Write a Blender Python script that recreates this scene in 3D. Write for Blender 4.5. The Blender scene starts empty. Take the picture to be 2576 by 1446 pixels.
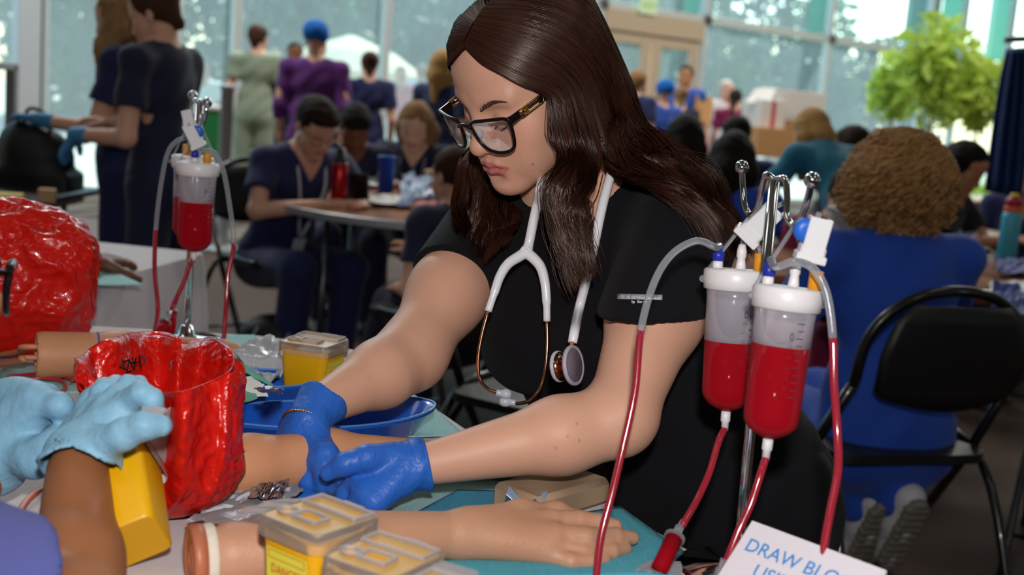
import bpy, math, random
import numpy as np
from math import radians as rad, sin, cos, pi
rng = np.random.default_rng(7)
random.seed(7)
SC = bpy.context.scene
COL = SC.collection
# ---------------------------------------------------------------- camera (standing photographer, 42 mm, slight roll)
FPX, CX, CY = 3000.0, 1288.0, 723.0
CAMH = 1.2
PITCH, ROLL = rad(8.77), rad(4.5)
_f = np.array([0, cos(PITCH), -sin(PITCH)])
_r0 = np.array([1., 0, 0])
_u0 = np.cross(_r0, _f)
_r = _r0*cos(ROLL)+_u0*sin(ROLL)
_u = np.cross(_r, _f)
CAMP = np.array([0, 0, CAMH])
def W(px, py, d):
    "world point seen at a photo pixel, d metres along the optical axis"
    return CAMP+d*(_f+_r*(px-CX)/FPX-_u*(py-CY)/FPX)
def H(px, py, z=.75):
    "world point seen at a photo pixel on the horizontal plane at height z"
    v = _f+_r*(px-CX)/FPX-_u*(py-CY)/FPX
    return CAMP+v*((z-CAMH)/v[2])
import mathutils
cam_d = bpy.data.cameras.new('camera')
cam = bpy.data.objects.new('camera', cam_d)
COL.objects.link(cam)
_M = mathutils.Matrix(((_r[0], _u[0], -_f[0], 0), (_r[1], _u[1], -_f[1], 0), (_r[2], _u[2], -_f[2], 1.2), (0, 0, 0, 1)))
cam.matrix_world = _M
cam_d.sensor_width = 36
cam_d.lens = 36*FPX/2576
cam_d.clip_start = .05
cam_d.clip_end = 300
cam_d.dof.use_dof = True
cam_d.dof.focus_distance = 1.42
cam_d.dof.aperture_fstop = 4.6
SC.camera = cam
# ---------------------------------------------------------------- light and exposure
SC.view_settings.view_transform = 'Standard'
SC.view_settings.look = 'None'
SC.view_settings.gamma = 1
SC.view_settings.use_curve_mapping = False
SC.view_settings.exposure = 0.0
wd = bpy.data.worlds.new('sky')
SC.world = wd
wd.use_nodes = True
_nt = wd.node_tree
_nt.nodes.clear()
_sky = _nt.nodes.new('ShaderNodeTexSky')
_sky.sky_type = 'NISHITA'
_sky.sun_disc = False
_sky.sun_elevation = rad(48)
_sky.sun_rotation = rad(12)
_sky.air_density = 1.2
_sky.dust_density = 1.0
_bg = _nt.nodes.new('ShaderNodeBackground')
_bg.inputs[1].default_value = .48
_wo = _nt.nodes.new('ShaderNodeOutputWorld')
_nt.links.new(_sky.outputs[0], _bg.inputs[0])
_nt.links.new(_bg.outputs[0], _wo.inputs[0])
def light(name, kind, loc, energy, col=(1, 1, 1), aim=None, **kw):
    l = bpy.data.lights.new(name, kind)
    l.energy = energy
    l.color = col
    for k, v in kw.items(): setattr(l, k, v)
    o = bpy.data.objects.new(name, l)
    COL.objects.link(o)
    o.location = loc
    if aim is not None:
        o.rotation_euler = (mathutils.Vector(aim)-mathutils.Vector(loc)).to_track_quat('-Z', 'Y').to_euler()
    return o
light('sun', 'SUN', (4, 20, 22), 9.0, (1, .94, .84), aim=(0, 4, 0), angle=rad(.6))
# the photographer's hot-shoe flash, just above the lens
light('camera_flash', 'AREA', (.02, -.03, 1.40), 16, (1, .95, .93), aim=(.0, 1.5, .95), shape='DISK', size=.07)
# added unseen fill lights up high; the strong ones brighten the window side
for _x, _y, _e in ((-2.5, 2.5, 12), (2.5, 2.5, 12), (-2.5, -2, 16), (2.5, -2, 16), (6.5, 5, 30), (-3, 7.6, 170), (1, 9.5, 170), (5, 12.5, 190), (8, 15, 170)):
    light('fill_light', 'AREA', (_x, _y, 5.4), _e, (1, .95, .88), aim=(_x, _y, 0), size=1.2)
cy = SC.cycles
cy.max_bounces = 8
cy.diffuse_bounces = 3
cy.glossy_bounces = 3
cy.transmission_bounces = 6
cy.transparent_max_bounces = 14
cy.caustics_reflective = False
cy.caustics_refractive = False
cy.sample_clamp_indirect = 4
# ---------------------------------------------------------------- materials
def lin(h):
    if isinstance(h, str):
        h = h.lstrip('#')
        h = [int(h[i:i+2], 16)/255 for i in (0, 2, 4)]
    return tuple((c/12.92 if c <= .04045 else ((c+.055)/1.055)**2.4) for c in h[:3])
def node(nt, t, **kw):
    n = nt.nodes.new(t)
    for k, v in kw.items():
        if k[0] == 'i' and k[1:].isdigit(): n.inputs[int(k[1:])].default_value = v
        else: setattr(n, k, v)
    return n
MATS = {}
def pm(name, col, rough=.5, metal=0., var=.12, scale=25., bump=0., bscale=180., trans=0., coat=0., sss=0., sheen=0.,
       ior=1.45, clear=None, attr=False, translucent=0., spec=.5, kind='noise', col2=None, stretch=(1, 1, 1), emit=0., aniso=0., fres=1.):
    "procedural principled material: noise colour variation + bump; clear=(alpha) mixes in thin transparency; translucent lets light through"
    if name in MATS: return MATS[name]
    m = bpy.data.materials.new(name)
    MATS[name] = m
    m.use_nodes = True
    nt = m.node_tree
    L = nt.links.new
    nt.nodes.clear()
    out = node(nt, 'ShaderNodeOutputMaterial')
    b = node(nt, 'ShaderNodeBsdfPrincipled')
    c = lin(col)
    tc = node(nt, 'ShaderNodeTexCoord')
    mp = node(nt, 'ShaderNodeMapping')
    mp.inputs['Scale'].default_value = stretch
    L(tc.outputs['Object'], mp.inputs[0])
    if kind == 'wave':
        tx = node(nt, 'ShaderNodeTexWave', wave_type='BANDS')
        tx.inputs['Scale'].default_value = scale
        tx.inputs['Distortion'].default_value = 4
        tx.inputs['Detail'].default_value = 3
    else:
        tx = node(nt, 'ShaderNodeTexNoise')
        tx.inputs['Scale'].default_value = scale
        tx.inputs['Detail'].default_value = 4
    L(mp.outputs[0], tx.inputs[0])
    rp = node(nt, 'ShaderNodeMix', data_type='RGBA')
    c2 = lin(col2) if col2 else tuple(x*(1-var) for x in c)
    c1 = c if col2 else tuple(min(1, x*(1+var)) for x in c)
    rp.inputs[6].default_value = (*c1, 1)
    rp.inputs[7].default_value = (*c2, 1)
    L(tx.outputs[0], rp.inputs[0])
    colout = rp.outputs[2]
    if attr:
        at = node(nt, 'ShaderNodeAttribute', attribute_name='Col')
        mx = node(nt, 'ShaderNodeMix', data_type='RGBA', blend_type='MULTIPLY')
        mx.inputs[0].default_value = 1
        L(at.outputs[0], mx.inputs[6])
        L(colout, mx.inputs[7])
        colout = mx.outputs[2]
    L(colout, b.inputs['Base Color'])
    b.inputs['Roughness'].default_value = rough
    b.inputs['Metallic'].default_value = metal
    b.inputs['IOR'].default_value = ior
    b.inputs['Specular IOR Level'].default_value = spec
    b.inputs['Transmission Weight'].default_value = trans
    b.inputs['Coat Weight'].default_value = coat
    b.inputs['Anisotropic'].default_value = aniso
    if sss:
        b.inputs['Subsurface Weight'].default_value = sss
        b.inputs['Subsurface Radius'].default_value = (.9, .35, .2)
        b.inputs['Subsurface Scale'].default_value = .006
    if sheen:
        b.inputs['Sheen Weight'].default_value = sheen
    if emit:
        b.inputs['Emission Color'].default_value = (*c, 1)
        b.inputs['Emission Strength'].default_value = emit
    if bump:
        bn = node(nt, 'ShaderNodeTexNoise')
        bn.inputs['Scale'].default_value = bscale
        bn.inputs['Detail'].default_value = 3
        L(mp.outputs[0], bn.inputs[0])
        bp = node(nt, 'ShaderNodeBump')
        bp.inputs['Strength'].default_value = min(1, bump)
        bp.inputs['Distance'].default_value = .002*max(1, bump)
        L(bn.outputs[0], bp.inputs['Height'])
        L(bp.outputs[0], b.inputs['Normal'])
    sh = b.outputs[0]
    if translucent:
        tl = node(nt, 'ShaderNodeBsdfTranslucent')
        L(colout, tl.inputs[0])
        ms = node(nt, 'ShaderNodeMixShader')
        ms.inputs[0].default_value = translucent
        L(sh, ms.inputs[1])
        L(tl.outputs[0], ms.inputs[2])
        sh = ms.outputs[0]
    if clear is not None:
        al, tint = clear if isinstance(clear, tuple) else (clear, '#ffffff')
        tr = node(nt, 'ShaderNodeBsdfTransparent')
        tr.inputs[0].default_value = (*lin(tint), 1)
        fr = node(nt, 'ShaderNodeFresnel')
        fr.inputs[0].default_value = 1.4
        ma = node(nt, 'ShaderNodeMath', operation='ADD', use_clamp=True)
        ma.inputs[1].default_value = al
        mf = node(nt, 'ShaderNodeMath', operation='MULTIPLY')
        mf.inputs[1].default_value = fres
        L(fr.outputs[0], mf.inputs[0])
        L(mf.outputs[0], ma.inputs[0])
        ms = node(nt, 'ShaderNodeMixShader')
        L(ma.outputs[0], ms.inputs[0])
        L(tr.outputs[0], ms.inputs[1])
        L(sh, ms.inputs[2])
        sh = ms.outputs[0]
    L(sh, out.inputs[0])
    return m
# ---------------------------------------------------------------- objects
def tag(o, label=None, cat=None, group=None, kind=None):
    if label: o['label'] = label
    if cat: o['category'] = cat
    if group: o['group'] = group
    if kind: o['kind'] = kind
    return o
ORG = {}
def thing(name, loc, label, cat, group=None, rz=0):
    o = bpy.data.objects.new(name, None)
    o.empty_display_size = .05
    COL.objects.link(o)
    o.location = tuple(float(x) for x in loc)
    o.rotation_euler.z = rz
    ORG[o.name] = np.array(loc, float)
    return tag(o, label, cat, group)
def link(name, me, mat, parent=None, label=None, cat=None, group=None, kind=None):
    "me holds world coordinates; they are moved to the parent's origin"
    if mat is not None and not me.materials: me.materials.append(mat)
    o = bpy.data.objects.new(name, me)
    COL.objects.link(o)
    if parent is not None:
        off = ORG[parent.name]
        ORG[o.name] = off
        me.transform(mathutils.Matrix.Translation(-mathutils.Vector(off)))
        o.parent = parent
    else:
        ORG[o.name] = np.zeros(3)
    return tag(o, label, cat, group, kind)
def copy_tree(o, parent=None):
    c = o.copy()
    COL.objects.link(c)
    if parent is not None: c.parent = parent
    for ch in list(o.children): copy_tree(ch, c)
    return c
def npmesh(name, V, faces, smooth=True, cols=None):
    me = bpy.data.meshes.new(name)
    V = np.asarray(V, np.float32)
    me.vertices.add(len(V))
    me.vertices.foreach_set('co', V.ravel())
    tot = [np.full(len(f), f.shape[1], np.int32) for f in faces]
    lens = np.concatenate(tot) if tot else np.zeros(0, np.int32)
    idx = np.concatenate([f.astype(np.int32).ravel() for f in faces]) if faces else np.zeros(0, np.int32)
    me.loops.add(len(idx))
    me.loops.foreach_set('vertex_index', idx)
    me.polygons.add(len(lens))
    st = np.concatenate([[0], np.cumsum(lens)[:-1]]).astype(np.int32) if len(lens) else lens
    me.polygons.foreach_set('loop_start', st)
    me.polygons.foreach_set('use_smooth', np.full(len(lens), smooth))
    if cols is not None:
        a = me.color_attributes.new('Col', 'FLOAT_COLOR', 'POINT')
        a.data.foreach_set('color', np.concatenate([cols, np.ones((len(cols), 1))], 1).astype(np.float32).ravel())
    me.update(calc_edges=True)
    me.validate()
    return me
def nrm(v):
    v = np.asarray(v, float)
    return v/max(1e-9, np.linalg.norm(v))
def frame(z, xhint=(1, 0, 0)):
    "3x3 with columns x,y,z"
    z = nrm(z)
    x = np.asarray(xhint, float)
    x = x-z*(x@z)
    if np.linalg.norm(x) < 1e-4:
        x = np.array([0, 1., 0])
        x = x-z*(x@z)
    x = nrm(x)
    return np.stack([x, np.cross(z, x), z], 1)
def rotz(a): return np.array([[cos(a), -sin(a), 0], [sin(a), cos(a), 0], [0, 0, 1]])
def rotx(a): return np.array([[1, 0, 0], [0, cos(a), -sin(a)], [0, sin(a), cos(a)]])
def roty(a): return np.array([[cos(a), 0, sin(a)], [0, 1, 0], [-sin(a), 0, cos(a)]])
def crv(pts, n=6, closed=False):
    "Catmull-Rom through pts, n samples per span"
    P = np.asarray(pts, float)
    if closed: Q = np.concatenate([P[-1:], P, P[:2]])
    else: Q = np.concatenate([2*P[:1]-P[1:2], P, 2*P[-1:]-P[-2:-1]])
    t = np.linspace(0, 1, n, endpoint=False)[:, None]
    o = []
    for i in range(len(Q)-3):
        a, b, c, d = Q[i:i+4]
        o.append(.5*((2*b)+(c-a)*t+(2*a-5*b+4*c-d)*t*t+(3*b-a-3*c+d)*t**3))
    o = np.concatenate(o)
    return o if closed else np.concatenate([o, P[-1:]])
class MB:
    def __init__(s): s.V = []; s.F = {}; s.n = 0
    def add(s, V, *faces):
        V = np.asarray(V, float)
        s.V.append(V)
        for f in faces:
            f = np.asarray(f)
            if len(f): s.F.setdefault(f.shape[1], []).append(f+s.n)
        s.n += len(V)
        return s
    def box(s, c, size, R=None, bev=.0):
        h = np.asarray(size, float)/2
        b = min(bev, h.min()*.98)
        R = np.eye(3) if R is None else R
        sg = np.array([[x, y, z] for x in (-1, 1) for y in (-1, 1) for z in (-1, 1)], float)
        if b <= 0:
            V = sg*h
            F = [[0, 1, 3, 2], [4, 6, 7, 5], [0, 4, 5, 1], [2, 3, 7, 6], [0, 2, 6, 4], [1, 5, 7, 3]]
            return s.add(V@R.T+c, F)
        V = []
        for q in sg:
            for ax in range(3):
                v = q*(h-b)
                v[ax] = q[ax]*h[ax]
                V.append(v)
        V = np.array(V)
        F4, F3 = [], []
        id_ = lambda x, y, z, a: ((x*2+y)*2+z)*3+a
        for a in range(3):
            for sgn in (0, 1):
                u, w = (a+1) % 3, (a+2) % 3
                q = []
                for (i, j) in ((0, 0), (1, 0), (1, 1), (0, 1)):
                    k = [0, 0, 0]; k[a] = sgn; k[u] = i; k[w] = j
                    q.append(id_(*k, a))
                F4.append(q if sgn else q[::-1])
        for a in range(3):
            u, w = (a+1) % 3, (a+2) % 3
            for i in (0, 1):
                for j in (0, 1):
                    k0 = [0, 0, 0]; k1 = [0, 0, 0]
                    k0[u] = k1[u] = i; k0[w] = k1[w] = j; k0[a] = 0; k1[a] = 1
                    q = [id_(*k0, u), id_(*k1, u), id_(*k1, w), id_(*k0, w)]
                    F4.append(q if (i+j) % 2 else q[::-1])
        for x in (0, 1):
            for y in (0, 1):
                for z in (0, 1):
                    t = [id_(x, y, z, 0), id_(x, y, z, 1), id_(x, y, z, 2)]
                    F3.append(t if (x+y+z) % 2 else t[::-1])
        return s.add(V@R.T+c, F4, F3)
    def tube(s, path, r, n=8, caps=True, closed=False, flat=1.):
        P = np.asarray(path, float)
        m = len(P)
        r = np.broadcast_to(np.asarray(r, float), (m,))
        T = np.roll(P, -1, 0)-np.roll(P, 1, 0) if closed else np.gradient(P, axis=0)
        T /= np.maximum(np.linalg.norm(T, axis=1, keepdims=True), 1e-9)
        N = np.zeros_like(P)
        nn = frame(T[0], (.31, .2, .93))[:, 0]
        for i in range(m):
            nn = nn-T[i]*(nn@T[i])
            nn = nn/max(1e-9, np.linalg.norm(nn))
            N[i] = nn
        B = np.cross(T, N)
        a = np.linspace(0, 2*pi, n, endpoint=False)
        V = P[:, None]+r[:, None, None]*(np.cos(a)[None, :, None]*N[:, None]+flat*np.sin(a)[None, :, None]*B[:, None])
        i = np.arange(m if closed else m-1)[:, None]*n
        j = np.arange(n)[None]
        i2 = (i+n) % (m*n)
        F = np.stack([i+j, i+(j+1) % n, i2+(j+1) % n, i2+j], -1).reshape(-1, 4)
        s.add(V.reshape(-1, 3), F)
        if caps and not closed:
            b = s.n-m*n
            s.F.setdefault(n, []).append((np.arange(n)[::-1]+b)[None])
            s.F.setdefault(n, []).append((np.arange(n)+b+(m-1)*n)[None])
        return s
    def lathe(s, prof, n=24, o=(0, 0, 0), R=None, sx=1., sy=1.):
        p = np.asarray(prof, float)
        R = np.eye(3) if R is None else R
        a = np.linspace(0, 2*pi, n, endpoint=False)
        V = np.stack([p[:, 0:1]*np.cos(a)*sx, p[:, 0:1]*np.sin(a)*sy, np.repeat(p[:, 1:2], n, 1)], -1).reshape(-1, 3)@R.T+np.asarray(o)
        i = np.arange(len(p)-1)[:, None]*n
        j = np.arange(n)[None]
        F = np.stack([i+j, i+(j+1) % n, i+n+(j+1) % n, i+n+j], -1).reshape(-1, 4)
        s.add(V, F)
        b = s.n-len(V)
        if p[0, 0] > 1e-6: s.F.setdefault(n, []).append((np.arange(n)[::-1]+b)[None])
        if p[-1, 0] > 1e-6: s.F.setdefault(n, []).append((np.arange(n)+b+(len(p)-1)*n)[None])
        return s
    def sph(s, c, r, n=12, R=None):
        a = np.linspace(-pi/2, pi/2, n//2+1)
        rr = np.broadcast_to(np.asarray(r, float), (3,))
        k = MB().lathe(np.stack([np.cos(a), np.sin(a)], 1), n)
        V = k.V[0]*rr
        if R is not None: V = V@R.T
        s.V.append(V+c)
        for q, f in k.F.items():
            for g in f: s.F.setdefault(q, []).append(g+s.n)
        s.n += len(V)
        return s
    def prism(s, poly, z0, z1, o=(0, 0, 0), R=None):
        p = np.asarray(poly, float)
        n = len(p)
        R = np.eye(3) if R is None else R
        V = np.concatenate([np.c_[p, np.full(n, z0)], np.c_[p, np.full(n, z1)]])@R.T+np.asarray(o)
        j = np.arange(n)
        s.add(V, np.stack([j, (j+1) % n, (j+1) % n+n, j+n], -1), j[::-1][None], (j+n)[None])
        return s
    def surf(s, P, closed_u=False):
        "grid of points P (nu,nv,3)"
        nu, nv = P.shape[:2]
        i = np.arange(nu if closed_u else nu-1)[:, None]
        j = np.arange(nv-1)[None]
        i2 = (i+1) % nu
        F = np.stack([i*nv+j, i2*nv+j, i2*nv+j+1, i*nv+j+1], -1).reshape(-1, 4)
        return s.add(P.reshape(-1, 3), F)
    def mesh(s, name='m', smooth=False, cols=None):
        V = np.concatenate(s.V)
        return npmesh(name, V, [np.concatenate(f) for f in s.F.values()], smooth, cols)
    def build(s, name, mat, parent=None, smooth=False, **kw):
        me = s.mesh(name, smooth)
        return link(name, me, mat, parent, **kw)
def autosmooth(o, ang=40):
    me = o.data
    me.polygons.foreach_set('use_smooth', np.full(len(me.polygons), True))
    try: me.set_sharp_from_angle(angle=rad(ang))
    except Exception: pass
    return o
def solid(o, t, off=0.):
    m = o.modifiers.new('thickness', 'SOLIDIFY')
    m.thickness = t
    m.offset = off
    return o
def text(name, s, size, o, R, mat, parent, depth=.0004, align='LEFT', sx=1.):
    "flat lettering as a mesh: R columns = reading direction, up, outward"
    c = bpy.data.curves.new(name, 'FONT')
    c.body = s
    c.size = size
    c.extrude = depth
    c.align_x = align
    c.resolution_u = 3
    t = bpy.data.objects.new(name, c)
    COL.objects.link(t)
    dg = bpy.context.evaluated_depsgraph_get()
    me = bpy.data.meshes.new_from_object(t.evaluated_get(dg))
    bpy.data.objects.remove(t)
    M = np.eye(4)
    M[:3, :3] = R@np.diag([sx, 1, 1])
    M[:3, 3] = o
    me.transform(mathutils.Matrix(M.tolist()))
    me.materials.clear()
    return link(name, me, mat, parent)
# ---------------------------------------------------------------- signed-distance modelling for bodies and cloth
def vnoise(P, f, seed=0):
    "cheap smooth pseudo-noise in [-1,1]"
    r = np.random.default_rng(seed)
    o = 0
    for i in range(4):
        k = r.normal(size=3)
        k = k/np.linalg.norm(k)*f*(.7+.25*i)
        q = r.normal(size=3)
        q = q/np.linalg.norm(q)*f*.6
        o = o+np.sin(P@k+r.uniform(0, 6)+1.3*np.sin(P@q+r.uniform(0, 6)))
    return o/4
class Sdf:
    def __init__(s): s.ops = []
    def cone(s, a, b, ra, rb=None, k=.01, sub=False):
        s.ops.append(('c', np.array(a, float), np.array(b, float), ra, ra if rb is None else rb, k, sub)); return s
    def ell(s, c, r, R=None, k=.01, sub=False):
        s.ops.append(('e', np.array(c, float), np.broadcast_to(np.array(r, float), (3,)).copy(), np.eye(3) if R is None else R, k, sub)); return s
    def box(s, c, h, R=None, rd=.005, k=.01, sub=False):
        s.ops.append(('b', np.array(c, float), np.array(h, float), np.eye(3) if R is None else R, rd, k, sub)); return s
    def chain(s, pts, rs, k=.006):
        for i in range(len(pts)-1): s.cone(pts[i], pts[i+1], rs[i], rs[i+1], k)
        return s
    def fn(s, f): s.ops.append(('f', f)); return s       # D -> f(P, D)
    @staticmethod
    def prim(op, P):
        t = op[0]
        if t == 'c':
            a, b, ra, rb = op[1:5]
            ba = b-a
            L2 = ba@ba
            pa = P-a
            h = np.clip(pa@ba/max(L2, 1e-12), 0, 1)
            return np.linalg.norm(pa-h[:, None]*ba, axis=1)-(ra+(rb-ra)*h)
        if t == 'e':
            c, r, R = op[1:4]
            q = (P-c)@R
            k0 = np.linalg.norm(q/r, axis=1)
            k1 = np.linalg.norm(q/(r*r), axis=1)
            return k0*(k0-1)/np.maximum(k1, 1e-9)
        c, h, R, rd = op[1:5]
        q = np.abs((P-c)@R)-h+rd
        return np.linalg.norm(np.maximum(q, 0), axis=1)+np.minimum(q.max(1), 0)-rd
    def __call__(s, P): return s.eval(P)
    def eval(s, P, C=None, Rb=0, nper=1):
        "P points; if C (block centres) given, P is blocks*nper points and primitives are culled per block"
        P = np.asarray(P, float)
        D = np.full(len(P), 1e3)
        dc = None
        if C is not None:
            dcs = [s.prim(o, C) if o[0] != 'f' else None for o in s.ops]
            u = [d for d, o in zip(dcs, s.ops) if d is not None and not o[-1]]
            dmin = np.min(u, 0)
        for n, o in enumerate(s.ops):
            if o[0] == 'f':
                D = o[1](P, D)
                continue
            k, sub = o[-2], o[-1]
            if C is not None:
                m = (dcs[n] < 3.5*Rb+k) if sub else (dcs[n] < np.maximum(dmin, -3*Rb)+3.2*Rb+k)
                if not m.any(): continue
                sel = np.repeat(m, nper)
                Q = P[sel]
                a = D[sel]
            else:
                sel = slice(None); Q = P; a = D
            d = s.prim(o, Q)
            if sub:
                h = np.maximum(k-np.abs(-d-a), 0)/k
                D[sel] = np.maximum(a, -d)+h*h*k*.25
            else:
                h = np.maximum(k-np.abs(a-d), 0)/k
                D[sel] = np.minimum(a, d)-h*h*k*.25
        return D
    def bounds(s):
        lo, hi = np.full(3, 1e9), np.full(3, -1e9)
        for o in s.ops:
            if o[0] == 'f' or o[-1]: continue
            if o[0] == 'c': q = [o[1]-o[3], o[1]+o[3], o[2]-o[4], o[2]+o[4]]
            else:
                m = np.linalg.norm(o[2]) if o[0] == 'b' else o[2].max()
                q = [o[1]-m, o[1]+m]
            lo = np.minimum(lo, np.min(q, 0)); hi = np.maximum(hi, np.max(q, 0))
        return lo, hi
    def mesh(s, h, pad=.012, B=8, proj=2, bounds=None):
        lo, hi = s.bounds() if bounds is None else bounds
        lo = lo-pad; hi = hi+pad
        nb = np.maximum(1, np.ceil((hi-lo)/(h*B)).astype(int))
        g = np.stack(np.meshgrid(*[np.arange(n) for n in nb], indexing='ij'), -1).reshape(-1, 3)
        C = lo+(g+.5)*h*B
        Rb = h*B*.5*3**.5
        act = np.zeros(len(C), bool)
        for i in range(0, len(C), 400000):
            act[i:i+400000] = np.abs(s.eval(C[i:i+400000])) < Rb*1.6+.004
        g = g[act]; C = C[act]
        n1 = B+1
        loc = np.stack(np.meshgrid(*[np.arange(n1)]*3, indexing='ij'), -1).reshape(-1, 3)
        Ds = []
        step = max(1, 1500000//len(loc))
        for i in range(0, len(g), step):
            gi = g[i:i+step]
            P = lo+(gi[:, None]*B+loc[None]).reshape(-1, 3)*h
            Ds.append(s.eval(P, C[i:i+step], Rb, len(loc)).astype(np.float32))
        D = np.concatenate(Ds).reshape(-1, n1, n1, n1)
        D = np.where(D == 0, 1e-7, D)
        ins = D < 0
        c8 = [ins[:, a:B+a, b:B+b, c:B+c] for a in (0, 1) for b in (0, 1) for c in (0, 1)]
        cnt = sum(x.astype(np.int8) for x in c8)
        bi, ci, cj, ck = np.nonzero((cnt > 0) & (cnt < 8))
        base = np.stack([ci, cj, ck], 1)
        gc = g[bi]*B+base
        acc = np.zeros((len(bi), 3)); num = np.zeros(len(bi))
        cor = {}
        for a in (0, 1):
            for b in (0, 1):
                for c in (0, 1): cor[a, b, c] = D[bi, ci+a, cj+b, ck+c]
        for ax in range(3):
            for u in (0, 1):
                for v in (0, 1):
                    k0 = [0]*3; k0[(ax+1) % 3] = u; k0[(ax+2) % 3] = v
                    k1 = list(k0); k1[ax] = 1
                    d0, d1 = cor[tuple(k0)], cor[tuple(k1)]
                    m = (d0 < 0) != (d1 < 0)
                    t = d0/(d0-d1+1e-20)
                    p = np.array(k0, float)[None].repeat(len(bi), 0)
                    p[:, ax] = t
                    acc[m] += p[m]; num[m] += 1
        V = lo+(gc+acc/num[:, None])*h
        NN = nb*B+2
        key = (gc[:, 0]*NN[1]+gc[:, 1])*NN[2]+gc[:, 2]
        order = np.argsort(key)
        ks = key[order]
        def look(q):
            kk = (q[:, 0]*NN[1]+q[:, 1])*NN[2]+q[:, 2]
            p = np.minimum(np.searchsorted(ks, kk), len(ks)-1)
            return np.where(ks[p] == kk, order[p], -1)
        quads = []
        d0 = cor[0, 0, 0]
        for ax in range(3):
            k1 = [0]*3; k1[ax] = 1
            d1 = cor[tuple(k1)]
            m = np.nonzero((d0 < 0) != (d1 < 0))[0]
            e1 = np.zeros(3, int); e1[(ax+1) % 3] = 1
            e2 = np.zeros(3, int); e2[(ax+2) % 3] = 1
            q = np.stack([m, look(gc[m]-e1), look(gc[m]-e1-e2), look(gc[m]-e2)], 1)
            fl = d0[m] > 0
            q[fl] = q[fl][:, ::-1]
            quads.append(q[(q >= 0).all(1)])
        F = np.concatenate(quads)
        used = np.zeros(len(V), bool)
        used[F] = True
        mp = np.cumsum(used)-1
        V = V[used]; F = mp[F]
        for _ in range(proj):
            e = h*.25
            d = s.eval(V)
            G = np.stack([s.eval(V+np.eye(3)[i]*e)-d for i in range(3)], 1)/e
            gn = np.maximum(np.linalg.norm(G, axis=1), .3)
            V = V-np.clip(d/gn, -h*.6, h*.6)[:, None]*G/gn[:, None]
        return V, F
def sdfmesh(name, sd, h, cols=None, proj=1, **kw):
    V, F = sd.mesh(h, proj=proj, **kw)
    return npmesh(name, V, [F], True, cols(V) if cols else None)
def strands(paths, rads, n=3):
    "paths (N,S,3), rads (N,S) -> one mesh of thin tubes"
    N, S, _ = paths.shape
    T = np.gradient(paths, axis=1)
    T /= np.maximum(np.linalg.norm(T, axis=2, keepdims=True), 1e-9)
    ref = np.array([.3, -.5, .81])
    U = np.cross(T, ref)
    U /= np.maximum(np.linalg.norm(U, axis=2, keepdims=True), 1e-6)
    B = np.cross(T, U)
    a = np.arange(n)*2*pi/n
    V = paths[:, :, None]+rads[:, :, None, None]*(np.cos(a)[:, None]*U[:, :, None]+np.sin(a)[:, None]*B[:, :, None])
    i = (np.arange(N)[:, None, None]*S+np.arange(S-1)[None, :, None])*n
    j = np.arange(n)[None, None]
    F = np.stack([i+j, i+(j+1) % n, i+n+(j+1) % n, i+n+j], -1).reshape(-1, 4)
    return V.reshape(-1, 3), F
# ---------------------------------------------------------------- the hall
WP0 = np.array([2.33, 16.38]); WDIR = nrm(np.array([3.72, 3.11])); WN = np.array([-WDIR[1], WDIR[0]])    # glass wall line, WN points outdoors
def wallpt(px, py=150):
    v = _f+_r*(px-CX)/FPX-_u*(py-CY)/FPX
    # CAMP.xy + t v.xy on line
    t = ((WP0-CAMP[:2])@WN)/(v[:2]@WN)
    return CAMP+v*t
def wp(s, z, off=0.): return np.array([*(WP0+WDIR*s+WN*off), z])
def ws(px, py=150): return (wallpt(px, py)[:2]-WP0)@WDIR
RW = np.stack([np.r_[WDIR, 0], np.r_[WN, 0], [0, 0, 1.]], 1)
S0, S1 = -13.5, 12.0
FLOOR = pm('brown_floor_tile', '#4d3c32', rough=.75, spec=.2, var=.25, scale=3, bump=.4, bscale=40)
c0, c1 = wp(S0, 0)[:2], wp(S1, 0)[:2]
fl = MB()
fl.prism([(-7.2, -5), (11.2, -5), (11.2, c1[1]-.0), tuple(c1), tuple(c0), (-7.2, c0[1])], -.1, 0.)
tag(fl.build('floor', FLOOR), kind='structure')
tag(MB().prism([(-9, -5.2), (12, -5.2), (12, c1[1]), tuple(c1), tuple(c0), (-9, c0[1])], 6.0, 6.2).build('ceiling', pm('ceiling_white', '#c9c6c0', rough=.9)), kind='structure')
WALLM = pm('hall_wall_paint', '#b0aaa2', rough=.9, var=.05, scale=2)
tag(MB().box((1.5, -5.1, 3), (17.5, .2, 6.2)).build('wall_rear', WALLM), kind='structure')
tag(MB().box((-7.3, (c0[1]-5)/2, 3), (.2, c0[1]+5, 6.2)).build('wall_left', WALLM), kind='structure')
tag(MB().box((11.5, (c1[1]-5)/2, 3), (.2, c1[1]+5, 6.2)).build('wall_right', WALLM), kind='structure')
WHITEF = pm('white_frame_paint', '#d7dcdd', rough=.35, metal=.2, var=.03)
FIN = pm('green_glass_fin', '#58b59f', rough=.1, var=.1, clear=(.55, '#a8ddd0'), translucent=.5)
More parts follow.
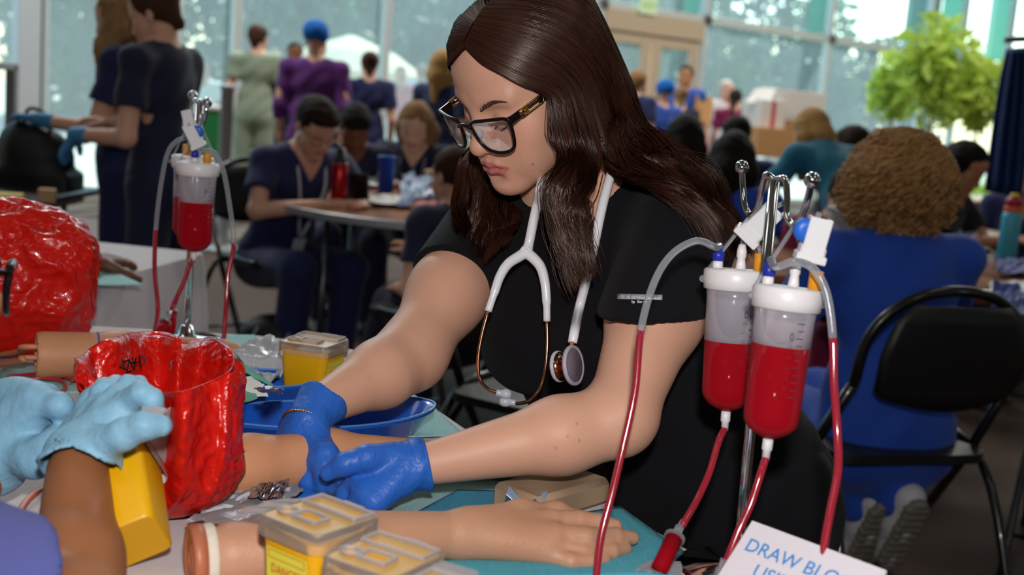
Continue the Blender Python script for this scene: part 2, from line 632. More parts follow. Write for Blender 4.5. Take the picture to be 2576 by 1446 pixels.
def glass(name):
    if name in MATS: return MATS[name]
    m = bpy.data.materials.new(name); MATS[name] = m
    m.use_nodes = True
    nt = m.node_tree; nt.nodes.clear(); L = nt.links.new
    out = node(nt, 'ShaderNodeOutputMaterial')
    tr = node(nt, 'ShaderNodeBsdfTransparent'); tr.inputs[0].default_value = (.80, .93, .92, 1)
    tl = node(nt, 'ShaderNodeBsdfTranslucent')
    gl = node(nt, 'ShaderNodeBsdfGlossy'); gl.inputs['Roughness'].default_value = .04
    tc = node(nt, 'ShaderNodeTexCoord'); nz = node(nt, 'ShaderNodeTexNoise'); nz.inputs['Scale'].default_value = .7; nz.inputs['Detail'].default_value = 5
    L(tc.outputs['Object'], nz.inputs[0])
    mr = node(nt, 'ShaderNodeMapRange'); mr.inputs['To Min'].default_value = .06; mr.inputs['To Max'].default_value = .14  # haze put into the panes as patchy pale blue translucency
    L(nz.outputs[0], mr.inputs[0])
    tl.inputs[0].default_value = (.75, .9, .95, 1)
    a = node(nt, 'ShaderNodeMixShader'); L(mr.outputs[0], a.inputs[0]); L(tr.outputs[0], a.inputs[1]); L(tl.outputs[0], a.inputs[2])
    b = node(nt, 'ShaderNodeMixShader'); b.inputs[0].default_value = .05; L(a.outputs[0], b.inputs[1]); L(gl.outputs[0], b.inputs[2])
    L(b.outputs[0], out.inputs[0])
    return m
DG = glass('hazy_window_glass')
mul = sorted([S0, ws(106, 200), ws(444, 100), ws(590, 150), ws(968, 100), ws(1502, 100), ws(1766, 100), ws(2077, 150), ws(2338, 60), ws(2425, 60), ws(2545, 60), S1])
ZT = 2.5
for i, (a, b) in enumerate(zip(mul[:-1], mul[1:])):
    w = thing('window_%d' % (i+1), wp((a+b)/2, 0), None, None)
    w['kind'] = 'structure'
    door_bay = abs(a-ws(1502, 100)) < .01
    for z0, z1 in (((.12, ZT-.05), (ZT+.05, 5.9)) if not door_bay else ((ZT+.05, 5.9),)):
        MB().box(wp((a+b)/2, (z0+z1)/2), (b-a-.06, .012, z1-z0), RW).build('pane', DG, w)
    MB().box(wp(a, 3.0), (.075, .12, 6), RW, .006).build('mullion', WHITEF, w)
    MB().box(wp((a+b)/2, ZT), (b-a-.07, .10, .09), RW, .006).build('transom', WHITEF, w)
    MB().box(wp((a+b)/2, .06), (b-a-.07, .12, .12), RW, .006).build('sill', WHITEF, w)
    MB().sph(wp(a, ZT, -.09), (.055, .04, .075), 10).build('clamp', pm('steel_clamp', '#6f6a66', rough=.4, metal=.8), w, smooth=True)
    if i > 4: MB().box(wp(a+.13, 4.35, .28), (.03, .45, 3.5), RW).build('glass_fin', FIN, w)
# beige double door in the glass wall
BEI = pm('beige_door_paint', '#c9b49a', rough=.5, var=.05)
a, b = ws(1502, 100), ws(1766, 100)
d = thing('door_1', wp((a+b)/2, 0), None, None); d['kind'] = 'structure'
MB().box(wp((a+b)/2, ZT-.17), (b-a-.08, .14, .26), RW, .008).build('header', BEI, d)
q = [a+.05, a+.05+(b-a-.1)*.5, b-.05]
for k in range(2):
    l0, l1 = q[k]+.02, q[k+1]-.02
    lf = MB().box(wp(l0+.08, 1.12), (.16, .05, 2.2), RW, .006).box(wp(l1-.08, 1.12), (.16, .05, 2.2), RW, .006).box(wp((l0+l1)/2, 2.14), (l1-l0-.32, .05, .16), RW, .006).box(wp((l0+l1)/2, .2), (l1-l0-.32, .05, .34), RW, .006).build('door_leaf', BEI, d)
    MB().box(wp((l0+l1)/2, 1.2), (l1-l0-.3, .012, 1.7), RW).build('pane', DG, lf)
    MB().box(wp((l0+l1)/2, 1.02, -.05), (l1-l0-.1, .03, .05), RW, .01).build('push_bar', STEEL_ if 'STEEL_' in globals() else pm('door_steel', '#8a8c90', rough=.3, metal=.9), lf)
es = wallpt(1617, 14)
ex = thing('exit_sign', es, 'green and white exit sign above the beige double door', 'sign')
e0 = np.array([es[0], es[1], es[2]])-np.r_[WN, 0]*.10
MB().box(e0, (.30, .04, .22), RW, .01).build('sign_box', pm('pale_sign_face', '#cfe0b8', rough=.4, emit=.25), ex)
text('lettering', 'EXIT', .12, e0-np.r_[WN, 0]*.022+np.array([0, 0, -.042]), np.stack([np.r_[WDIR, 0], [0, 0, 1.], -np.r_[WN, 0]], 1), pm('green_letters', '#63b03c', rough=.5, emit=.3), ex, .001, 'CENTER')
# white post at the left
pl = wallpt(28, 200)
post = thing('trim_1', (pl[0], pl[1], 0), None, None); post['kind'] = 'structure'
pb = np.array([pl[0], pl[1], 0])-np.r_[WN, 0]*.4
MB().box(pb+np.array([0, 0, 3]), (.19, .19, 6), RW, .008).build('post', pm('white_post_paint', '#c8d2dc', rough=.5, var=.04), post)
MB().box(pb+RW@np.array([.105, -.02, 3]), (.025, .12, 6), RW).build('edge_strip', pm('dark_strip', '#2b2a2c', rough=.5), post)
# ---------------------------------------------------------------- outdoors
tag(MB().box((0, 40, -.16), (140, 100, .1)).build('ground', pm('pale_paving', '#b9b1a4', rough=.9, var=.12, scale=1.5, bump=.3, bscale=8)), kind='structure')
LEAF = {k: pm('leaf_'+k, c, rough=.5, var=.35, scale=2.5, translucent=.45) for k, c in (('dark', '#3c5d4a'), ('mid', '#54754f'), ('bright', '#bcd35e'))}
BARK = pm('bark', '#6f5a46', rough=.9, bump=1, bscale=30)
def leafcloud(c, r, n, size, seed, hollow=.35):
    g = np.random.default_rng(seed)
    u = g.normal(size=(n, 3)); u /= np.linalg.norm(u, axis=1, keepdims=True)
    rr = (hollow+(1-hollow)*g.uniform(0, 1, n)**.5)*(1+.22*vnoise(u*1.0, 5, seed))
    P = c+u*rr[:, None]*np.asarray(r)
    ax = g.normal(size=(n, 3)); ax /= np.linalg.norm(ax, axis=1, keepdims=True)
    ax[:, 2] -= .5; ax /= np.linalg.norm(ax, axis=1, keepdims=True)
    b = np.cross(ax, g.normal(size=(n, 3))); b /= np.linalg.norm(b, axis=1, keepdims=True)
    s = size*g.uniform(.6, 1.3, n)[:, None]
    V = np.stack([P-ax*s, P+b*s*.36, P+ax*s, P-b*s*.36], 1).reshape(-1, 3)
    return V, np.arange(4*n).reshape(-1, 4)
def tree(loc, h, r, leaf, label, group, seed, n=1500, size=.26, trunk=.16, zc=.62, name='tree'):
    t = thing(name, (loc[0], loc[1], -.1), label, 'tree', group)
    o = np.array([loc[0], loc[1], 0.])
    MB().tube(crv([o+np.array([0, 0, -.1]), o+np.array([.1, 0, h*.3]), o+np.array([0, .1, h*zc])], 4), np.linspace(trunk, trunk*.5, 9), 8).build('trunk', BARK, t, smooth=True)
    V, F = leafcloud(o+np.array([0, 0, h*zc]), (r, r, h*(1-zc)*1.05), n, size, seed)
    link('crown', npmesh('crown', V, [F], False), LEAF[leaf], t)
    return t
protos = [tree((0, 0), 6.2, 1.75, 'dark', 'tall dark evergreen tree in the row beyond the glass wall', 'trees beyond the glass wall', 1, zc=.5),
          tree((0, 0), 5.6, 1.65, 'mid', 'mid-green tree in the row beyond the glass wall', 'trees beyond the glass wall', 2, zc=.5),
          tree((0, 0), 3.2, 1.5, 'dark', 'low dark bushy tree at the foot of the row beyond the glass wall', 'low trees beyond the glass wall', 3, zc=.45, size=.22)]
g = np.random.default_rng(21)
k = 0
for row, (off, step) in enumerate(((16.6, 4.5), (21.2, 4.5), (12.0, 4.5))):
    for s_ in np.arange(-16+row*1.5, 26, step):
        kind = 2 if row == 2 else (k % 2)
        if row == 2 and g.uniform() < .25: k += 1; continue
        o = protos[kind] if not protos[kind].get('used') else copy_tree(protos[kind])
        protos[kind]['used'] = 1
        p = WP0+WDIR*(s_+g.uniform(-.15, .15))+WN*(off+g.uniform(-.2, .2))
        o.location = (p[0], p[1], -.1); o.rotation_euler.z = g.uniform(0, 6)
        f = g.uniform(1.0, 1.2); o.scale = (f, f, f*g.uniform(1., 1.25)*(1.3 if row == 1 else 1))
        k += 1
for o in protos:
    if 'used' in o: del o['used']
for o in COL.objects:
    if 'used' in o: del o['used']
# sunlit building pier outdoors left and grey column right
pp = wallpt(200, 120)
p = np.array([pp[0], pp[1]])+WN*2.4
tag(MB().box((p[0]-.75, p[1], 3), (.62, .62, 6.2), RW).build('column_pier', pm('beige_stone', '#c9b795', rough=.9, var=.1, bump=.3, bscale=20)), kind='structure')
pp = wallpt(2452, 60)
p = np.array([pp[0], pp[1]])+WN*1.0
tag(MB().box((p[0], p[1], 3), (.42, .42, 6.2), RW).build('column_concrete', pm('grey_concrete', '#8f918f', rough=.9, var=.1)), kind='structure')
# ---------------------------------------------------------------- people: shared anatomy
SKIN = pm('skin', '#ffffff', rough=.48, var=.05, scale=60, bump=.15, bscale=500, sss=.12, attr=True, spec=.4)
SKINC = {'light': '#d6a48c', 'fair': '#dfb096', 'tan': '#b98160', 'brown': '#7d4c33', 'main': '#d2a087'}
def skincol(tone): return np.array(lin(SKINC.get(tone, tone)))
LIP = np.array(lin('#bf7069'))
def face_ops(s, X, fem=True, ears=True, detail=True):
    "adds a head to s; X(p) maps head-local (x = her left, -y = forward, z = up, origin between the ears) to world"
    R = X.R
    E = lambda c, r, k, sub=False, Q=None: s.ell(X(c), r, R if Q is None else R@Q, k, sub)
    K = lambda a, b, ra, rb, k, sub=False: s.cone(X(a), X(b), ra, rb, k, sub)
    w = 1. if fem else 1.04
    E((0, .012, .050), (.0745*w, .094, .079), .01)
    E((0, -.034, .046), (.063, .056, .062), .03)
    E((0, -.042, -.012), (.060, .046, .062), .03)
    for q in (1, -1):
        E((q*.043, -.054, -.018), (.021, .022, .020), .03)
        K((q*.054, -.004, -.048), (q*.016, -.074, -.086), .014*w, .011*w, .03)
        E((q*.036, -.060, -.050), (.020, .024, .024), .03)
    E((0, -.056, -.068), (.034, .032, .030), .03)
    E((0, -.0850, -.0875), (.0175*w, .0140, .0130), .022)
    E((0, -.078, -.052), (.027, .022, .024), .02)
    if detail:
        for q in (1, -1):
            K((q*.012, -.083, .026), (q*.048, -.070, .029), .008, .007, .016)
            E((q*.0325, -.098, .007), (.019, .016, .0125), .018, True)
            E((q*.032, -.0715, .003), (.0160, .0140, .0125), .007)
    K((0, -.086, .020), (0, -.1045, -.020), .0062, .0085, .013)
    E((0, -.1060, -.0265), (.0118, .0112, .0105), .009)
    if detail:
        for q in (1, -1):
            E((q*.0135, -.0960, -.0290), (.0075, .0095, .0078), .006)
            K((q*.006, -.105, -.0355), (q*.008, -.097, -.0355), .0022, .0026, .003, True)
            K((0, -.0995, -.0515), (q*.014, -.0960, -.0525), .0046, .0045, .005)
            K((q*.014, -.0960, -.0525), (q*.0290, -.0850, -.0582), .0045, .002, .005)
            K((0, -.0975, -.0645), (q*.014, -.0940, -.0636), .0066, .0058, .005)
            K((q*.014, -.0940, -.0636), (q*.0275, -.0845, -.0594), .0060, .002, .005)
            K((0, -.1065, -.0572), (q*.014, -.1000, -.0575), .0017, .0017, .003, True)
            K((q*.014, -.1000, -.0575), (q*.0310, -.0855, -.0588), .0016, .0014, .003, True)
        E((0, -.101, -.0735), (.014, .006, .004), .012, True)
    if ears:
        for q in (1, -1):
            E((q*.0765, .006, .0), (.007, .017, .030), .006)
            E((q*.083, .002, .004), (.005, .009, .016), .004, True)
class Xf:
    def __init__(s, R, o): s.R = R; s.o = np.asarray(o, float)
    def __call__(s, p): return s.o+s.R@np.asarray(p, float)
    def inv(s, P): return (P-s.o)@s.R
def face_paint(V, col, X, tone, lips=LIP, blush=.25):
    "skin pigment: lips and a little natural redness; mouth crease shade painted in"
    Q = X.inv(V)
    x, y, z = np.abs(Q[:, 0]), Q[:, 1], Q[:, 2]
    up = -.0470-(x/.030)**1.6*.0105
    lo = -.0718+(x/.0300)**2*.0125
    m = np.clip((np.minimum(up-z, z-lo))/.0016+.5, 0, 1)*np.clip((.0300-x)/.002, 0, 1)*(y < -.083)
    col = col*(1-m[:, None])+lips*m[:, None]
    ln = np.exp(-((z+.0577+.02*x)/.0007)**2)*np.clip((.029-x)/.004, 0, 1)*(y < -.083)*.45  # crease shade between the lips, darkened in the vertex colour
    col = col*(1-ln[:, None]*np.array([.6, .9, .9]))
    b = np.exp(-(((x-.046)/.022)**2+((z+.022)/.022)**2))*(y < -.03)*blush
    b = np.maximum(b, np.exp(-((x/.014)**2+((z+.024)/.012)**2))*(y < -.09)*blush*.8)
    return col*(1-b[:, None]*np.array([.08, .42, .45]))
def hand_ops(s, wr, d, up, L=.18, curl=(.35,)*4, spread=.12, thumb=(.9, .5), side=1, k=.006, fat=1., grip=0.):
    """palm and five fingers. wr wrist point, d direction of the palm, up = back-of-hand normal; side=+1 thumb on d x up side.
    curl per finger: radians per joint"""
    d = nrm(d); up = nrm(up-np.asarray(d)*(np.dot(up, d))); sd = np.cross(d, up)*side
    P = L*.50
    wr = np.asarray(wr, float)
    kn = []
    for i, (o, l) in enumerate(((.024, .98), (.008, 1.03), (-.008, .99), (-.022, .90))):
        kp = wr+d*P*l+sd*o*L/.18
        s.cone(wr+sd*o*.55, kp, .0135*fat, .0105*fat, .012)
        kn.append(kp)
    for i, kp in enumerate(kn):
        fl = np.array([.23, .26, .24, .185])[i]*L*1.03
        a = spread*(1.5-i)*.5
        dd = nrm(d*cos(a)+sd*sin(a))
        th = curl[i % len(curl)]*.5+grip
        p = kp
        for j, (q, r0, r1) in enumerate(((.46, .0098, .0086), (.30, .0086, .0078), (.24, .0078, .0064))):
            v = dd*cos(th)-up*sin(th)
            n = p+v*fl*q
            s.cone(p, n, r0*fat, r1*fat, k if j else .004)
            p = n
            th += curl[i % len(curl)]
    t0 = wr+d*.018+sd*.016
    v = nrm(d*cos(thumb[0])+sd*sin(thumb[0])-up*.25)
    t1 = t0+v*L*.22
    v2 = nrm(v*cos(thumb[1])+d*sin(thumb[1])*.8-up*.1)
    t2 = t1+v2*L*.19
    t3 = t2+nrm(v2+d*.2*thumb[1])*L*.15
    s.cone(t0, t1, .0145*fat, .0115*fat, .012).cone(t1, t2, .0112*fat, .0098*fat, k).cone(t2, t3, .0098*fat, .0078*fat, k)
    return kn
# ---------------------------------------------------------------- the training table in the foreground
TZ = .75
def T(px, py, h=0.): return H(px, py, TZ+h)
WOOD = pm('table_laminate', '#6a4a34', rough=.45, kind='wave', scale=3, col2='#553824')
STEEL = pm('grey_steel', '#6d7078', rough=.35, metal=.9, var=.1)
BLACKM = pm('black_paint', '#0d0d0f', rough=.3, var=.2, coat=.3)
WCLOTH = pm('white_tablecloth', '#cfc8cc', rough=.85, var=.04, scale=12, bump=.35, bscale=700, sheen=.1)
out0 = [(.46, .74), (.242, 1.143), (.10, 1.39), (-.048, 1.60), (-.20, 1.90), (-.262, 2.03), (-.33, 2.085), (-.45, 2.115), (-.72, 2.09), (-1.5, 2.0), (-1.5, .80)]
tb = thing('training_table', (-.55, 1.45, 0), 'folding table under the white cloth the woman in black bends over', 'table')
MB().prism([(x*.985-.005, y*.985+.02) for x, y in out0], .715, .742).build('table_top', WOOD, tb)
for x, y in ((.15, 1.0), (-.40, 1.95), (-1.35, 1.85), (-1.3, .95)):
    MB().tube([(x, y, .72), (x, y, .0)], .014, 10).build('leg', STEEL, tb, smooth=True)
oc_ = np.array(out0)
def resample(P, n, closed=True):
    Q = np.concatenate([P, P[:1]]) if closed else P
    s = np.r_[0, np.cumsum(np.linalg.norm(np.diff(Q, axis=0), axis=1))]
    t = np.linspace(0, s[-1], n, endpoint=not closed)
    return np.stack([np.interp(t, s, Q[:, i]) for i in range(Q.shape[1])], 1)
edge = resample(oc_, 220)
c0 = edge.mean(0)
nor = np.stack([np.roll(edge, -1, 0)[:, 1]-np.roll(edge, 1, 0)[:, 1], -(np.roll(edge, -1, 0)[:, 0]-np.roll(edge, 1, 0)[:, 0])], 1)
nor /= np.linalg.norm(nor, axis=1, keepdims=True)
if ((edge-c0)*nor).sum(1).mean() < 0: nor = -nor
ph = np.arange(220)
rows = [np.c_[edge-nor*.004, np.full(220, TZ)], np.c_[edge+nor*.004, np.full(220, TZ-.003)]]
for k in range(1, 9):
    am = .010*k/8
    w = am*np.sin(ph*.55)+am*.6*np.sin(ph*.23+1)
    rows.append(np.c_[edge+nor*(.006+.018*k/8+w)[:, None], np.full(220, TZ-.003-.04*k)])
m = MB().surf(np.array(rows).transpose(1, 0, 2), closed_u=True)
m.F.setdefault(220, []).append((np.arange(220)*10)[None])
tag(autosmooth(m.build('tablecloth', WCLOTH)), 'white cloth spread over the training table in front of the woman in black', 'tablecloth')
# --- absorbent pads
PAD = {k: pm('absorbent_pad_'+k, c, rough=.9, var=.10, scale=30, bump=1.2, bscale=260, stretch=(1, .12, 1)) for k, c in (('teal', '#4fa6ba'), ('pale', '#94bdbd'), ('blue', '#3f8fae'), ('mint', '#9ccbcb'))}
def pad(pts, kind, label, h=.0015, seed=0, nm='absorbent_pad', z0=TZ, wav=.004):
    q = [np.array(p) if len(p) == 3 else H(*p, z0+h) for p in pts]
    n = 22
    u, v = np.meshgrid(np.linspace(0, 1, n), np.linspace(0, 1, n), indexing='ij')
    P = (1-u)[..., None]*(1-v)[..., None]*q[0]+u[..., None]*(1-v)[..., None]*q[1]+u[..., None]*v[..., None]*q[2]+(1-u)[..., None]*v[..., None]*q[3]
    z = vnoise(P.reshape(-1, 3), 22, seed).reshape(n, n)
    P[..., 2] += wav*np.clip(z+.35, 0, 1)
    o = MB().surf(P).build(nm, PAD[kind], smooth=True)
    solid(o, .0012, 1)
    return tag(o, label, 'pad', 'absorbent pads')
pad([(905, 1112), (985, 1042), (1092, 1026), (1172, 1100)], 'mint', 'pale mint absorbent pad at the far table edge behind the forearm', seed=1, wav=.006)
pad([(930, 1300), (1080, 1196), (1415, 1200), (1250, 1300)], 'pale', 'pale grey-green absorbent pad under the wrist of the left blue glove', .001, 2)
pad([(985, 1320), (1150, 1232), (1430, 1236), (1300, 1330)], 'blue', 'deep blue absorbent pad lying folded behind the front model hand', .006, 3)
pad([(1060, 1470), (1190, 1330), (1560, 1275), (1800, 1448)], 'teal', 'teal absorbent pad under the front model hand', .004, 4)
pad([(470, 1330), (640, 1225), (820, 1230), (640, 1360)], 'teal', 'teal absorbent pad mostly under the clear wrapping and middle model arm', .001, 5)
pad([(-40, 990), (20, 915), (330, 905), (290, 985)], 'mint', 'pale blue absorbent pad under the model arm at the far left', .001, 6)
pad([(330, 905), (400, 846), (640, 846), (690, 900)], 'mint', 'pale mint absorbent pad behind the open red bag', .001, 7)
# --- rubber training arms
RUB = pm('rubber_skin', '#d59a72', rough=.5, var=.10, scale=14, bump=.25, bscale=300, sss=.08, col2='#c08460')
RUB2 = pm('rubber_skin_pale', '#c79a7e', rough=.5, var=.12, scale=9, bump=.25, bscale=300, sss=.08, col2='#b07c5e')
gA = 'rubber training arms on the table'
def arm_thing(loc, label): return thing('injection_trainer', loc, label, 'arm model', gA)
# front arm with palm-up hand
ar = arm_thing(T(850, 1400), 'front rubber training arm with capped end, its open hand on a teal pad')
s = Sdf()
a0, b0, c1 = T(585, 1396, .031), T(850, 1368, .033), T(1135, 1345, .026)
s.chain([a0, b0, c1], [.0300, .0310, .0230], .02)
kn = [T(1388, 1310, .035), T(1395, 1344, .029), T(1388, 1369, .021), T(1370, 1390, .014)]
for k_ in kn: s.cone(c1*.9+k_*.1, k_, .0180, .0115, .012)
s.chain([kn[0], T(1458, 1308, .034), T(1508, 1314, .031), T(1548, 1323, .027)], [.0110, .0100, .0090, .0072], .003)
s.chain([kn[1], T(1474, 1351, .027), T(1546, 1350, .021), T(1590, 1353, .016)], [.0113, .0103, .0092, .0074], .003)
s.chain([kn[2], T(1468, 1388, .015), T(1536, 1386, .012), T(1572, 1380, .010)], [.0108, .0098, .0088, .0070], .003)
s.chain([kn[3], T(1436, 1412, .010), T(1486, 1412, .009), T(1520, 1406, .008)], [.0098, .0088, .0078, .0064], .003)
s.chain([T(1190, 1322, .032), T(1310, 1296, .034), T(1400, 1292, .032), T(1462, 1302, .026)], [.0190, .0148, .0110, .0078], .012)
link('arm', sdfmesh('arm', s, .0028), RUB2, ar)
ax = nrm(a0-b0); R_ = frame(ax)
MB().lathe([(.029, -.012), (.0305, -.010), (.0305, -.004), (.0295, -.002)], 36, a0+ax*.028, R_).build('white_ring', pm('foam_ring', '#d8cdbd', rough=.8, bump=.5), ar, smooth=True, label='off-white foam ring')
MB().lathe([(.0310, -.004), (.0312, .006), (.029, .0085), (.026, .008), (.025, .0065), (.012, .0065), (.0115, .0078), (.0090, .0078), (.0085, .0065), (0, .0065)], 36, a0+ax*.030, R_).build('end_cap', pm('terracotta_cap', '#b0684a', rough=.45), ar, smooth=True, label='terracotta screw-on end cap')
ORT = pm('orange_tubing', '#c8623a', rough=.35, var=.05)
MB().tube(crv([a0+ax*.036+np.array([0, 0, .012]), T(532, 1398, .022), T(512, 1425, .012), T(505, 1470, .006)], 6), .0032, 8).build('tube', ORT, ar, smooth=True, label='orange rubber tube')
MB().box(T(522, 1436, .013), (.022, .012, .012), rotz(.5), .003).build('connector', pm('milky_plastic', '#d9d6da', rough=.3, clear=.6), ar)
# middle arm under the gloves
ar = arm_thing(T(700, 1200), 'middle rubber training arm under the woman\'s blue gloves')
s = Sdf().chain([T(520, 1192, .034), T(620, 1172, .034), T(820, 1150, .034), T(1120, 1152, .024)], [.0310, .0315, .0300, .0200], .02)
hand_ops(s, T(1120, 1152, .022), T(1300, 1160, .02)-T(1120, 1152, .022), (0, 0, 1), curl=(.12,)*4, side=-1)
link('arm', sdfmesh('arm', s, .0028), RUB, ar)
# far-left arm with hollow end
ar = arm_thing(T(200, 930), 'rubber training arm with a hollow cut end and blue band at the far left')
a0, a1, a2 = T(112, 893, .036), T(300, 893, .034), T(560, 888, .028)
s = Sdf().chain([a0, a1, a2], [.0345, .0330, .0220], .02)
hand_ops(s, a2, T(700, 905, .02)-a2, (0, .2, 1), curl=(.2,)*4, side=1, L=.17)
axA = nrm(a0-a1)
s.fn(lambda P, D: np.maximum(D, (P-a0)@axA-.012))
s.cone(a0+axA*.04, a0-axA*.05, .029, .027, .002, sub=True)
link('arm', sdfmesh('arm', s, .003), RUB, ar)
MB().lathe([(.0335, -.012), (.0345, -.010), (.0343, .010), (.0333, .012)], 32, a0*.22+a1*.78, frame(axA)).build('band', pm('blue_band', '#2456a4', rough=.6), ar, smooth=True, label='blue strap')
for dz, py in ((.012, 872), (-.004, 898)):
    MB().tube(crv([a0-axA*.02+np.array([0, 0, dz]), a0+axA*.03+np.array([0, 0, dz]), T(60, py+8, .03), T(10, py+18, .012), T(-60, py+20, .006)], 6), .0042, 8).build('tube', pm('peach_tubing', '#d4895e', rough=.35), ar, smooth=True)
# --- sharps containers
YEL = pm('yellow_plastic', '#e0a800', rough=.38, var=.05, scale=6, sss=.05, bump=.1, bscale=800)
CLR = pm('clear_plastic', '#e6dcd2', rough=.22, var=.05, clear=(.16, '#f6f1ea'))
MILK = pm('milky_lid', '#d8a95c', rough=.32, var=.06, scale=20, clear=(.72, '#f4e0a8'))
CLF = pm('clear_flap', '#d8d2d2', rough=.25, var=.05, clear=(.34, '#efeaea'))
def rsq(h, r, n=5, hy=None):
    hy = h if hy is None else hy
    o = []
    for k, (sx, sy) in enumerate(((1, 1), (-1, 1), (-1, -1), (1, -1))):
        for t in np.linspace(0, pi/2, n):
            a = k*pi/2+t
            o.append((sx*(h-r)+r*cos(a), sy*(hy-r)+r*sin(a)))
    return np.array(o)
def loft(m, levels, n=5, o=(0, 0, 0), R=np.eye(3), cap0=True, cap1=True):
    P = np.array([np.c_[rsq(h, r, n), np.full(4*n, z)] for h, r, z in levels])
    P = P@R.T+np.asarray(o)
    b = m.n
    k = P.shape[0]; q = P.shape[1]
    m.surf(P.transpose(1, 0, 2), closed_u=True)
    if cap0: m.F.setdefault(q, []).append((b+np.arange(q)[::-1]*k)[None])
    if cap1: m.F.setdefault(q, []).append((b+np.arange(q)*k+k-1)[None])
    return m
def sharps(o, R, label, size=.085, ht=.10, flap=None, label_side=None):
    o = np.asarray(o, float)
    k = size/.085
    X = lambda x, y, z: o+R@np.array([x*k, y*k, z*ht/.10])
    t = thing('sharps_container', o, label, 'sharps container', 'yellow sharps containers')
    A = R@np.diag([k, k, ht/.10])
    m = loft(MB(), [(.0310, .008, .0), (.0330, .010, .002), (.0385, .012, .084), (.0370, .012, .084), (.0365, .012, .078)], 5, o, A)
    autosmooth(m.build('tub', YEL, t))
    m = loft(MB(), [(.0415, .012, .078), (.0425, .013, .0782), (.0425, .013, .0925), (.0410, .012, .0950), (.0385, .011, .0952)], 5, o, A, False, False)
    autosmooth(m.build('lid', CLR, t, label='milky clear lid'))
    m = MB()
    # top plate with a rectangular drop slot
    def slabs(mm, x0, x1, y0, y1, z0, z1): mm.box(X((x0+x1)/2, (y0+y1)/2, (z0+z1)/2), ((x1-x0)*k, (y1-y0)*k, (z1-z0)*ht/.1), R, .0004)
    sx0, sx1, sy0, sy1 = -.012, .016, -.022, -.004
    slabs(m, -.0385, sx0, -.0385, .0385, .0930, .0945); slabs(m, sx1, .0385, -.0385, .0385, .0930, .0945)
    slabs(m, sx0, sx1, -.0385, sy0, .0930, .0945); slabs(m, sx0, sx1, sy1, .0385, .0930, .0945)
    m.build('lid_plate', MILK, t, label='milky amber-tinted lid top')
    m = MB()
    for x0, x1, y0, y1 in ((-.034, .034, .010, .0115), (-.034, .034, .0355, .037), (-.0355, -.034, .010, .037), (.034, .0355, .010, .037), (sx0-.002, sx0, sy0-.002, sy1+.002), (sx1, sx1+.002, sy0-.002, sy1+.002), (sx0, sx1, sy0-.002, sy0), (sx0, sx1, sy1, sy1+.002), (-.006, .020, .0375, .0395)):
        slabs(m, x0, x1, y0, y1, .0945, .0985)
    th = np.linspace(0, 2*pi, 25)[:-1]
    for rr in (.0095, .0065): m.tube([X(-.026+rr*cos(a), -.016+rr*.9*sin(a), .0965) for a in th], .0011, 6, closed=True)
    for x in (-.016, .012): m.box(X(x, .0445, .089), (.013*k, .006*k, .0018), R, .0005)
    m.build('lid_ribs', CLF, t)
    MB().lathe([(.0062, -.0005), (.0062, .0006), (0, .0006)], 20, X(-.026, -.016, .0948), R).build('round_port', YEL, t)
    MB().box(X((sx0+sx1)/2, (sy0+sy1)/2, .0935), ((sx1-sx0)*k, (sy1-sy0)*k, .001), R).build('slot', pm('amber_inside', '#e0a200', rough=.5), t, label='yellow drop slot')
    if flap:
        sx, sy, ln, dz = flap       # outward direction and length
        d = np.array([sx, sy, 0.]); w = np.array([-sy, sx, 0.])
        P = []
        for wv, l in ((-.030, .0), (-.030, ln*.82), (-.022, ln*.86), (-.021, ln), (-.012, ln*1.01), (-.010, ln*.86), (.004, ln*.84), (.006, ln*.98), (.016, ln*.98), (.018, ln*.80), (.030, ln*.76), (.030, 0)):
            P.append(d[:2]*(.043+l)+w[:2]*wv)
        P = np.array(P)
        m = MB()
        n = len(P)
        V = np.array([X(x, y, .091+dz*max(0, (x*sx+y*sy-.043))/ln) for x, y in P]+[X(x, y, .0925+dz*max(0, (x*sx+y*sy-.043))/ln) for x, y in P])
        j = np.arange(n)
        m.add(V, np.stack([j, (j+1) % n, (j+1) % n+n, j+n], -1), j[::-1][None], (j+n)[None])
        for wv in (-.012, .012):
            q0, q1 = d[:2]*.045+w[:2]*wv, d[:2]*(.043+ln*.75)+w[:2]*wv
            m.tube([X(*q0, .093), X(*q1, .093+dz*.75)], .0009, 5)
        m.build('flap', CLF, t, label='open clear hinged flap')
    if label_side is not None:
        a = label_side
        Rl = R@rotz(a)                                   # outward = +x of Rl
        tilt = roty(math.atan2(.0055*k, .082*ht/.1))
        fx = Rl@tilt.T if False else Rl
        def L(u, v, off=.0006):                          # u along the face, v up
            h = .0330+(.0385-.0330)*(v-.002)/.082
            return o+Rl@np.array([(h+.0003)*k+off, u*k, v*ht/.10])
        q = [L(-.027, .018), L(.027, .018), L(.027, .070), L(-.027, .070)]
        ml = MB().add(q, [[0, 1, 2, 3]])
        lb = ml.build('label', pm('label_paper', '#d8d040', rough=.55, var=.03), t, label='yellow-green warning label')
        solid(lb, .0004, 1)
        ux = nrm(q[1]-q[0]); vy = nrm(q[3]-q[0]); B = np.stack([ux, vy, np.cross(ux, vy)], 1)
        red = pm('red_print', '#c3261c', rough=.5); blk = pm('black_print', '#1a1a18', rough=.5)
        for w_, v, sz, mt, sxx in (('DANGER', .0485, .0125, red, .82), ('the apprentice', .0395, .0060, blk, 1.0), ('doctor', .0285, .0105, blk, .95)):
            text('lettering', w_, sz*k, L(0, v, .0013), B, mt, lb, .0001, 'CENTER', sxx)
        m = MB()
        for s_, v0 in ((1, .0370), (-1, .0255)):
            tt = np.linspace(-1, 1, 14)
            m.tube([L(.025*x*.9, v0+s_*.002*(1-x*x), .0011) for x in tt], .0005, 5)
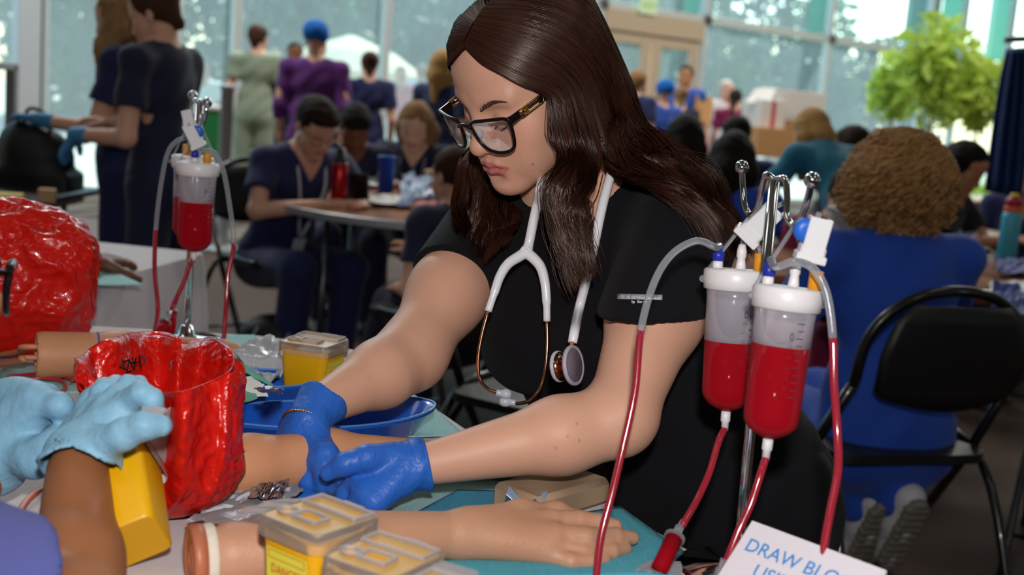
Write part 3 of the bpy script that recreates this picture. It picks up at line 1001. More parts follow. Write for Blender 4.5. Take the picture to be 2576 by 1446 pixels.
        for v0, v1 in ((.0612, .0680),):
            for q0, q1 in (((-.024, v0), (.024, v0)), ((-.024, v1), (.024, v1)), ((-.024, v0), (-.024, v1)), ((.024, v0), (.024, v1))):
                m.tube([L(*q0, .0011), L(*q1, .0011)], .0003, 4)
        tag(m.build('label_marks', red, lb), kind='stuff')
        MB().box(L(-.018, .022, .0010), (.009*k, .009*k, .0003), B).build('label_panel', pm('white_print', '#dcdcd6', rough=.5), lb)
    return t
SB = (-.147, .964, TZ)
sharps(SB, rotz(rad(-37)), 'yellow sharps container with a DANGER label, nearest the blue gloves', .077, .10, flap=(-1, 0, .050, -.012), label_side=-pi/2)
sharps((-.083, .888, TZ), rotz(rad(-31)), 'yellow sharps container in front of the labelled one, clear flap open to the right', .074, .10, flap=(1, 0, .052, .0))
sharps((-.034, .818, TZ), rotz(rad(-31)), 'yellow sharps container at the bottom edge, nearest the camera', .074, .10)
sharps((-.277, 1.678, TZ), rotz(rad(-17)), 'yellow sharps container standing alone behind the bracelet wrist', .080, .098, flap=None, label_side=0)
# --- kidney dishes
BLUEP = pm('blue_plastic', '#1353b8', rough=.22, var=.06, scale=8, coat=.3)
def kidney(c, rz, L=.25, Wd=.115, h=.048, label='', lip='#5d8fd0'):
    t = thing('kidney_dish', c, label, 'dish', 'blue kidney dishes')
    n = 72
    a = np.linspace(0, 2*pi, n, endpoint=False)
    x = np.cos(a); y = np.sin(a)
    bean = np.stack([x*L/2*(1-.03*y), y*Wd/2-.36*Wd*(1-x*x)*.75*(y < .3)*(1-y)*.0-.22*Wd*(1-(x*1.05)**2).clip(0)*(.9)*1.0+.1*Wd], 1)
    ctr = np.array([0, -.04*Wd])
    rows = []
    for sc, z in ((.60, .001), (.76, .001), (.84, .008), (.98, h-.002), (1.04, h), (1.045, h-.004), (1.01, h-.006), (.88, .012), (.80, .0035), (.58, .0035)):
        rows.append(np.c_[ctr+(bean-ctr)*sc, np.full(n, z)])
    P = np.array(rows)@rotz(rz).T+np.asarray(c)
    m = MB().surf(P.transpose(1, 0, 2), closed_u=True)
    k = len(rows)
    m.F.setdefault(n, []).append((np.arange(n)[::-1]*k)[None]); m.F.setdefault(n, []).append((np.arange(n)*k+k-1)[None])
    autosmooth(m.build('dish', BLUEP, t), 50)
    rim = P[4]
    MB().tube(rim+np.array([0, 0, .0006]), .0016, 6, closed=True).build('rim', pm('blue_rim', '#4f86cf', rough=.2), t, smooth=True)
    return t
kidney(T(815, 1112), rad(28), .30, .125, .042, 'large blue kidney dish behind the middle training arm')
kidney(T(645, 1015), rad(8), .19, .10, .040, 'blue kidney dish holding torn packets, beside the open red bag')
kidney(T(1425, 1590), rad(12), .16, .10, .030, 'blue dish whose rim shows at the bottom edge')
# --- wrappers and packets
FILM = pm('clear_film', '#e9e9ee', rough=.12, var=.05, clear=(.16, '#f3f3f5'))
PAPER = pm('white_paper', '#d7d4d8', rough=.8, var=.03, bump=.3)
def crumple(pts, name, mat, label, cat, amp=.012, seed=0, n=26, h=.004, f=60, grp=None, th=.0004):
    q = [np.array(p) if len(p) == 3 else T(p[0], p[1], h) for p in pts]
    u, v = np.meshgrid(np.linspace(0, 1, n), np.linspace(0, 1, n), indexing='ij')
    P = (1-u)[..., None]*(1-v)[..., None]*q[0]+u[..., None]*(1-v)[..., None]*q[1]+u[..., None]*v[..., None]*q[2]+(1-u)[..., None]*v[..., None]*q[3]
    Q = P.reshape(-1, 3)
    d = np.abs(vnoise(Q, f, seed))+.6*np.abs(vnoise(Q, f*2.3, seed+1))
    P[..., 2] += (amp*d).reshape(n, n)
    P[..., 0] += (amp*.5*vnoise(Q, f, seed+2)).reshape(n, n)
    o = MB().surf(P).build(name, mat, smooth=False)
    solid(o, th, 1)
    return tag(o, label, cat, grp)
crumple([(452, 1330), (610, 1232), (770, 1190), (700, 1352)], 'clear_wrapper', FILM, 'crumpled clear film wrapper in front of the middle training arm', 'wrapper', .016, 3, 30, .010)
crumple([(452, 1335), (560, 1258), (690, 1262), (690, 1350)], 'wrapper_backing', pm('pink_paper', '#c8a49c', rough=.7, var=.08, bump=.3), 'pale pink paper backing under the crumpled clear film', 'paper', .010, 8, 20, .003, 30)
crumple([(618, 1262), (628, 1212), (720, 1204), (716, 1258)], 'foil_packet', pm('silver_foil', '#aab2c4', rough=.15, metal=1.), 'crumpled silver foil packet inside the clear film', 'packet', .012, 5, 18, .018, 110)
crumple([(585, 935), (600, 880), (700, 870), (712, 985)], 'clear_bag', pm('milky_film', '#d9dbe2', rough=.2, var=.1, clear=(.5, '#eeeeee')), 'crumpled clear plastic bag leaning between the red bag and the lone sharps container', 'bag', .030, 11, 24, .03, 45)
crumple([T(640, 985, .10), T(672, 990, .135), T(716, 985, .10), T(705, 1000, .045)], 'clear_pouch', pm('milky_film', '#d9dbe2'), 'clear pouch corner sticking up beside the lone sharps container', 'bag', .010, 12, 12, .0, 60)
for k, (p, c, lb) in enumerate((([(596, 955), (640, 950), (676, 1000), (628, 1008)], '#dcd9cf', 'opened white gauze packet in the smaller kidney dish'), ([(590, 925), (606, 918), (690, 968), (676, 978)], '#2f9a7a', 'green-edged packet strip across the smaller kidney dish'), ([(592, 990), (640, 985), (650, 1012), (600, 1015)], '#1f8a68', 'green packet at the near rim of the smaller kidney dish'))):
    crumple(p, 'packet', pm('packet_paper_%d' % k, c, rough=.6, var=.08), lb, 'packet', .006, 20+k, 10, .05, 60, 'opened packets in the kidney dish')
crumple([(1600, 1440), (1620, 1418), (1850, 1424), (1850, 1460)], 'syringe_packet', pm('printed_pouch', '#b9bcc6', rough=.2, var=.2, scale=120, clear=(.55, '#dddddd')), 'clear printed pouch lying at the bottom edge beside the small syringe', 'packet', .005, 31, 14, .006, 70)
# alcohol packet and tan block
cP = T(1312, 1272, .020)
m = MB()
for a, l, w in ((.4, .030, .016), (2.2, .026, .014), (3.9, .024, .014), (5.2, .028, .015)):
    d = np.array([cos(a), sin(a)*.8, 0]); w_ = np.array([-d[1], d[0], 0])
    m.add([cP-w_*w*.5, cP+d*l*.6-w_*w+np.array([0, 0, .004]), cP+d*l+np.array([0, 0, .016]), cP+d*l*.6+w_*w+np.array([0, 0, .006])], [[0, 1, 2, 3]])
o = m.build('swab_packet', pm('packet_foil', '#8fa5c0', rough=.35, metal=.3, var=.2, scale=90))
solid(o, .0006)
tag(o, 'torn silver-blue alcohol swab packet beside the thumb of the front model hand', 'packet')
a, b, c, d = T(1262, 1290), T(1450, 1236), T(1512, 1262), T(1330, 1330)
ex = nrm(b-a); cc = (a+b)/2+np.array([.012, -.014, .016])
tagb = MB().box(cc, (np.linalg.norm(b-a), .07, .032), frame((0, 0, 1), ex), .006).build('tan_block', pm('tan_foam', '#a58c72', rough=.75, kind='wave', scale=6, col2='#93785e', bump=.2))
tag(autosmooth(tagb), 'tan rounded block lying behind the thumb of the front model hand', 'block')
# --- tubing loops on the cloth
RT = pm('red_tubing', '#b02a3c', rough=.25, var=.05, coat=.3)
tag(MB().tube(crv([T(-30, 968, .006), T(70, 952, .006), T(150, 956, .006), T(160, 982, .006), T(90, 998, .006), T(-30, 1000, .006)], 8), .0028, 8).build('red_tube', RT, smooth=True), 'thin red tube looping over the cloth at the left edge', 'tube')
tag(MB().tube(crv([T(20, 946, .012), T(120, 940, .008), T(200, 962, .006), T(250, 990, .005), T(330, 1010, .005)], 8), .0024, 8).build('red_tube', RT, smooth=True), 'second red tube running behind the light blue gloves', 'tube')
tag(MB().tube(crv([T(40, 1330, .005), T(58, 1272, .006), T(95, 1236, .008), T(140, 1215, .006), T(200, 1190, .005)], 8), .0034, 8).build('orange_tube', ORT, smooth=True), 'orange rubber tube curving on the cloth beside the brown forearm', 'tube')
# --- red biohazard bags
REDP = pm('red_bag_plastic', '#e21c10', rough=.27, var=.14, scale=10, coat=.25, translucent=.28, bump=1.2, bscale=85)
def crease(P, f, seed): return np.abs(vnoise(P, f, seed))
bg = thing('biohazard_bag', T(430, 1260), 'open red biohazard bag with black lettering on its turned-down rim', 'bag', 'red biohazard bags')
def ridge(P, f, seed): return 1-2*np.abs(vnoise(P, f, seed))
na, nz = 320, 130
A = np.linspace(0, 2*pi, na, endpoint=False)
rim_px = crv([(206, 940), (225, 905), (275, 868), (345, 845), (420, 846), (470, 868), (530, 856), (575, 880), (586, 905), (572, 935), (520, 962), (450, 985), (370, 985), (300, 975), (240, 965)], 16, True)
base_px = [(395, 1345), (520, 1275), (610, 1110), (612, 1000)]
zr = TZ+.150
zs = lambda i, n: zr+.018*sin(i*2*pi/n*3+1)
nrim = len(rim_px)
rim = np.array([H(x, y, TZ+.150+.010*sin(i*4*pi/nrim)+.006*sin(i*14*pi/nrim+1)) for i, (x, y) in enumerate(rim_px)])
ctr = rim.mean(0)
# sort by angle and resample on A
def by_angle(P, c):
    a = np.arctan2(P[:, 1]-c[1], P[:, 0]-c[0]) % (2*pi)
    o = np.argsort(a)
    a = a[o]; Q = P[o]
    return np.stack([np.interp(A, np.r_[a-2*pi, a, a+2*pi], np.tile(Q[:, i], 3)) for i in range(3)], 1)
rimA = by_angle(rim, ctr)
bc = np.array([T(415, 1300)[0], T(415, 1300)[1], TZ+.002])
bel = []
for t in np.linspace(0, 1, nz):
    z = TZ+.002+(zr-TZ)*t
    bul = sin(pi*min(1, t*1.02)**.8)*.008
    rad_b = .056*(1-(1-min(1, t*2.4))**2)**.5 if t < 1/2.4 else .056
    base = np.stack([bc[0]+np.cos(A)*rad_b*1.15, bc[1]+np.sin(A)*rad_b, np.full(na, z)], 1)
    k = max(0, (t-.15)/.85)**1.0
    ring = base*(1-k)+np.c_[rimA[:, :2], base[:, 2]*(1-k)+rimA[:, 2]*k]*k
    ring[:, 2] = z*(1-k**3)+rimA[:, 2]*k**3
    d = ring[:, :2]-(bc[:2]*(1-k)+ctr[:2]*k); d /= np.maximum(np.linalg.norm(d, axis=1, keepdims=True), 1e-6)
    am = min(1, t*5)
    dis = bul*1.3+am*(.0085*ridge(ring*np.array([1, 1, .35]), 52, 4)+.0040*ridge(ring*np.array([1, 1, .7]), 130, 6)+.0022*ridge(ring, 260, 8)-.004)
    ring[:, :2] += d*dis[:, None]
    bel.append(ring)
# rim fold: over and down outside, then inside wall
fold_ = []
for k, (o, dz) in enumerate(((.001, .003), (.004, .002), (.006, -.006), (.007, -.016), (.008, -.026))):
    d = rimA[:, :2]-ctr[:2]; d /= np.linalg.norm(d, axis=1, keepdims=True)
    wA = .12+.88*np.clip(np.cos(A-rad(150))*1.4+.25, 0, 1)
    o = o*wA
    r_ = rimA.copy(); r_[:, :2] += d*(o+(.005*ridge(rimA+k*.01, 60, 9)+.0025*ridge(rimA+k*.01, 170, 19)+.004)*wA)[:, None]; r_[:, 2] += dz*wA+.002*np.sin(A*7)*(k > 2)
    fold_.append(r_)
inner = []
for k in np.linspace(0, 1, 24):
    r_ = rimA.copy()
    r_[:, :2] = ctr[:2]+(rimA[:, :2]-ctr[:2])*(1-.30*k)+.010*k*np.stack([np.cos(A*5), np.sin(A*6)], 1)
    r_[:, 2] -= .12*k
    r_[:, :2] += (.008*vnoise(r_, 50, 5)+.005*ridge(r_*np.array([1, 1, .5]), 110, 25))[:, None]*min(1, k*2)
    inner.append(r_)
P = np.array(bel)
m = MB().surf(P.transpose(1, 0, 2), closed_u=True)
m.F.setdefault(na, []).append((np.arange(na)[::-1]*nz)[None])
body = m.build('bag_body', REDP, bg, smooth=True)
m = MB().surf(np.array(fold_[::-1]+inner).transpose(1, 0, 2), closed_u=True)
cuff = m.build('turned_rim', REDP, bg, smooth=True)
m = MB().surf(np.array(inner[-2:]).transpose(1, 0, 2), closed_u=True)
m.F.setdefault(na, []).append((np.arange(na)*2+1)[None])
m.build('bag_lining', REDP, bg, smooth=True)
# lettering upside down around the left part of the rim
INK = pm('black_bag_ink', '#120a0a', rough=.4)
dirs = rimA[:, :2]-ctr[:2]
def rim_text(word, a0, a1, size):
    for ch, a in zip(word, np.linspace(a0, a1, len(word))):
        i = int((a % (2*pi))/(2*pi)*na) % na
        p = inner[4][i]
        n_ = nrm(np.r_[-dirs[i], .25*np.linalg.norm(dirs[i])])
        x = nrm(inner[3][(i+4) % na]-inner[3][(i-4) % na])
        x = nrm(x-n_*(x@n_))
        y = np.cross(n_, x)
        if y[2] > 0: x, y = -x, -y
        text('lettering', ch, size, p+n_*.006, np.stack([x, y, n_], 1), INK, cuff, .0002, 'CENTER', .9)
rim_text('BIOHAZARD', rad(98), rad(200), .020)
# sealed bag at the far left
bg2 = thing('biohazard_bag', T(60, 880), 'bulging closed red biohazard bag at the left edge', 'bag', 'red biohazard bags')
s = Sdf()
c_ = T(60, 895)
s.ell(c_+np.array([-.015, .03, .085]), (.105, .09, .090), k=.05).ell(c_+np.array([-.04, .04, .155]), (.100, .085, .080), k=.05).ell(c_+np.array([.04, .02, .165]), (.045, .05, .045), k=.04)
s.cone(c_+np.array([.05, .0, .17]), W(205, 628, 1.93), .03, .006, .03)
s.ell(c_+np.array([-.10, .03, .11]), (.10, .09, .10), k=.05)
def bagw(P, D): return D-.0075*ridge(P*np.array([1, 1, .8]), 34, 14)-.0055*ridge(P, 75, 15)-.003*ridge(P, 170, 16)
s.fn(bagw).fn(lambda P, D: np.maximum(D, TZ+.002-P[:, 2]))
link('bag_body', sdfmesh('bag_body', s, .0035), REDP, bg2)
# --- white card signs
BLUEI = pm('blue_sign_ink', '#2f86cc', rough=.6, var=.04)
CARD = pm('white_card', '#d9d4dc', rough=.7, var=.02)
def tent(TL, TR, BL, lines, label, depth=.09, ink=BLUEI, szf=.155, top=.20, lead=.20):
    TL, TR, BL = map(np.array, (TL, TR, BL))
    x = nrm(TR-TL); y = nrm((TL-BL)-x*((TL-BL)@x)); n = np.cross(x, y)
    if n@(CAMP-TL) < 0: n = -n
    wd = np.linalg.norm(TR-TL); hh = (TL[2]-TZ)/max(.2, y[2])
    t = thing('table_sign', (TL+TR)/2*np.array([1, 1, 0])+np.array([0, 0, TZ]), label, 'sign', 'white folded signs')
    B = np.stack([x, y, n], 1)
    MB().box(TL+x*wd/2-y*hh/2, (wd, hh, .0012), B).build('front_leaf', CARD, t)
    bk = nrm(-y*.9-n*.5)
    MB().box(TL+x*wd/2+bk*hh/2-n*.001, (wd, hh, .0012), np.stack([x, -bk, np.cross(x, -bk)], 1)).build('back_leaf', CARD, t)
    lf = [c for c in t.children][0]
    for i, (w_, ind) in enumerate(lines):
        text('lettering', w_, wd*szf, TL+x*wd*ind-y*wd*(top+lead*i)+n*.0012, B, ink, lf, .0002)
    return t
tent(W(1893, 1310, 1.10), W(2230, 1435, 1.0), W(1845, 1446, 1.07), [('DRAW BLOOD', .06), ('USING', .21), ('SYRINGE', .12)], 'white folded card reading DRAW BLOOD USING at the right end of the table', szf=.135, top=.215, lead=.15)
tent(W(846, 872, 1.80), W(960, 892, 1.86), W(846, 935, 1.80), [('W', .10)], 'white folded card with blue lettering behind the lone sharps container', szf=.30, top=.50)
# ---------------------------------------------------------------- small IV stands with artificial blood reservoirs
CHROME = pm('chrome', '#d6d8dc', rough=.08, metal=1., var=.03)
WPL = pm('white_plastic', '#e2e0e2', rough=.35, var=.03, sss=.1)
FROST = pm('frosted_plastic', '#cfcbd4', rough=.18, var=.06, scale=8, clear=(.40, '#e9e6ee'), fres=.15)
WETP = pm('wet_clear_plastic', '#a8505c', rough=.08, var=.05, clear=(.03, '#fbf4f5'), fres=.10)
BLOOD = pm('red_liquid', '#b80a1e', rough=.4, var=.1, scale=5, clear=(.84, '#e01020'), spec=.5, ior=1.06, translucent=.3)
TUBC = pm('clear_tubing', '#d6d9e0', rough=.08, clear=(.14, '#eef0f2'), var=.04, fres=1.6)
TUBR = pm('blood_filled_tubing', '#a82a3c', rough=.12, var=.1, scale=30, clear=(.75, '#c03040'), coat=.5)
BLUC = pm('blue_connector', '#1c2fa0', rough=.35)
ORP = pm('orange_plug', '#e2951c', rough=.4, sss=.1)
MARK = pm('grey_scale_print', '#4a4750', rough=.6)
def ivstand(base, top, knobs, us, humps, label, rp=.0055):
    t = thing('iv_stand', base, label, 'drip stand', 'chrome drip stands')
    m = MB().tube([base+np.array([0, 0, .004]), top], rp, 14)
    m.build('pole', CHROME, t, smooth=True)
    MB().lathe([(.065, 0), (.065, .006), (.055, .010), (.014, .014), (.010, .03), (.0065, .032)], 36, base).build('base', CHROME, t, smooth=True)
    for kb, u_, hp in zip(knobs, us, humps):
        pts = [top]+[np.array(p) for p in hp]+[np.array(p) for p in u_]+[np.array(kb)]
        h = MB().tube(crv(pts, 7), .0034*rp/.0055, 12)
        h.build('hook', CHROME, t, smooth=True)
        MB().sph(kb, .0078*rp/.0055, 16).build('knob', CHROME, t, smooth=True)
    return t
def reservoir(lid_c, axis, r, L, level, hook, label, sp, orange=(.6, -.3), tickang=0.):
    "lid_c: centre of the lid top, axis: unit vector downwards"
    ax = nrm(axis)
    toC = nrm((CAMP-lid_c)-ax*((CAMP-lid_c)@ax))
    rt = np.cross(ax, toC)
    rt = rt if rt@_r > 0 else -rt
    R = np.stack([rt, np.cross(-ax, rt), -ax], 1)            # x right, y ~ away or to camera, z up
    s_ = np.sign((R[:, 1])@toC) or 1
    X = lambda x, y, z: lid_c+R@np.array([x, y*s_, z])       # y towards the camera
    t = thing('fluid_reservoir', lid_c, label, 'reservoir', 'red fluid reservoirs')
    MB().lathe([(r*1.0, -.022), (r*1.09, -.021), (r*1.12, -.012), (r*1.12, -.002), (r*1.06, 0), (r*.9, .0006), (0, .0012)], 48, lid_c, R).build('lid', WPL, t, smooth=True)
    k = L
    prof_o = [(r*.99, -.016), (r*.96, -.03), (r*.90, -k*.86), (r*.86, -k*.90), (r*.62, -k*.955), (r*.25, -k*.99), (.0045, -k)]
    rl = r*np.interp(level, [.03, k*.86], [.96, .90])
    MB().lathe(prof_o[:2]+[(rl, -level)], 48, lid_c, R).build('cylinder', FROST, t, smooth=True)
    MB().lathe([(rl, -level)]+prof_o[2:], 48, lid_c, R).build('cylinder', WETP, t, smooth=True)
    rr = lambda z: r*np.interp(-z, [.016, .03, k*.86, k*.90, k*.955, k*.99], [.99, .96, .90, .86, .62, .25])-.0007
    zl = -level
    pl = [(0, zl), (rr(zl)*.98, zl-.0004), (rr(zl), zl-.0012)]+[(rr(z), z) for z in np.linspace(zl-.004, -k*.985, 14)]+[(0, -k*.988)]
    MB().lathe(pl, 48, lid_c, R).build('red_fluid', BLOOD, t, smooth=True, label='red artificial blood')
    MB().lathe([(.0050, 0), (.0052, -.012), (.0040, -.013), (.0038, -.022), (0, -.022)], 16, X(0, 0, -k+.002), R).build('nozzle', WPL, t, smooth=True)
    MB().lathe([(.0060, -.002), (.0050, .006), (.0042, .012), (.0052, .014), (.0052, .020), (.0034, .027), (0, .027)], 16, X(*sp['port'], 0), R).build('port', WPL, t, smooth=True)
    MB().lathe([(.0068, -.002), (.0066, .018), (.006, .0185), (0, .0185)], 18, X(*sp['plug'], 0), R).build('plug', ORP, t, smooth=True, label='orange plug')
    bcn = MB().lathe([(.0058, -.002), (.0052, .010), (0, .010)], 16, X(*sp['conn'], 0), R)
    bcn.build('inlet', WPL, t, smooth=True)
    MB().lathe([(.0062, .008), (.0062, .017), (.0048, .018), (.0036, .026), (0, .026)], 14, X(*sp['conn'], 0), R).build('blue_connector', BLUC, t, smooth=True)
    hk = np.array(hook)
    m = MB()
    for sx in (-1, 1):
        m.tube([hk+np.array([0, 0, .001]), X(sx*r*1.08, .003, -.006)], .0022, 6, flat=.5)
        m.sph(X(sx*r*1.13, .003, -.012), .0040, 10)
    m.build('strap', TUBC, t, smooth=True)
    m = MB()
    for i in range(11):
        z = -.032-i*(L*.52/11)
        for a_ in ((.55, .75) if i % 2 else (.50, .75),):
            aa = np.linspace(a_[0], a_[1], 4)+tickang
            m.tube([X(sin(q)*(rr(z)+.0018), cos(q)*(rr(z)+.0018), z) for q in aa], .00035, 4)
    for i in range(5):
        z = -.055-i*.010
        for j in range(3):
            aa = np.array([.28+.05*j, .31+.05*j])+tickang
            m.tube([X(sin(q)*(rr(z)+.0018), cos(q)*(rr(z)+.0018), z+.002*(j % 2)) for q in aa], .0004, 4)
    m.tube([X(sin(.36+tickang+.05*cos(q))*(rr(-.045)+.0018), cos(.36+tickang+.05*cos(q))*(rr(-.045)+.0018), -.045+.0035*sin(q)) for q in np.linspace(0, 6.2, 14)], .0005, 4)
    m.build('scale_marks', MARK, t)
    return t, X, R
def hose(t, pts, split, r=.0038):
    "pts world; the stretch after index split is filled red"
    c = crv(pts, 8)
    k = split*8
    if k > 0: MB().tube(c[:k+1], r, 12).build('clear_tube', TUBC, t, smooth=True)
    if k < len(c)-2: MB().tube(c[k:], r, 12).build('red_tube', TUBR, t, smooth=True, label='tube filled red')
def roller_clamp(t, a, b, side, wheel=True, sc=1.):
    z = nrm(b-a); x = nrm(np.cross(z, _f)); R = np.stack([x, np.cross(z, x), z], 1)
    L = np.linalg.norm(b-a)
    m = MB()
    w = .0085*sc
    m.box((a+b)/2+x*w*.85, (.0022*sc, .011*sc, L), R, .0006).box((a+b)/2-x*w*.85, (.0022*sc, .011*sc, L), R, .0006).box((a+b)/2-R[:, 1]*.0048*sc*(-1 if (R[:, 1]@_f) > 0 else 1)*-1, (w*1.9, .0020*sc, L), R, .0006)
    m.box((a+b)/2+R[:, 1]*.0045*sc, (w*1.9, .0018*sc, L*.98), R, .0006)
    m.box(a+z*.004, (w*2.6, .014*sc, .006*sc), R, .001)
    m.box(a+z*.010, (w*2.2, .013*sc, .010*sc), R, .002)
    o = m.build('roller_clamp', WPL, t)
    if wheel:
        c = a+z*L*.66+x*w*side
        MB().lathe([(.003*sc, -.0042*sc), (.0085*sc, -.004*sc), (.009*sc, -.002*sc), (.009*sc, .002*sc), (.0085*sc, .004*sc), (.003*sc, .0042*sc)], 20, c, frame(R[:, 1])).build('wheel', pm('blue_wheel', '#1f5fc4', rough=.4), o, smooth=True)
    return o
def chamber(t, a, b, r=.0062):
    "small clear barrel filled red, with a connector at the a end"
    R = frame(b-a); L = np.linalg.norm(b-a)
    MB().lathe([(.0028, -.020), (.0032, -.012), (.0046, -.011), (.0046, -.006), (.0030, -.005), (.0034, 0), (r*1.12, .002), (r*1.12, .005)], 16, a, R).build('connector', TUBC, t, smooth=True)
    MB().lathe([(r, .004), (r, L*.92), (r*.7, L)], 20, a, R).build('barrel', WETP, t, smooth=True)
    MB().lathe([(0, .005), (r*.86, .005), (r*.86, L*.9), (0, L*.95)], 20, a, R).build('red_fluid', BLOOD, t, smooth=True)
# --- right stand
b_ = W(1851, 1462, 1.196); b_[2] = TZ
tp = W(1948, 455, 1.205)
U1, U2 = W(1886, 540, 1.255), W(1997, 566, 1.150)
ivstand(b_, tp, [W(1866, 421, 1.275), W(2043, 453, 1.125)],
        [[W(1905, 525, 1.240), U1, W(1873, 515, 1.265), W(1868, 470, 1.272)], [W(1980, 545, 1.165), U2, W(2018, 540, 1.140), W(2034, 495, 1.130)]],
        [[W(1940, 446, 1.21), W(1926, 441, 1.215), W(1917, 470, 1.225)], [W(1958, 450, 1.20), W(1975, 452, 1.19), W(1980, 495, 1.178)]],
        'taller-looking chrome drip stand at the right end of the training table')
lc1, lc2 = W(1853, 678, 1.262), W(1984, 722, 1.140)
dn1 = nrm(W(1826, 1040, 1.272)-lc1); dn2 = nrm(W(1932, 1110, 1.150)-lc2)
sp = dict(port=(.004, 0), plug=(.024, .004), conn=(-.020, .002))
t1, X1, _ = reservoir(lc1, dn1, .0305, .152, .076, U1-np.array([0, 0, .003]), 'red fluid reservoir hanging from the left hook of the right drip stand', sp, tickang=.1)
t2, X2, _ = reservoir(lc2, dn2, .0300, .148, .056, U2-np.array([0, 0, .003]), 'red fluid reservoir hanging in front from the right hook of the right drip stand', sp, tickang=-.05)
ca = X1(-.020, .002, .024)
hose(t1, [ca, W(1800, 622, 1.25), W(1752, 606, 1.235), W(1690, 640, 1.22), W(1645, 712, 1.21), W(1612, 832, 1.20), W(1598, 980, 1.19), W(1566, 1130, 1.18), W(1540, 1240, 1.17), W(1512, 1350, 1.16), W(1498, 1470, 1.15)], 5)
ca = X2(-.020, .002, .024)
hose(t2, [ca, W(1952, 672, 1.125), W(2000, 658, 1.115), W(2046, 676, 1.105), W(2080, 740, 1.10), W(2095, 850, 1.095), W(2098, 960, 1.09), W(2106, 1080, 1.085), W(2108, 1180, 1.075), W(2088, 1290, 1.06), W(2073, 1380, 1.045), W(2070, 1480, 1.03)], 5)
nz1 = X1(0, 0, -.152-.018); nz2 = X2(0, 0, -.148-.018)
hose(t1, [nz1, W(1808, 1110, 1.262), W(1784, 1190, 1.25), W(1752, 1260, 1.235), W(1716, 1322, 1.208)], 0)
chamber(t1, W(1700, 1346, 1.20), W(1655, 1440, 1.165), .0098)
hose(t2, [nz2, W(1914, 1190, 1.145), W(1888, 1270, 1.14), W(1856, 1340, 1.135), W(1826, 1420, 1.13), W(1815, 1470, 1.13)], 0)
MB().lathe([(.004, 0), (.0062, .004), (.0062, .012), (.0045, .014), (.0045, .022)], 14, W(1808, 1462, 1.13), frame(W(1826, 1400, 1.13)-W(1808, 1462, 1.13))).build('connector', TUBC, t2, smooth=True)
pa = X1(.004, 0, .026)
MB().tube(crv([pa, W(1867, 622, 1.262), W(1872, 600, 1.258), W(1890, 575, 1.25), W(1945, 525, 1.235), W(1985, 505, 1.23)], 6), .0026, 10).build('clear_tube', TUBC, t1, smooth=True)
roller_clamp(t1, W(1872, 600, 1.252), W(1955, 522, 1.232), 1, False, 1.35)
pa = X2(.004, 0, .026)
MB().tube(crv([pa, W(1994, 672, 1.135), W(2012, 650, 1.13), W(2040, 590, 1.125), W(2062, 535, 1.12)], 6), .0026, 10).build('clear_tube', TUBC, t2, smooth=True)
roller_clamp(t2, W(2034, 658, 1.128), W(2066, 548, 1.12), 1, True, 1.3)
# --- left stand
b_ = T(468, 862); tp = W(490, 290, 2.045)
tp[:2] = b_[:2]+(tp[:2]-b_[:2])*1.
U1, U2 = W(482, 292, 2.09), W(506, 315, 2.0)
ivstand(b_, W(497, 262, 2.045), [W(485, 240, 2.10), W(521, 258, 1.99)],
        [[W(489, 280, 2.075), U1, W(483, 275, 2.098), W(484, 258, 2.10)], [W(506, 290, 2.02), U2, W(514, 300, 1.995), W(518, 280, 1.99)]],
        [[W(494, 255, 2.05), W(490, 252, 2.06)], [W(500, 254, 2.04), W(506, 258, 2.03)]],
        'chrome drip stand at the far end of the training table behind the open red bag', rp=.0062)
lc1, lc2 = W(486, 392, 2.10), W(499, 408, 1.99)
dnv = np.array([-.012, 0, -1])
sp = dict(port=(-.006, -.008), plug=(-.012, -.004), conn=(.008, -.004))
t3, X3, _ = reservoir(lc1, dnv, .0330, .150, .072, U1-np.array([0, 0, .003]), 'rear red fluid reservoir on the far drip stand, half hidden by the other', sp, tickang=.2)
sp = dict(port=(-.004, -.006), plug=(.014, .004), conn=(-.006, .006))
t4, X4, _ = reservoir(lc2, dnv, .0318, .152, .066, U2-np.array([0, 0, .003]), 'front red fluid reservoir on the far drip stand beside the standing women', sp, tickang=.1)
hose(t3, [X3(.008, -.004, .022), W(480, 348, 2.08), W(450, 352, 2.06), W(422, 385, 2.05), W(404, 470, 2.04), W(392, 578, 2.03), W(389, 680, 2.02), W(397, 780, 2.0), W(386, 850, 1.97)], 5)
hose(t4, [X4(-.006, .006, .022), W(512, 378, 1.98), W(540, 386, 1.975), W(562, 430, 1.97), W(578, 520, 1.965), W(588, 612, 1.96), W(574, 690, 1.955), W(568, 780, 1.95), W(562, 866, 1.93)], 5)
hose(t3, [X3(0, 0, -.166), W(476, 640, 2.07), W(468, 690, 2.04), W(446, 745, 2.0), W(436, 778, 1.98)], 0)
chamber(t3, W(434, 782, 1.96), W(428, 840, 1.93), .0085)
hose(t4, [X4(0, 0, -.168), W(480, 660, 1.985), W(462, 710, 1.97), W(436, 765, 1.95), W(424, 790, 1.93)], 0)
chamber(t4, W(418, 806, 1.92), W(392, 858, 1.89), .0085)
MB().tube(crv([X3(-.006, -.008, .026), W(490, 350, 2.06), W(480, 320, 2.05), W(470, 290, 2.05)], 6), .0026, 8).build('clear_tube', TUBC, t3, smooth=True)
roller_clamp(t3, W(480, 325, 2.03), W(470, 278, 2.03), -1, False, 1.1)
MB().tube(crv([X4(-.004, -.006, .026), W(502, 370, 1.98), W(488, 340, 1.97), W(474, 310, 1.97)], 6), .0026, 8).build('clear_tube', TUBC, t4, smooth=True)
roller_clamp(t4, W(502, 372, 1.965), W(474, 318, 1.955), -1, True, 1.15)
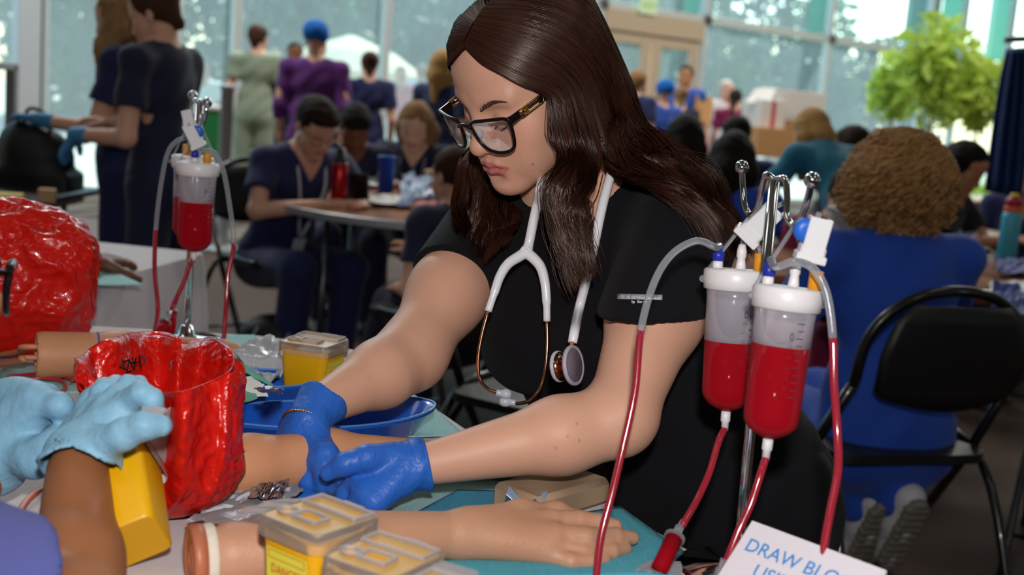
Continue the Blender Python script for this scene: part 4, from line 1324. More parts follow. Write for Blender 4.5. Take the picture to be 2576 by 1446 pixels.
# ---------------------------------------------------------------- the woman in black scrubs (main figure)
HX = Xf(rotz(rad(-52.3))@rotx(rad(30.7))@roty(rad(.9)), (.0073, 1.541, 1.2185))
w_shL, w_elL, w_wrL = W(1725, 572, 1.48), W(1554, 1064, 1.335), W(1068, 1168, 1.30)
w_shR, w_elR, w_wrR = W(1210, 600, 1.685), W(1035, 892, 1.53), W(776, 1055, 1.37)
w_pel = W(1765, 1205, 1.60)
w_mid = (w_shL+w_shR)/2
w_e1 = nrm(w_shL-w_shR)                                  # to her left
w_e3 = nrm((w_mid-w_pel)-w_e1*((w_mid-w_pel)@w_e1))      # up the spine
w_e2 = np.cross(w_e3, w_e1)                              # her back
WB = np.stack([w_e1, w_e2, w_e3], 1)
def wb(x, y, z): return w_mid+WB@np.array([x, y, z])
w_neck = wb(0, .035, .050)
root = thing('person', (w_pel[0], w_pel[1], 0), 'woman in black scrubs and glasses bending over the table with blue gloves', 'person')
s = Sdf()
face_ops(s, HX, True, ears=True)
s.cone(HX((0, .020, -.050)), w_neck, .052, .056, .03)
s.cone(HX((0, .024, -.048)), wb(.012, .010, .03), .030, .036, .016)
for q in (1, -1): s.cone(w_neck, wb(q*.13, .01, .0), .048, .042, .05)
s.ell(wb(0, .003, -.105), (.145, .092, .16), WB, .05)
s.ell(wb(0, .025, -.30), (.126, .083, .17), WB, .06)
s.ell(w_pel, (.155, .11, .12), WB, .06)
s.chain([w_shL, w_shL*.55+w_elL*.45, w_elL*.93+w_shL*.07], [.053, .0545, .0385], .03)
s.cone(w_elL, w_elL*.70+w_wrL*.30, .0385, .0410, .03).cone(w_elL*.70+w_wrL*.30, w_wrL, .0405, .0225, .02)
s.chain([w_shR, w_shR*.5+w_elR*.5, w_elR], [.049, .050, .041], .03)
s.cone(w_elR, w_elR*.68+w_wrR*.32, .0415, .0400, .03).cone(w_elR*.68+w_wrR*.32, W(806, 1020, 1.392), .040, .0235, .02)
V, F = s.mesh(.0019, proj=2, bounds=(np.array([-.32, 1.1, .62]), np.array([.42, 1.85, 1.42])))
col = np.repeat(skincol('main')[None], len(V), 0)
col = face_paint(V, col, HX, 'main')
for px, py, d in ((1455, 1060, 1.28), (1466, 1112, 1.27), (1400, 1132, 1.27), (1430, 1098, 1.27), (1356, 455, 1.45), (1340, 415, 1.47)):
    m = np.linalg.norm(V-W(px, py, d), axis=1)
    j = V[np.argmin(m)]
    g = np.clip(1-np.linalg.norm(V-j, axis=1)/.0024, 0, 1)[:, None]
    col = col*(1-g*np.array([.3, .45, .45]))
link('body', npmesh('body', V, [F], True, col), SKIN, root)
# scrub top
CLOTH_BLACK = pm('black_scrub_cloth', '#121115', rough=.85, var=.2, scale=8, bump=.5, bscale=900, sheen=.03, spec=.15)
def hit(px, py, d0, d1, sd, n=260):
    dd = np.linspace(d0, d1, n)
    P = np.array([W(px, py, q) for q in dd])
    v = sd.eval(P)
    i = np.argmax(v < 0)
    return P[max(i-1, 0)]
_v = (hit(1410, 662, 1.2, 1.7, s)-w_mid)@WB
XV, ZV = _v[0], _v[2]-.006
def fold(P, D):
    Q = (P-w_mid)@WB
    return D+.0035*np.sin(Q[:, 2]*38+6*np.sin(Q[:, 0]*9)+5*Q[:, 1])*np.clip(-Q[:, 2]*4, 0, 1)+.0022*vnoise(P, 28, 3)
s = Sdf()
for q in (1, -1): s.cone(w_neck, wb(q*.150, .015, -.008), .052, .052, .04)
s.ell(wb(0, .004, -.105), (.158, .104, .17), WB, .05)
for q in (1, -1): s.ell(wb(q*.068, -.085, -.135), (.062, .045, .06), WB, .05)
s.ell(wb(0, .025, -.30), (.142, .098, .18), WB, .06)
s.ell(w_pel+w_e3*.03, (.168, .120, .16), WB, .06)
shLo = w_shL+nrm(w_elL-w_shL)*.02
nL = nrm(w_elL-w_shL); hL = W(1645, 782, 1.42)
nL = nrm(-_u+.15*_f)
nR = nrm(w_elR-w_shR); hR = W(1222, 742, 1.62)
def smin(a, b, k):
    h = np.maximum(k-np.abs(a-b), 0)/k
    return np.minimum(a, b)-h*h*k*.25
def cuts(P, D):
    Q = (P-w_mid)@WB
    for sh, el, r0, r1, n, hm in ((shLo, w_elL, .067, .0665, nL, hL), (w_shR, w_elR, .061, .064, nR, hR)):
        d = Sdf.prim(('c', sh, sh+(el-sh)*.75, r0, r1, 0, False), P)
        D = smin(D, np.maximum(d, (P-hm)@n), .035)
    D = fold(P, D)
    zv = ZV
    wedge = np.maximum(np.abs(Q[:, 0]-XV-.34*np.clip(Q[:, 2]-ZV, 0, .12))*.9-(Q[:, 2]-zv)*.44, Q[:, 1]+.0)
    hole = np.linalg.norm((Q-np.array([.022, .024, .080]))*np.array([1, 1, .55]), axis=1)-.068
    return np.maximum(D, -np.minimum(wedge, hole))
s.fn(cuts)
lo_, hi_ = s.bounds()
me = sdfmesh('scrub_top', s, .004, proj=2, bounds=(np.minimum(lo_, np.minimum(hL, hR)-.11), np.maximum(hi_, np.maximum(hL, hR)+.11)))
top = link('scrub_top', me, CLOTH_BLACK, root, label='black short-sleeved V-neck scrub top')
s = Sdf()
w_hipL, w_hipR = w_pel+w_e1*.085-np.array([0, 0, .03]), w_pel-w_e1*.085-np.array([0, 0, .03])
for hp, dx in ((w_hipL, .03), (w_hipR, .0)):
    kn = np.array([hp[0]+dx, hp[1]-.01, .46]); an = np.array([hp[0]+dx+.02, hp[1]+.03, .03])
    s.cone(hp, kn, .105, .082, .04).cone(kn, an, .085, .08, .03)
s.ell(w_pel-np.array([0, 0, .01]), (.168, .122, .13), WB, .05)
s.fn(lambda P, D: D+.004*np.sin(P[:, 2]*55+8*np.sin(P[:, 0]*12+P[:, 1]*9))+.003*vnoise(P, 22, 5))
s.fn(lambda P, D: np.maximum(D, .025-P[:, 2]))
link('trousers', sdfmesh('trousers', s, .008), CLOTH_BLACK, root)
for hp in (w_hipL, w_hipR):
    b = Sdf().ell((hp[0]+.0, hp[1]+.03, .04), (.05, .05, .04)).cone((hp[0]+.0, hp[1]+.03, .035), (hp[0]-.11, hp[1]-.06, .03), .042, .034, .02).fn(lambda P, D: np.maximum(D, -P[:, 2]))
    link('shoe', sdfmesh('shoe', b, .008), pm('black_shoe', '#1b1b1d', rough=.5), root)
# sleeve print
pr = pm('reflective_print', '#b9bcc4', rough=.35, metal=.3)
bw = pm('print_ink_dark', '#7d8088', rough=.5)
ctr = W(1610, 746, 1.295)
zf = nrm(CAMP-W(1610, 746, 1.3)); Rr = frame(zf, W(1666, 747, 1.3)-W(1553, 740, 1.3))
mb = MB()
xs = np.linspace(-.0245, .0245, 9)
s_top = Sdf()
shLo = w_shL+nrm(w_elL-w_shL)*.02
for q in (1, -1): s_top.cone(w_neck, wb(q*.145, .01, -.005), .060, .056, .05)
s_top.ell(wb(0, -.004, -.10), (.160, .112, .18), WB, .05)
s_top.cone(shLo, w_shL+(w_elL-w_shL)*.75, .067, .0665, .035).fn(fold)
top_row = [hit(px, 739+.02*(px-1553), 1.1, 1.5, s_top) for px in np.linspace(1553, 1666, 13)]
bot_row = [hit(px, 752+.02*(px-1553), 1.1, 1.5, s_top) for px in np.linspace(1553, 1666, 13)]
o_ = _f*-.0012
mb.surf(np.stack([np.array(top_row)+o_, np.array(bot_row)+o_], 1))
badge = solid(mb.build('sleeve_logo', pr, top, smooth=True, label='silver rectangular logo bar'), .0006)
def curved_text(word, x0, x1, yb, size_px, mat, bold=0):
    for ch, px in zip(word, np.linspace(x0, x1, len(word))):
        if ch == ' ': continue
        p = hit(px, yb, 1.1, 1.5, s_top)-_f*.0022
        p2 = hit(px+6, yb, 1.1, 1.5, s_top)-_f*.0022
        xx = nrm(p2-p)
        zz = nrm(-_f-xx*(-_f@xx))
        text('lettering', ch, size_px*1.3/3000*1.38, p, np.stack([xx, np.cross(zz, xx), zz], 1), mat, top, .0002)
curved_text('SKECHERS', 1557, 1650, 751, 11, bw)
curved_text('by Barco', 1588, 1622, 762, 8, pm('white_ink', '#d9d9dd', rough=.5))
# gloves: long blue nitrile
NIT = pm('blue_nitrile', '#2a62bd', rough=.42, var=.1, scale=18, bump=.8, bscale=120, spec=.35)
def wrinkle(amp, f, ax):
    return lambda P, D: D+amp*np.sin(P@ax*f+4*np.sin(P[:, 0]*40)+3*np.sin(P[:, 2]*55))*.6+amp*.6*vnoise(P, 90, 9)
# her left glove (right of the pair): thumb reaches left, fingers curl down to the arm model
s = Sdf()
dL = nrm(w_wrL-w_elL)
hw = W(1030, 1166, 1.295)
knP = [W(908, 1196, 1.295), W(905, 1212, 1.28), W(918, 1240, 1.265), W(940, 1262, 1.258)]
for i, kp in enumerate(knP):
    s.cone(hw+(kp-knP[1])*.30, kp, .0185, .0135, .015)
fing = [[knP[0], W(872, 1214, 1.30), W(842, 1219, 1.315), W(812, 1224, 1.325)],
        [knP[1], W(872, 1240, 1.285), W(858, 1268, 1.29), W(850, 1284, 1.30)],
        [knP[2], W(895, 1272, 1.27), W(888, 1297, 1.28), W(882, 1306, 1.285)],
        [knP[3], W(928, 1288, 1.265), W(918, 1305, 1.27), W(910, 1312, 1.275)]]
for fpts in fing: s.chain(fpts, [.0120, .0105, .0096, .0078], .005)
s.chain([W(985, 1148, 1.285), W(925, 1152, 1.27), W(868, 1168, 1.265), W(824, 1190, 1.268)], [.0165, .0132, .0112, .0088], .008)
s.cone(hw, W(1052, 1168, 1.297), .0215, .0255, .01)
s.cone(W(1052, 1168, 1.297), W(1078, 1169, 1.299), .0262, .0282, .004)
s.fn(wrinkle(.0009, 150, dL))
s.fn(lambda P, D: np.maximum(D, -((P-W(1078, 1168, 1.30))@dL)))
link('glove', sdfmesh('glove', s, .0018, proj=2), NIT, root, label='left blue nitrile glove, thumb reaching sideways')
FR = frame(dL)
cc_ = W(1049, 1168, 1.297)
MB().lathe([(.026, -.0095), (.0288, -.0085), (.0292, -.001), (.0288, .0075), (.026, .0085)], 40, cc_, FR).build('glove_cuff', NIT, root, smooth=True)
# her right glove: hand points down, seen from the back
s = Sdf()
hw = W(770, 1085, 1.365)
kn = [W(798, 1160, 1.335), W(772, 1172, 1.335), W(738, 1172, 1.345), W(707, 1160, 1.36)]
for kp in kn: s.cone(hw+(kp-kn[1])*.5, kp, .0175, .0140, .014)
s.chain([kn[0], W(800, 1200, 1.33), W(795, 1236, 1.335), W(790, 1262, 1.345)], [.0135, .0118, .0105, .0085], .006)
s.chain([kn[1], W(778, 1210, 1.328), W(772, 1246, 1.335), W(768, 1268, 1.345)], [.0135, .0118, .0105, .0085], .004)
s.chain([kn[2], W(730, 1206, 1.34), W(722, 1240, 1.345), W(718, 1262, 1.355)], [.0135, .0118, .0105, .0085], .004)
s.chain([kn[3], W(702, 1195, 1.355), W(697, 1222, 1.36), W(695, 1240, 1.365)], [.0125, .0110, .0095, .008], .004)
s.chain([W(800, 1110, 1.35), W(818, 1150, 1.325), W(822, 1190, 1.315), W(815, 1222, 1.318)], [.018, .0145, .0122, .009], .010)
dR = nrm(w_wrR-w_elR)
c0, c1 = W(775, 1060, 1.37), W(812, 1010, 1.395)
s.cone(hw, c0, .0215, .0235, .012).cone(c0, c1, .0240, .0310, .008)
axr = nrm(c1-c0)
s.fn(wrinkle(.0009, 170, axr))
s.fn(lambda P, D: np.maximum(D, (P-c1)@axr+.002*np.sin(P[:, 0]*150)))
link('glove', sdfmesh('glove', s, .0018, proj=2), NIT, root, label='right blue nitrile glove pointing down at the arm model')
# eyebrows and lashes: fine hairs
def hairmat():
    m = bpy.data.materials.new('dark_brown_hair')
    m.use_nodes = True
    nt = m.node_tree; nt.nodes.clear(); L = nt.links.new
    out = node(nt, 'ShaderNodeOutputMaterial')
    at = node(nt, 'ShaderNodeAttribute', attribute_name='Col')
    tc = node(nt, 'ShaderNodeTexCoord'); nz = node(nt, 'ShaderNodeTexNoise'); nz.inputs['Scale'].default_value = 45; L(tc.outputs['Object'], nz.inputs[0])
    mr = node(nt, 'ShaderNodeMapRange'); mr.inputs['To Min'].default_value = .6; mr.inputs['To Max'].default_value = 1.4; L(nz.outputs[0], mr.inputs[0])
    mx = node(nt, 'ShaderNodeMix', data_type='RGBA', blend_type='MULTIPLY'); mx.inputs[0].default_value = 1
    L(at.outputs[0], mx.inputs[6]); L(mr.outputs[0], mx.inputs[7])
    d = node(nt, 'ShaderNodeBsdfDiffuse'); L(mx.outputs[2], d.inputs[0])
    g = node(nt, 'ShaderNodeBsdfGlossy'); g.inputs['Roughness'].default_value = .36; g.inputs[0].default_value = (1, .86, .78, 1)
    ms = node(nt, 'ShaderNodeMixShader'); ms.inputs[0].default_value = .035
    L(d.outputs[0], ms.inputs[1]); L(g.outputs[0], ms.inputs[2]); L(ms.outputs[0], out.inputs[0])
    return m
HAIRM = hairmat()
def hair_cols(n, S, base, var, seed):
    r = np.random.default_rng(seed)
    b = np.array(lin(base))
    c = b[None]*(1+var*r.normal(size=(n, 1)))
    c = np.clip(c, .002, 1)
    return np.repeat(c, S*3, 0)
sd_face = Sdf(); face_ops(sd_face, HX, True, ears=False)
def snap(P, off=.0003):
    "head-local points pushed onto the face surface"
    Wd = np.array([HX(p) for p in P])
    for _ in range(4):
        d = sd_face.eval(Wd)
        G = np.stack([sd_face.eval(Wd+np.eye(3)[i]*4e-4)-d for i in range(3)], 1)/4e-4
        Wd = Wd-((d-off)/np.maximum((G*G).sum(1), .2))[:, None]*G
    return Wd, G
r = np.random.default_rng(3)
for q in (1, -1):
    n = 300
    t = r.uniform(0, 1, n)
    th = .0034*(1-.8*t**1.5)*(np.minimum(1, .25+t*2.2))
    bx = .010+.047*t
    bz = .0235+.0085*np.sin(np.minimum(t, 1)*2.2)-.004*t
    base = np.stack([q*bx, np.full(n, -.085), bz+r.uniform(-1, 1, n)*th], 1)
    w0, G = snap(base)
    tip = base+np.stack([q*(.004+.002*r.normal(size=n)*.3), 0*t, .0028*(1-1.5*t)], 1)
    w1, _ = snap(tip, .0007)
    P = np.stack([w0, (w0+w1)/2+G*.0004, w1], 1)
    V, F = strands(P, np.repeat(np.array([[.00042, .00036, .00012]]), n, 0))
    link('eyebrow', npmesh('eyebrow', V, [F], True, hair_cols(n, 3, '#5a3d33', .3, 5)), HAIRM, root)
    n = 46
    t = r.uniform(0, 1, n)
    base = np.stack([q*(.021+.024*t), np.full(n, -.088), -.0035-.0035*np.sin(t*pi)], 1)
    w0, G = snap(base, 0)
    dv = HX.R@np.array([q*.15, -1, -.55])
    L_ = (.0045+.002*r.uniform(size=n))[:, None]
    P = np.stack([w0, w0+dv*L_*.5, w0+(dv+HX.R@np.array([q*.3*1, 0, .45]))*L_], 1)
    V, F = strands(P, np.repeat(np.array([[.0003, .00025, .0001]]), n, 0))
    link('eyelashes', npmesh('eyelashes', V, [F], True, hair_cols(n, 3, '#0d0807', .2, 6)), HAIRM, root)
# hair: dark under-volume + interpolated sheets of ribbon strands
def sheet(guides, n, seed, wts=None, thick=.012, wave=.006, lock=22, spi=3, rad0=.0006, tips=.004, wf=1., clump=.5, lift=0., split=(), late=.25):
    "guides: list of paths with equal number of world control points; strands interpolate between neighbours"
    r = np.random.default_rng(seed)
    G = np.array([crv(g, spi) for g in guides])          # (g,S,3)
    g, S, _ = G.shape
    wts = np.ones(g-1) if wts is None else np.array(wts, float)
    iv = r.choice(g-1, n, p=wts/wts.sum())
    u = iv+r.uniform(0, .999, n)
    lk = np.floor(u*lock/(g-1)).astype(int)               # locks move together
    lp = r.uniform(0, 2*pi, lk.max()+2)[lk]
    la = r.uniform(.4, 1.5, lk.max()+2)[lk]
    lw = r.uniform(-.6, .5, lk.max()+2)[lk]
    uc = (lk+.5)*(g-1)/lock
    t = np.linspace(0, 1, S)[None]
    amp = np.clip((t-late)*2., 0, 1)
    cl = np.full(n, clump)
    for k_ in split:
        m = iv == k_
        uc[m] = np.where(u[m]-iv[m] < .45, k_+.02+.2*(u[m]-iv[m]), k_+.98-.2*(iv[m]+1-u[m])); cl[m] = 1.
    ut = np.clip(u[:, None]+(uc-u)[:, None]*cl[:, None]*np.clip(amp*1.5, 0, 1), 0, g-1.001)
    i = ut.astype(int); fr = (ut-i)[:, :, None]
    k = np.arange(S)[None].repeat(n, 0)
    P = G[i, k]*(1-fr)+G[i+1, k]*fr
    ctr = HX((0, .01, .0))
    out = P-ctr
    out[:, :, 2] *= .5
    out /= np.linalg.norm(out, axis=2, keepdims=True)
    T = np.gradient(P, axis=1); T /= np.maximum(np.linalg.norm(T, axis=2, keepdims=True), 1e-9)
    sidev = np.cross(T, out)
    w = r.uniform(-1, .5, n)[:, None]+lw[:, None]*amp
    ph = t*8*wf+lp[:, None]+.22*r.normal(size=(n, 1))
    P = P+out*(lift+w*thick*(.3+.7*amp)+wave*amp*la[:, None]*np.sin(ph))[:, :, None]
    P = P+sidev*(wave*.9*amp*la[:, None]*np.cos(ph*.8+1)+tips*r.normal(size=(n, 1))*amp+.0012*r.normal(size=(n, 1)))[:, :, None]
    L = np.clip(r.normal(1, .06, n), .7, 1.05)[:, None]
    tt = np.clip(t*L, 0, 1)*(S-1)
    a = np.minimum(tt.astype(int), S-2); f = (tt-a)[:, :, None]
    rows = np.arange(n)[:, None]
    P = P[rows, a]*(1-f)+P[rows, a+1]*f
    R = rad0*(1-.8*np.clip((t-.7)/.3, 0, 1))*np.ones((n, 1))*r.uniform(.6, 1.3, (n, 1))
    return P, R
def ribbons(P, R, ctr):
    "each strand a shallow roof-shaped ribbon turned away from ctr"
    n, S, _ = P.shape
    T = np.gradient(P, axis=1); T /= np.maximum(np.linalg.norm(T, axis=2, keepdims=True), 1e-9)
    o = P-ctr
    B = np.cross(T, o); B /= np.maximum(np.linalg.norm(B, axis=2, keepdims=True), 1e-9)
    N = np.cross(B, T)
    r3 = R[:, :, None]
    V = np.stack([P-B*r3, P+N*r3*.8, P+B*r3], 2)
    i = (np.arange(n)[:, None, None]*S+np.arange(S-1)[None, :, None])*3
    j = np.arange(2)[None, None]
    F = np.stack([i+j, i+j+1, i+3+j+1, i+3+j], -1).reshape(-1, 4)
    return V.reshape(-1, 3), F
sd_on = Sdf(); sd_on.ops = [o for o in sd_face.ops]+[o for o in s_top.ops if o[0] != 'f']
def on(px, py, off=.01, d0=1.15, d1=1.75, back=1.5):
    "point off metres in front of the head or shoulder surface seen at a photo pixel"
    dd = np.linspace(d0, d1, 300)
    v = sd_on.eval(np.array([W(px, py, q) for q in dd]))
    j = np.nonzero(v < off)[0]
    return W(px, py, dd[max(j[0]-1, 0)] if len(j) else back)
sd_sh = Sdf(); sd_sh.ops = [o for o in s_top.ops if o[0] != 'f']
def onS(px, py, off=.01, back=1.55):
    dd = np.linspace(1.2, 1.75, 240)
    v = sd_sh.eval(np.array([W(px, py, q) for q in dd]))
    j = np.nonzero(v < off)[0]
    return W(px, py, dd[max(j[0]-1, 0)] if len(j) else back)
Lp = HX
def sp(p, off): return snap([p], off)[0][0]
near = [
 [on(1172, 118, .002), on(1212, 158, .005), on(1260, 184, .008), on(1322, 216, .012), on(1388, 236, .016), on(1404, 300, .018), on(1410, 370, .020), W(1402, 440, 1.41), W(1388, 490, 1.40), W(1390, 560, 1.39), W(1408, 630, 1.385), W(1452, 697, 1.385)],
 [on(1178, 95, .006), on(1235, 130, .010), on(1300, 160, .014), on(1370, 190, .018), on(1425, 225, .022), on(1440, 300, .024), on(1450, 370, .026), W(1440, 440, 1.405), W(1418, 500, 1.41), W(1422, 560, 1.40), W(1430, 625, 1.395), W(1456, 697, 1.395)],
 [on(1190, 70, .008), on(1265, 90, .014), on(1345, 115, .020), on(1410, 150, .024), on(1460, 210, .028), on(1480, 300, .030), on(1494, 370, .030), on(1484, 440, .030), W(1448, 500, 1.40), W(1450, 560, 1.40), W(1452, 625, 1.395), W(1462, 692, 1.395)],
 [on(1200, 50, .008), on(1285, 62, .015), on(1368, 85, .022), on(1435, 125, .026), on(1486, 195, .030), on(1510, 290, .034), on(1534, 370, .034), on(1560, 425, .030), on(1615, 455, .024), on(1690, 475, .018), on(1770, 520, .012), on(1832, 625, .012, back=1.48)],
 [on(1212, 30, .008), on(1305, 32, .015), on(1395, 56, .022), on(1464, 100, .028), on(1516, 178, .032), on(1542, 270, .036), W(1566, 350, 1.43), on(1612, 405, .014, back=1.5), on(1680, 440, .014, back=1.47), on(1745, 475, .016, back=1.47), on(1800, 530, .012, back=1.48), on(1846, 630, .012, back=1.48)],
 [on(1240, 0, .008), on(1335, 2, .015), on(1424, 24, .022), on(1492, 78, .030), W(1543, 160, 1.47), W(1570, 245, 1.47), W(1602, 325, 1.51), W(1655, 388, 1.44), on(1722, 432, .014, back=1.51), on(1782, 488, .014, back=1.48), on(1830, 550, .014, back=1.47), on(1858, 620, .014, back=1.47)],
 [Lp((.002, .03, .141)), Lp((.02, .056, .136)), Lp((.034, .082, .118)), Lp((.036, .105, .085)), W(1562, 165, 1.54), W(1585, 250, 1.54), W(1622, 322, 1.58), W(1680, 382, 1.56), W(1748, 436, 1.53), on(1802, 496, .014, back=1.55), on(1842, 556, .014, back=1.54), on(1864, 610, .014, back=1.54)],
 [Lp((0, .06, .133)), Lp((-.005, .085, .118)), Lp((-.008, .106, .09)), Lp((-.01, .118, .055)), W(1560, 190, 1.60), W(1580, 265, 1.60), W(1615, 335, 1.64), W(1670, 395, 1.62), W(1735, 450, 1.59), W(1790, 505, 1.56), W(1830, 560, 1.55), W(1850, 610, 1.55)]]
far = [
 [on(1168, 119, .002), sp((-.022, -.088, .080), .003), sp((-.064, -.062, .056), .006), Lp((-.082, -.034, .020)), Lp((-.084, -.024, -.04)), W(1158, 400, 1.60), W(1150, 465, 1.59), onS(1142, 535, .014, back=1.55), onS(1178, 598, .016), onS(1214, 650, .012)],
 [on(1174, 97, .004), sp((-.032, -.074, .098), .007), sp((-.074, -.038, .068), .011), Lp((-.091, -.012, .020)), Lp((-.092, -.002, -.04)), W(1182, 410, 1.61), W(1184, 475, 1.60), onS(1170, 545, .016, back=1.54), onS(1154, 600, .016, back=1.53), onS(1170, 638, .012)],
 [on(1186, 71, .006), sp((-.040, -.045, .112), .009), Lp((-.086, .0, .078)), Lp((-.096, .014, .020)), Lp((-.094, .02, -.04)), W(1212, 430, 1.63), W(1224, 488, 1.61), onS(1214, 556, .016, back=1.54), onS(1198, 604, .016), onS(1222, 643, .012)],
 [on(1208, 35, .007), sp((-.048, .0, .118), .010), Lp((-.086, .045, .080)), Lp((-.090, .055, .020)), Lp((-.086, .055, -.05)), W(1250, 450, 1.65), W(1262, 500, 1.62), onS(1256, 562, .014, back=1.55), onS(1240, 605, .016), onS(1240, 634, .012)],
 [Lp((0, .06, .131)), Lp((-.044, .082, .106)), Lp((-.066, .100, .058)), Lp((-.064, .105, .0)), Lp((-.055, .095, -.06)), W(1300, 470, 1.66), W(1308, 512, 1.63), onS(1300, 562, .010, back=1.56), onS(1282, 594, .014), onS(1264, 618, .012)]]
hs = Sdf()
hs.ell(HX((0, .014, .048)), (.0790, .099, .0835), HX.R, .01)
hs.chain([HX((.03, .05, .02)), W(1530, 290, 1.54), W(1570, 370, 1.53), W(1640, 425, 1.52), on(1720, 475, -.004, back=1.5), on(1790, 540, -.004, back=1.5)], [.04, .022, .016, .013, .010, .006], .03)
hs.chain([HX((.055, .02, .01)), W(1478, 340, 1.51), W(1464, 430, 1.49)], [.028, .018, .008], .03)
hs.chain([HX((-.06, .03, .0)), far[2][5]+_f*.03, far[2][6]+_f*.03], [.028, .022, .014], .03).chain([far[2][6]+_f*.03, far[2][7]+_f*.012, far[2][8]+_f*.006], [.014, .012, .006], .02)
def hairline(P, D):
    Q = HX.inv(P)
    y, z, x = Q[:, 1], Q[:, 2], np.abs(Q[:, 0])
    face = np.maximum(y+.045+.35*np.maximum(0, x-.03)-.55*np.clip(z-.045, -.04, 1), z-.080+.25*x)   # open face
    return np.maximum(D, -face)
hs.fn(hairline)
V0, F0 = hs.mesh(.004, proj=1)
base = npmesh('hair_underlayer', V0, [F0], True)
CT = HX((0, .01, .0))
Ps = [sheet(near, 6800, 11, wts=[1.1, 1.1, 1.0, 1.4, 1.4, 1.2, .8], thick=.013, wave=.012, lock=40, wf=1.25, clump=.4, rad0=.0007, split=(2,)),
      sheet(near, 1500, 15, thick=.012, wave=.018, lock=90, rad0=.00045, tips=.010, clump=.2, split=(2,)),
      sheet(far, 3000, 12, thick=.014, wave=.014, lock=26, wf=1.5, rad0=.0007, tips=.006, late=.55)]
P = np.concatenate([p[0] for p in Ps[:2]]); R = np.concatenate([p[1] for p in Ps[:2]])
hm = []
for (P, R, sd_) in ((P, R, 8), (Ps[2][0], Ps[2][1], 9)):
    V1, F1 = ribbons(P, R, CT)
    hm.append((V1, F1, hair_cols(len(P), P.shape[1], '#2f170e', .35, sd_)))
V = np.concatenate([h[0] for h in hm]); Fq = np.concatenate([hm[0][1], hm[1][1]+len(hm[0][0])])
ho = link('hair', npmesh('hair', V, [Fq], True, np.concatenate([h[2] for h in hm])), HAIRM, root, label='long wavy dark brown hair with a centre parting')
link('hair_underlayer', base, pm('dark_hair_under', '#120807', rough=.9, ior=1.1, spec=.1, bump=1, bscale=150), ho)
# ---------------------------------------------------------------- things the woman wears
BLKAC = pm('black_acetate', '#120b0c', rough=.25, var=.3, scale=40, spec=.3)
GOLD = pm('gold_metal', '#d9a850', rough=.2, metal=1., var=.08, scale=60)
COPPER = pm('rose_gold_metal', '#c98a6c', rough=.16, metal=1., var=.05, scale=60)
LENS = pm('lens_glass', '#e8eef2', rough=.03, clear=(.012, '#f6f6f8'), var=.02, fres=.35)
g = thing('eyeglasses', HX((0, -.1, 0)), 'black-framed eyeglasses with gold chain links on the temples, on the woman in black', 'glasses')
def gy(x, z): return -.1135+3.0*x*x+.10*(z-.016)*-1*.6
outl = [(.0120, .006), (.0140, .0120), (.022, .0150), (.038, .0160), (.056, .0165), (.068, .0160), (.0725, .0105), (.0718, .0), (.0690, -.013), (.0640, -.0235), (.053, -.0285), (.038, -.0285), (.025, -.0235), (.0160, -.012)]
mb = MB()
for q in (1, -1):
    o = crv(outl, 5, True)
    mb.tube([HX((q*x, gy(x, z), z)) for x, z in o], .0023, 8, closed=True)
mb.tube([HX((x, -.1145, .0075+.0020*(1-(x/.012)**2))) for x in np.linspace(-.0125, .0125, 9)], .0027, 8)
for q in (1, -1): mb.box(HX((q*.0725, -.0965, .0118)), (.005, .007, .0105), HX.R, .001)
mb.build('frame_front', BLKAC, g, smooth=True)
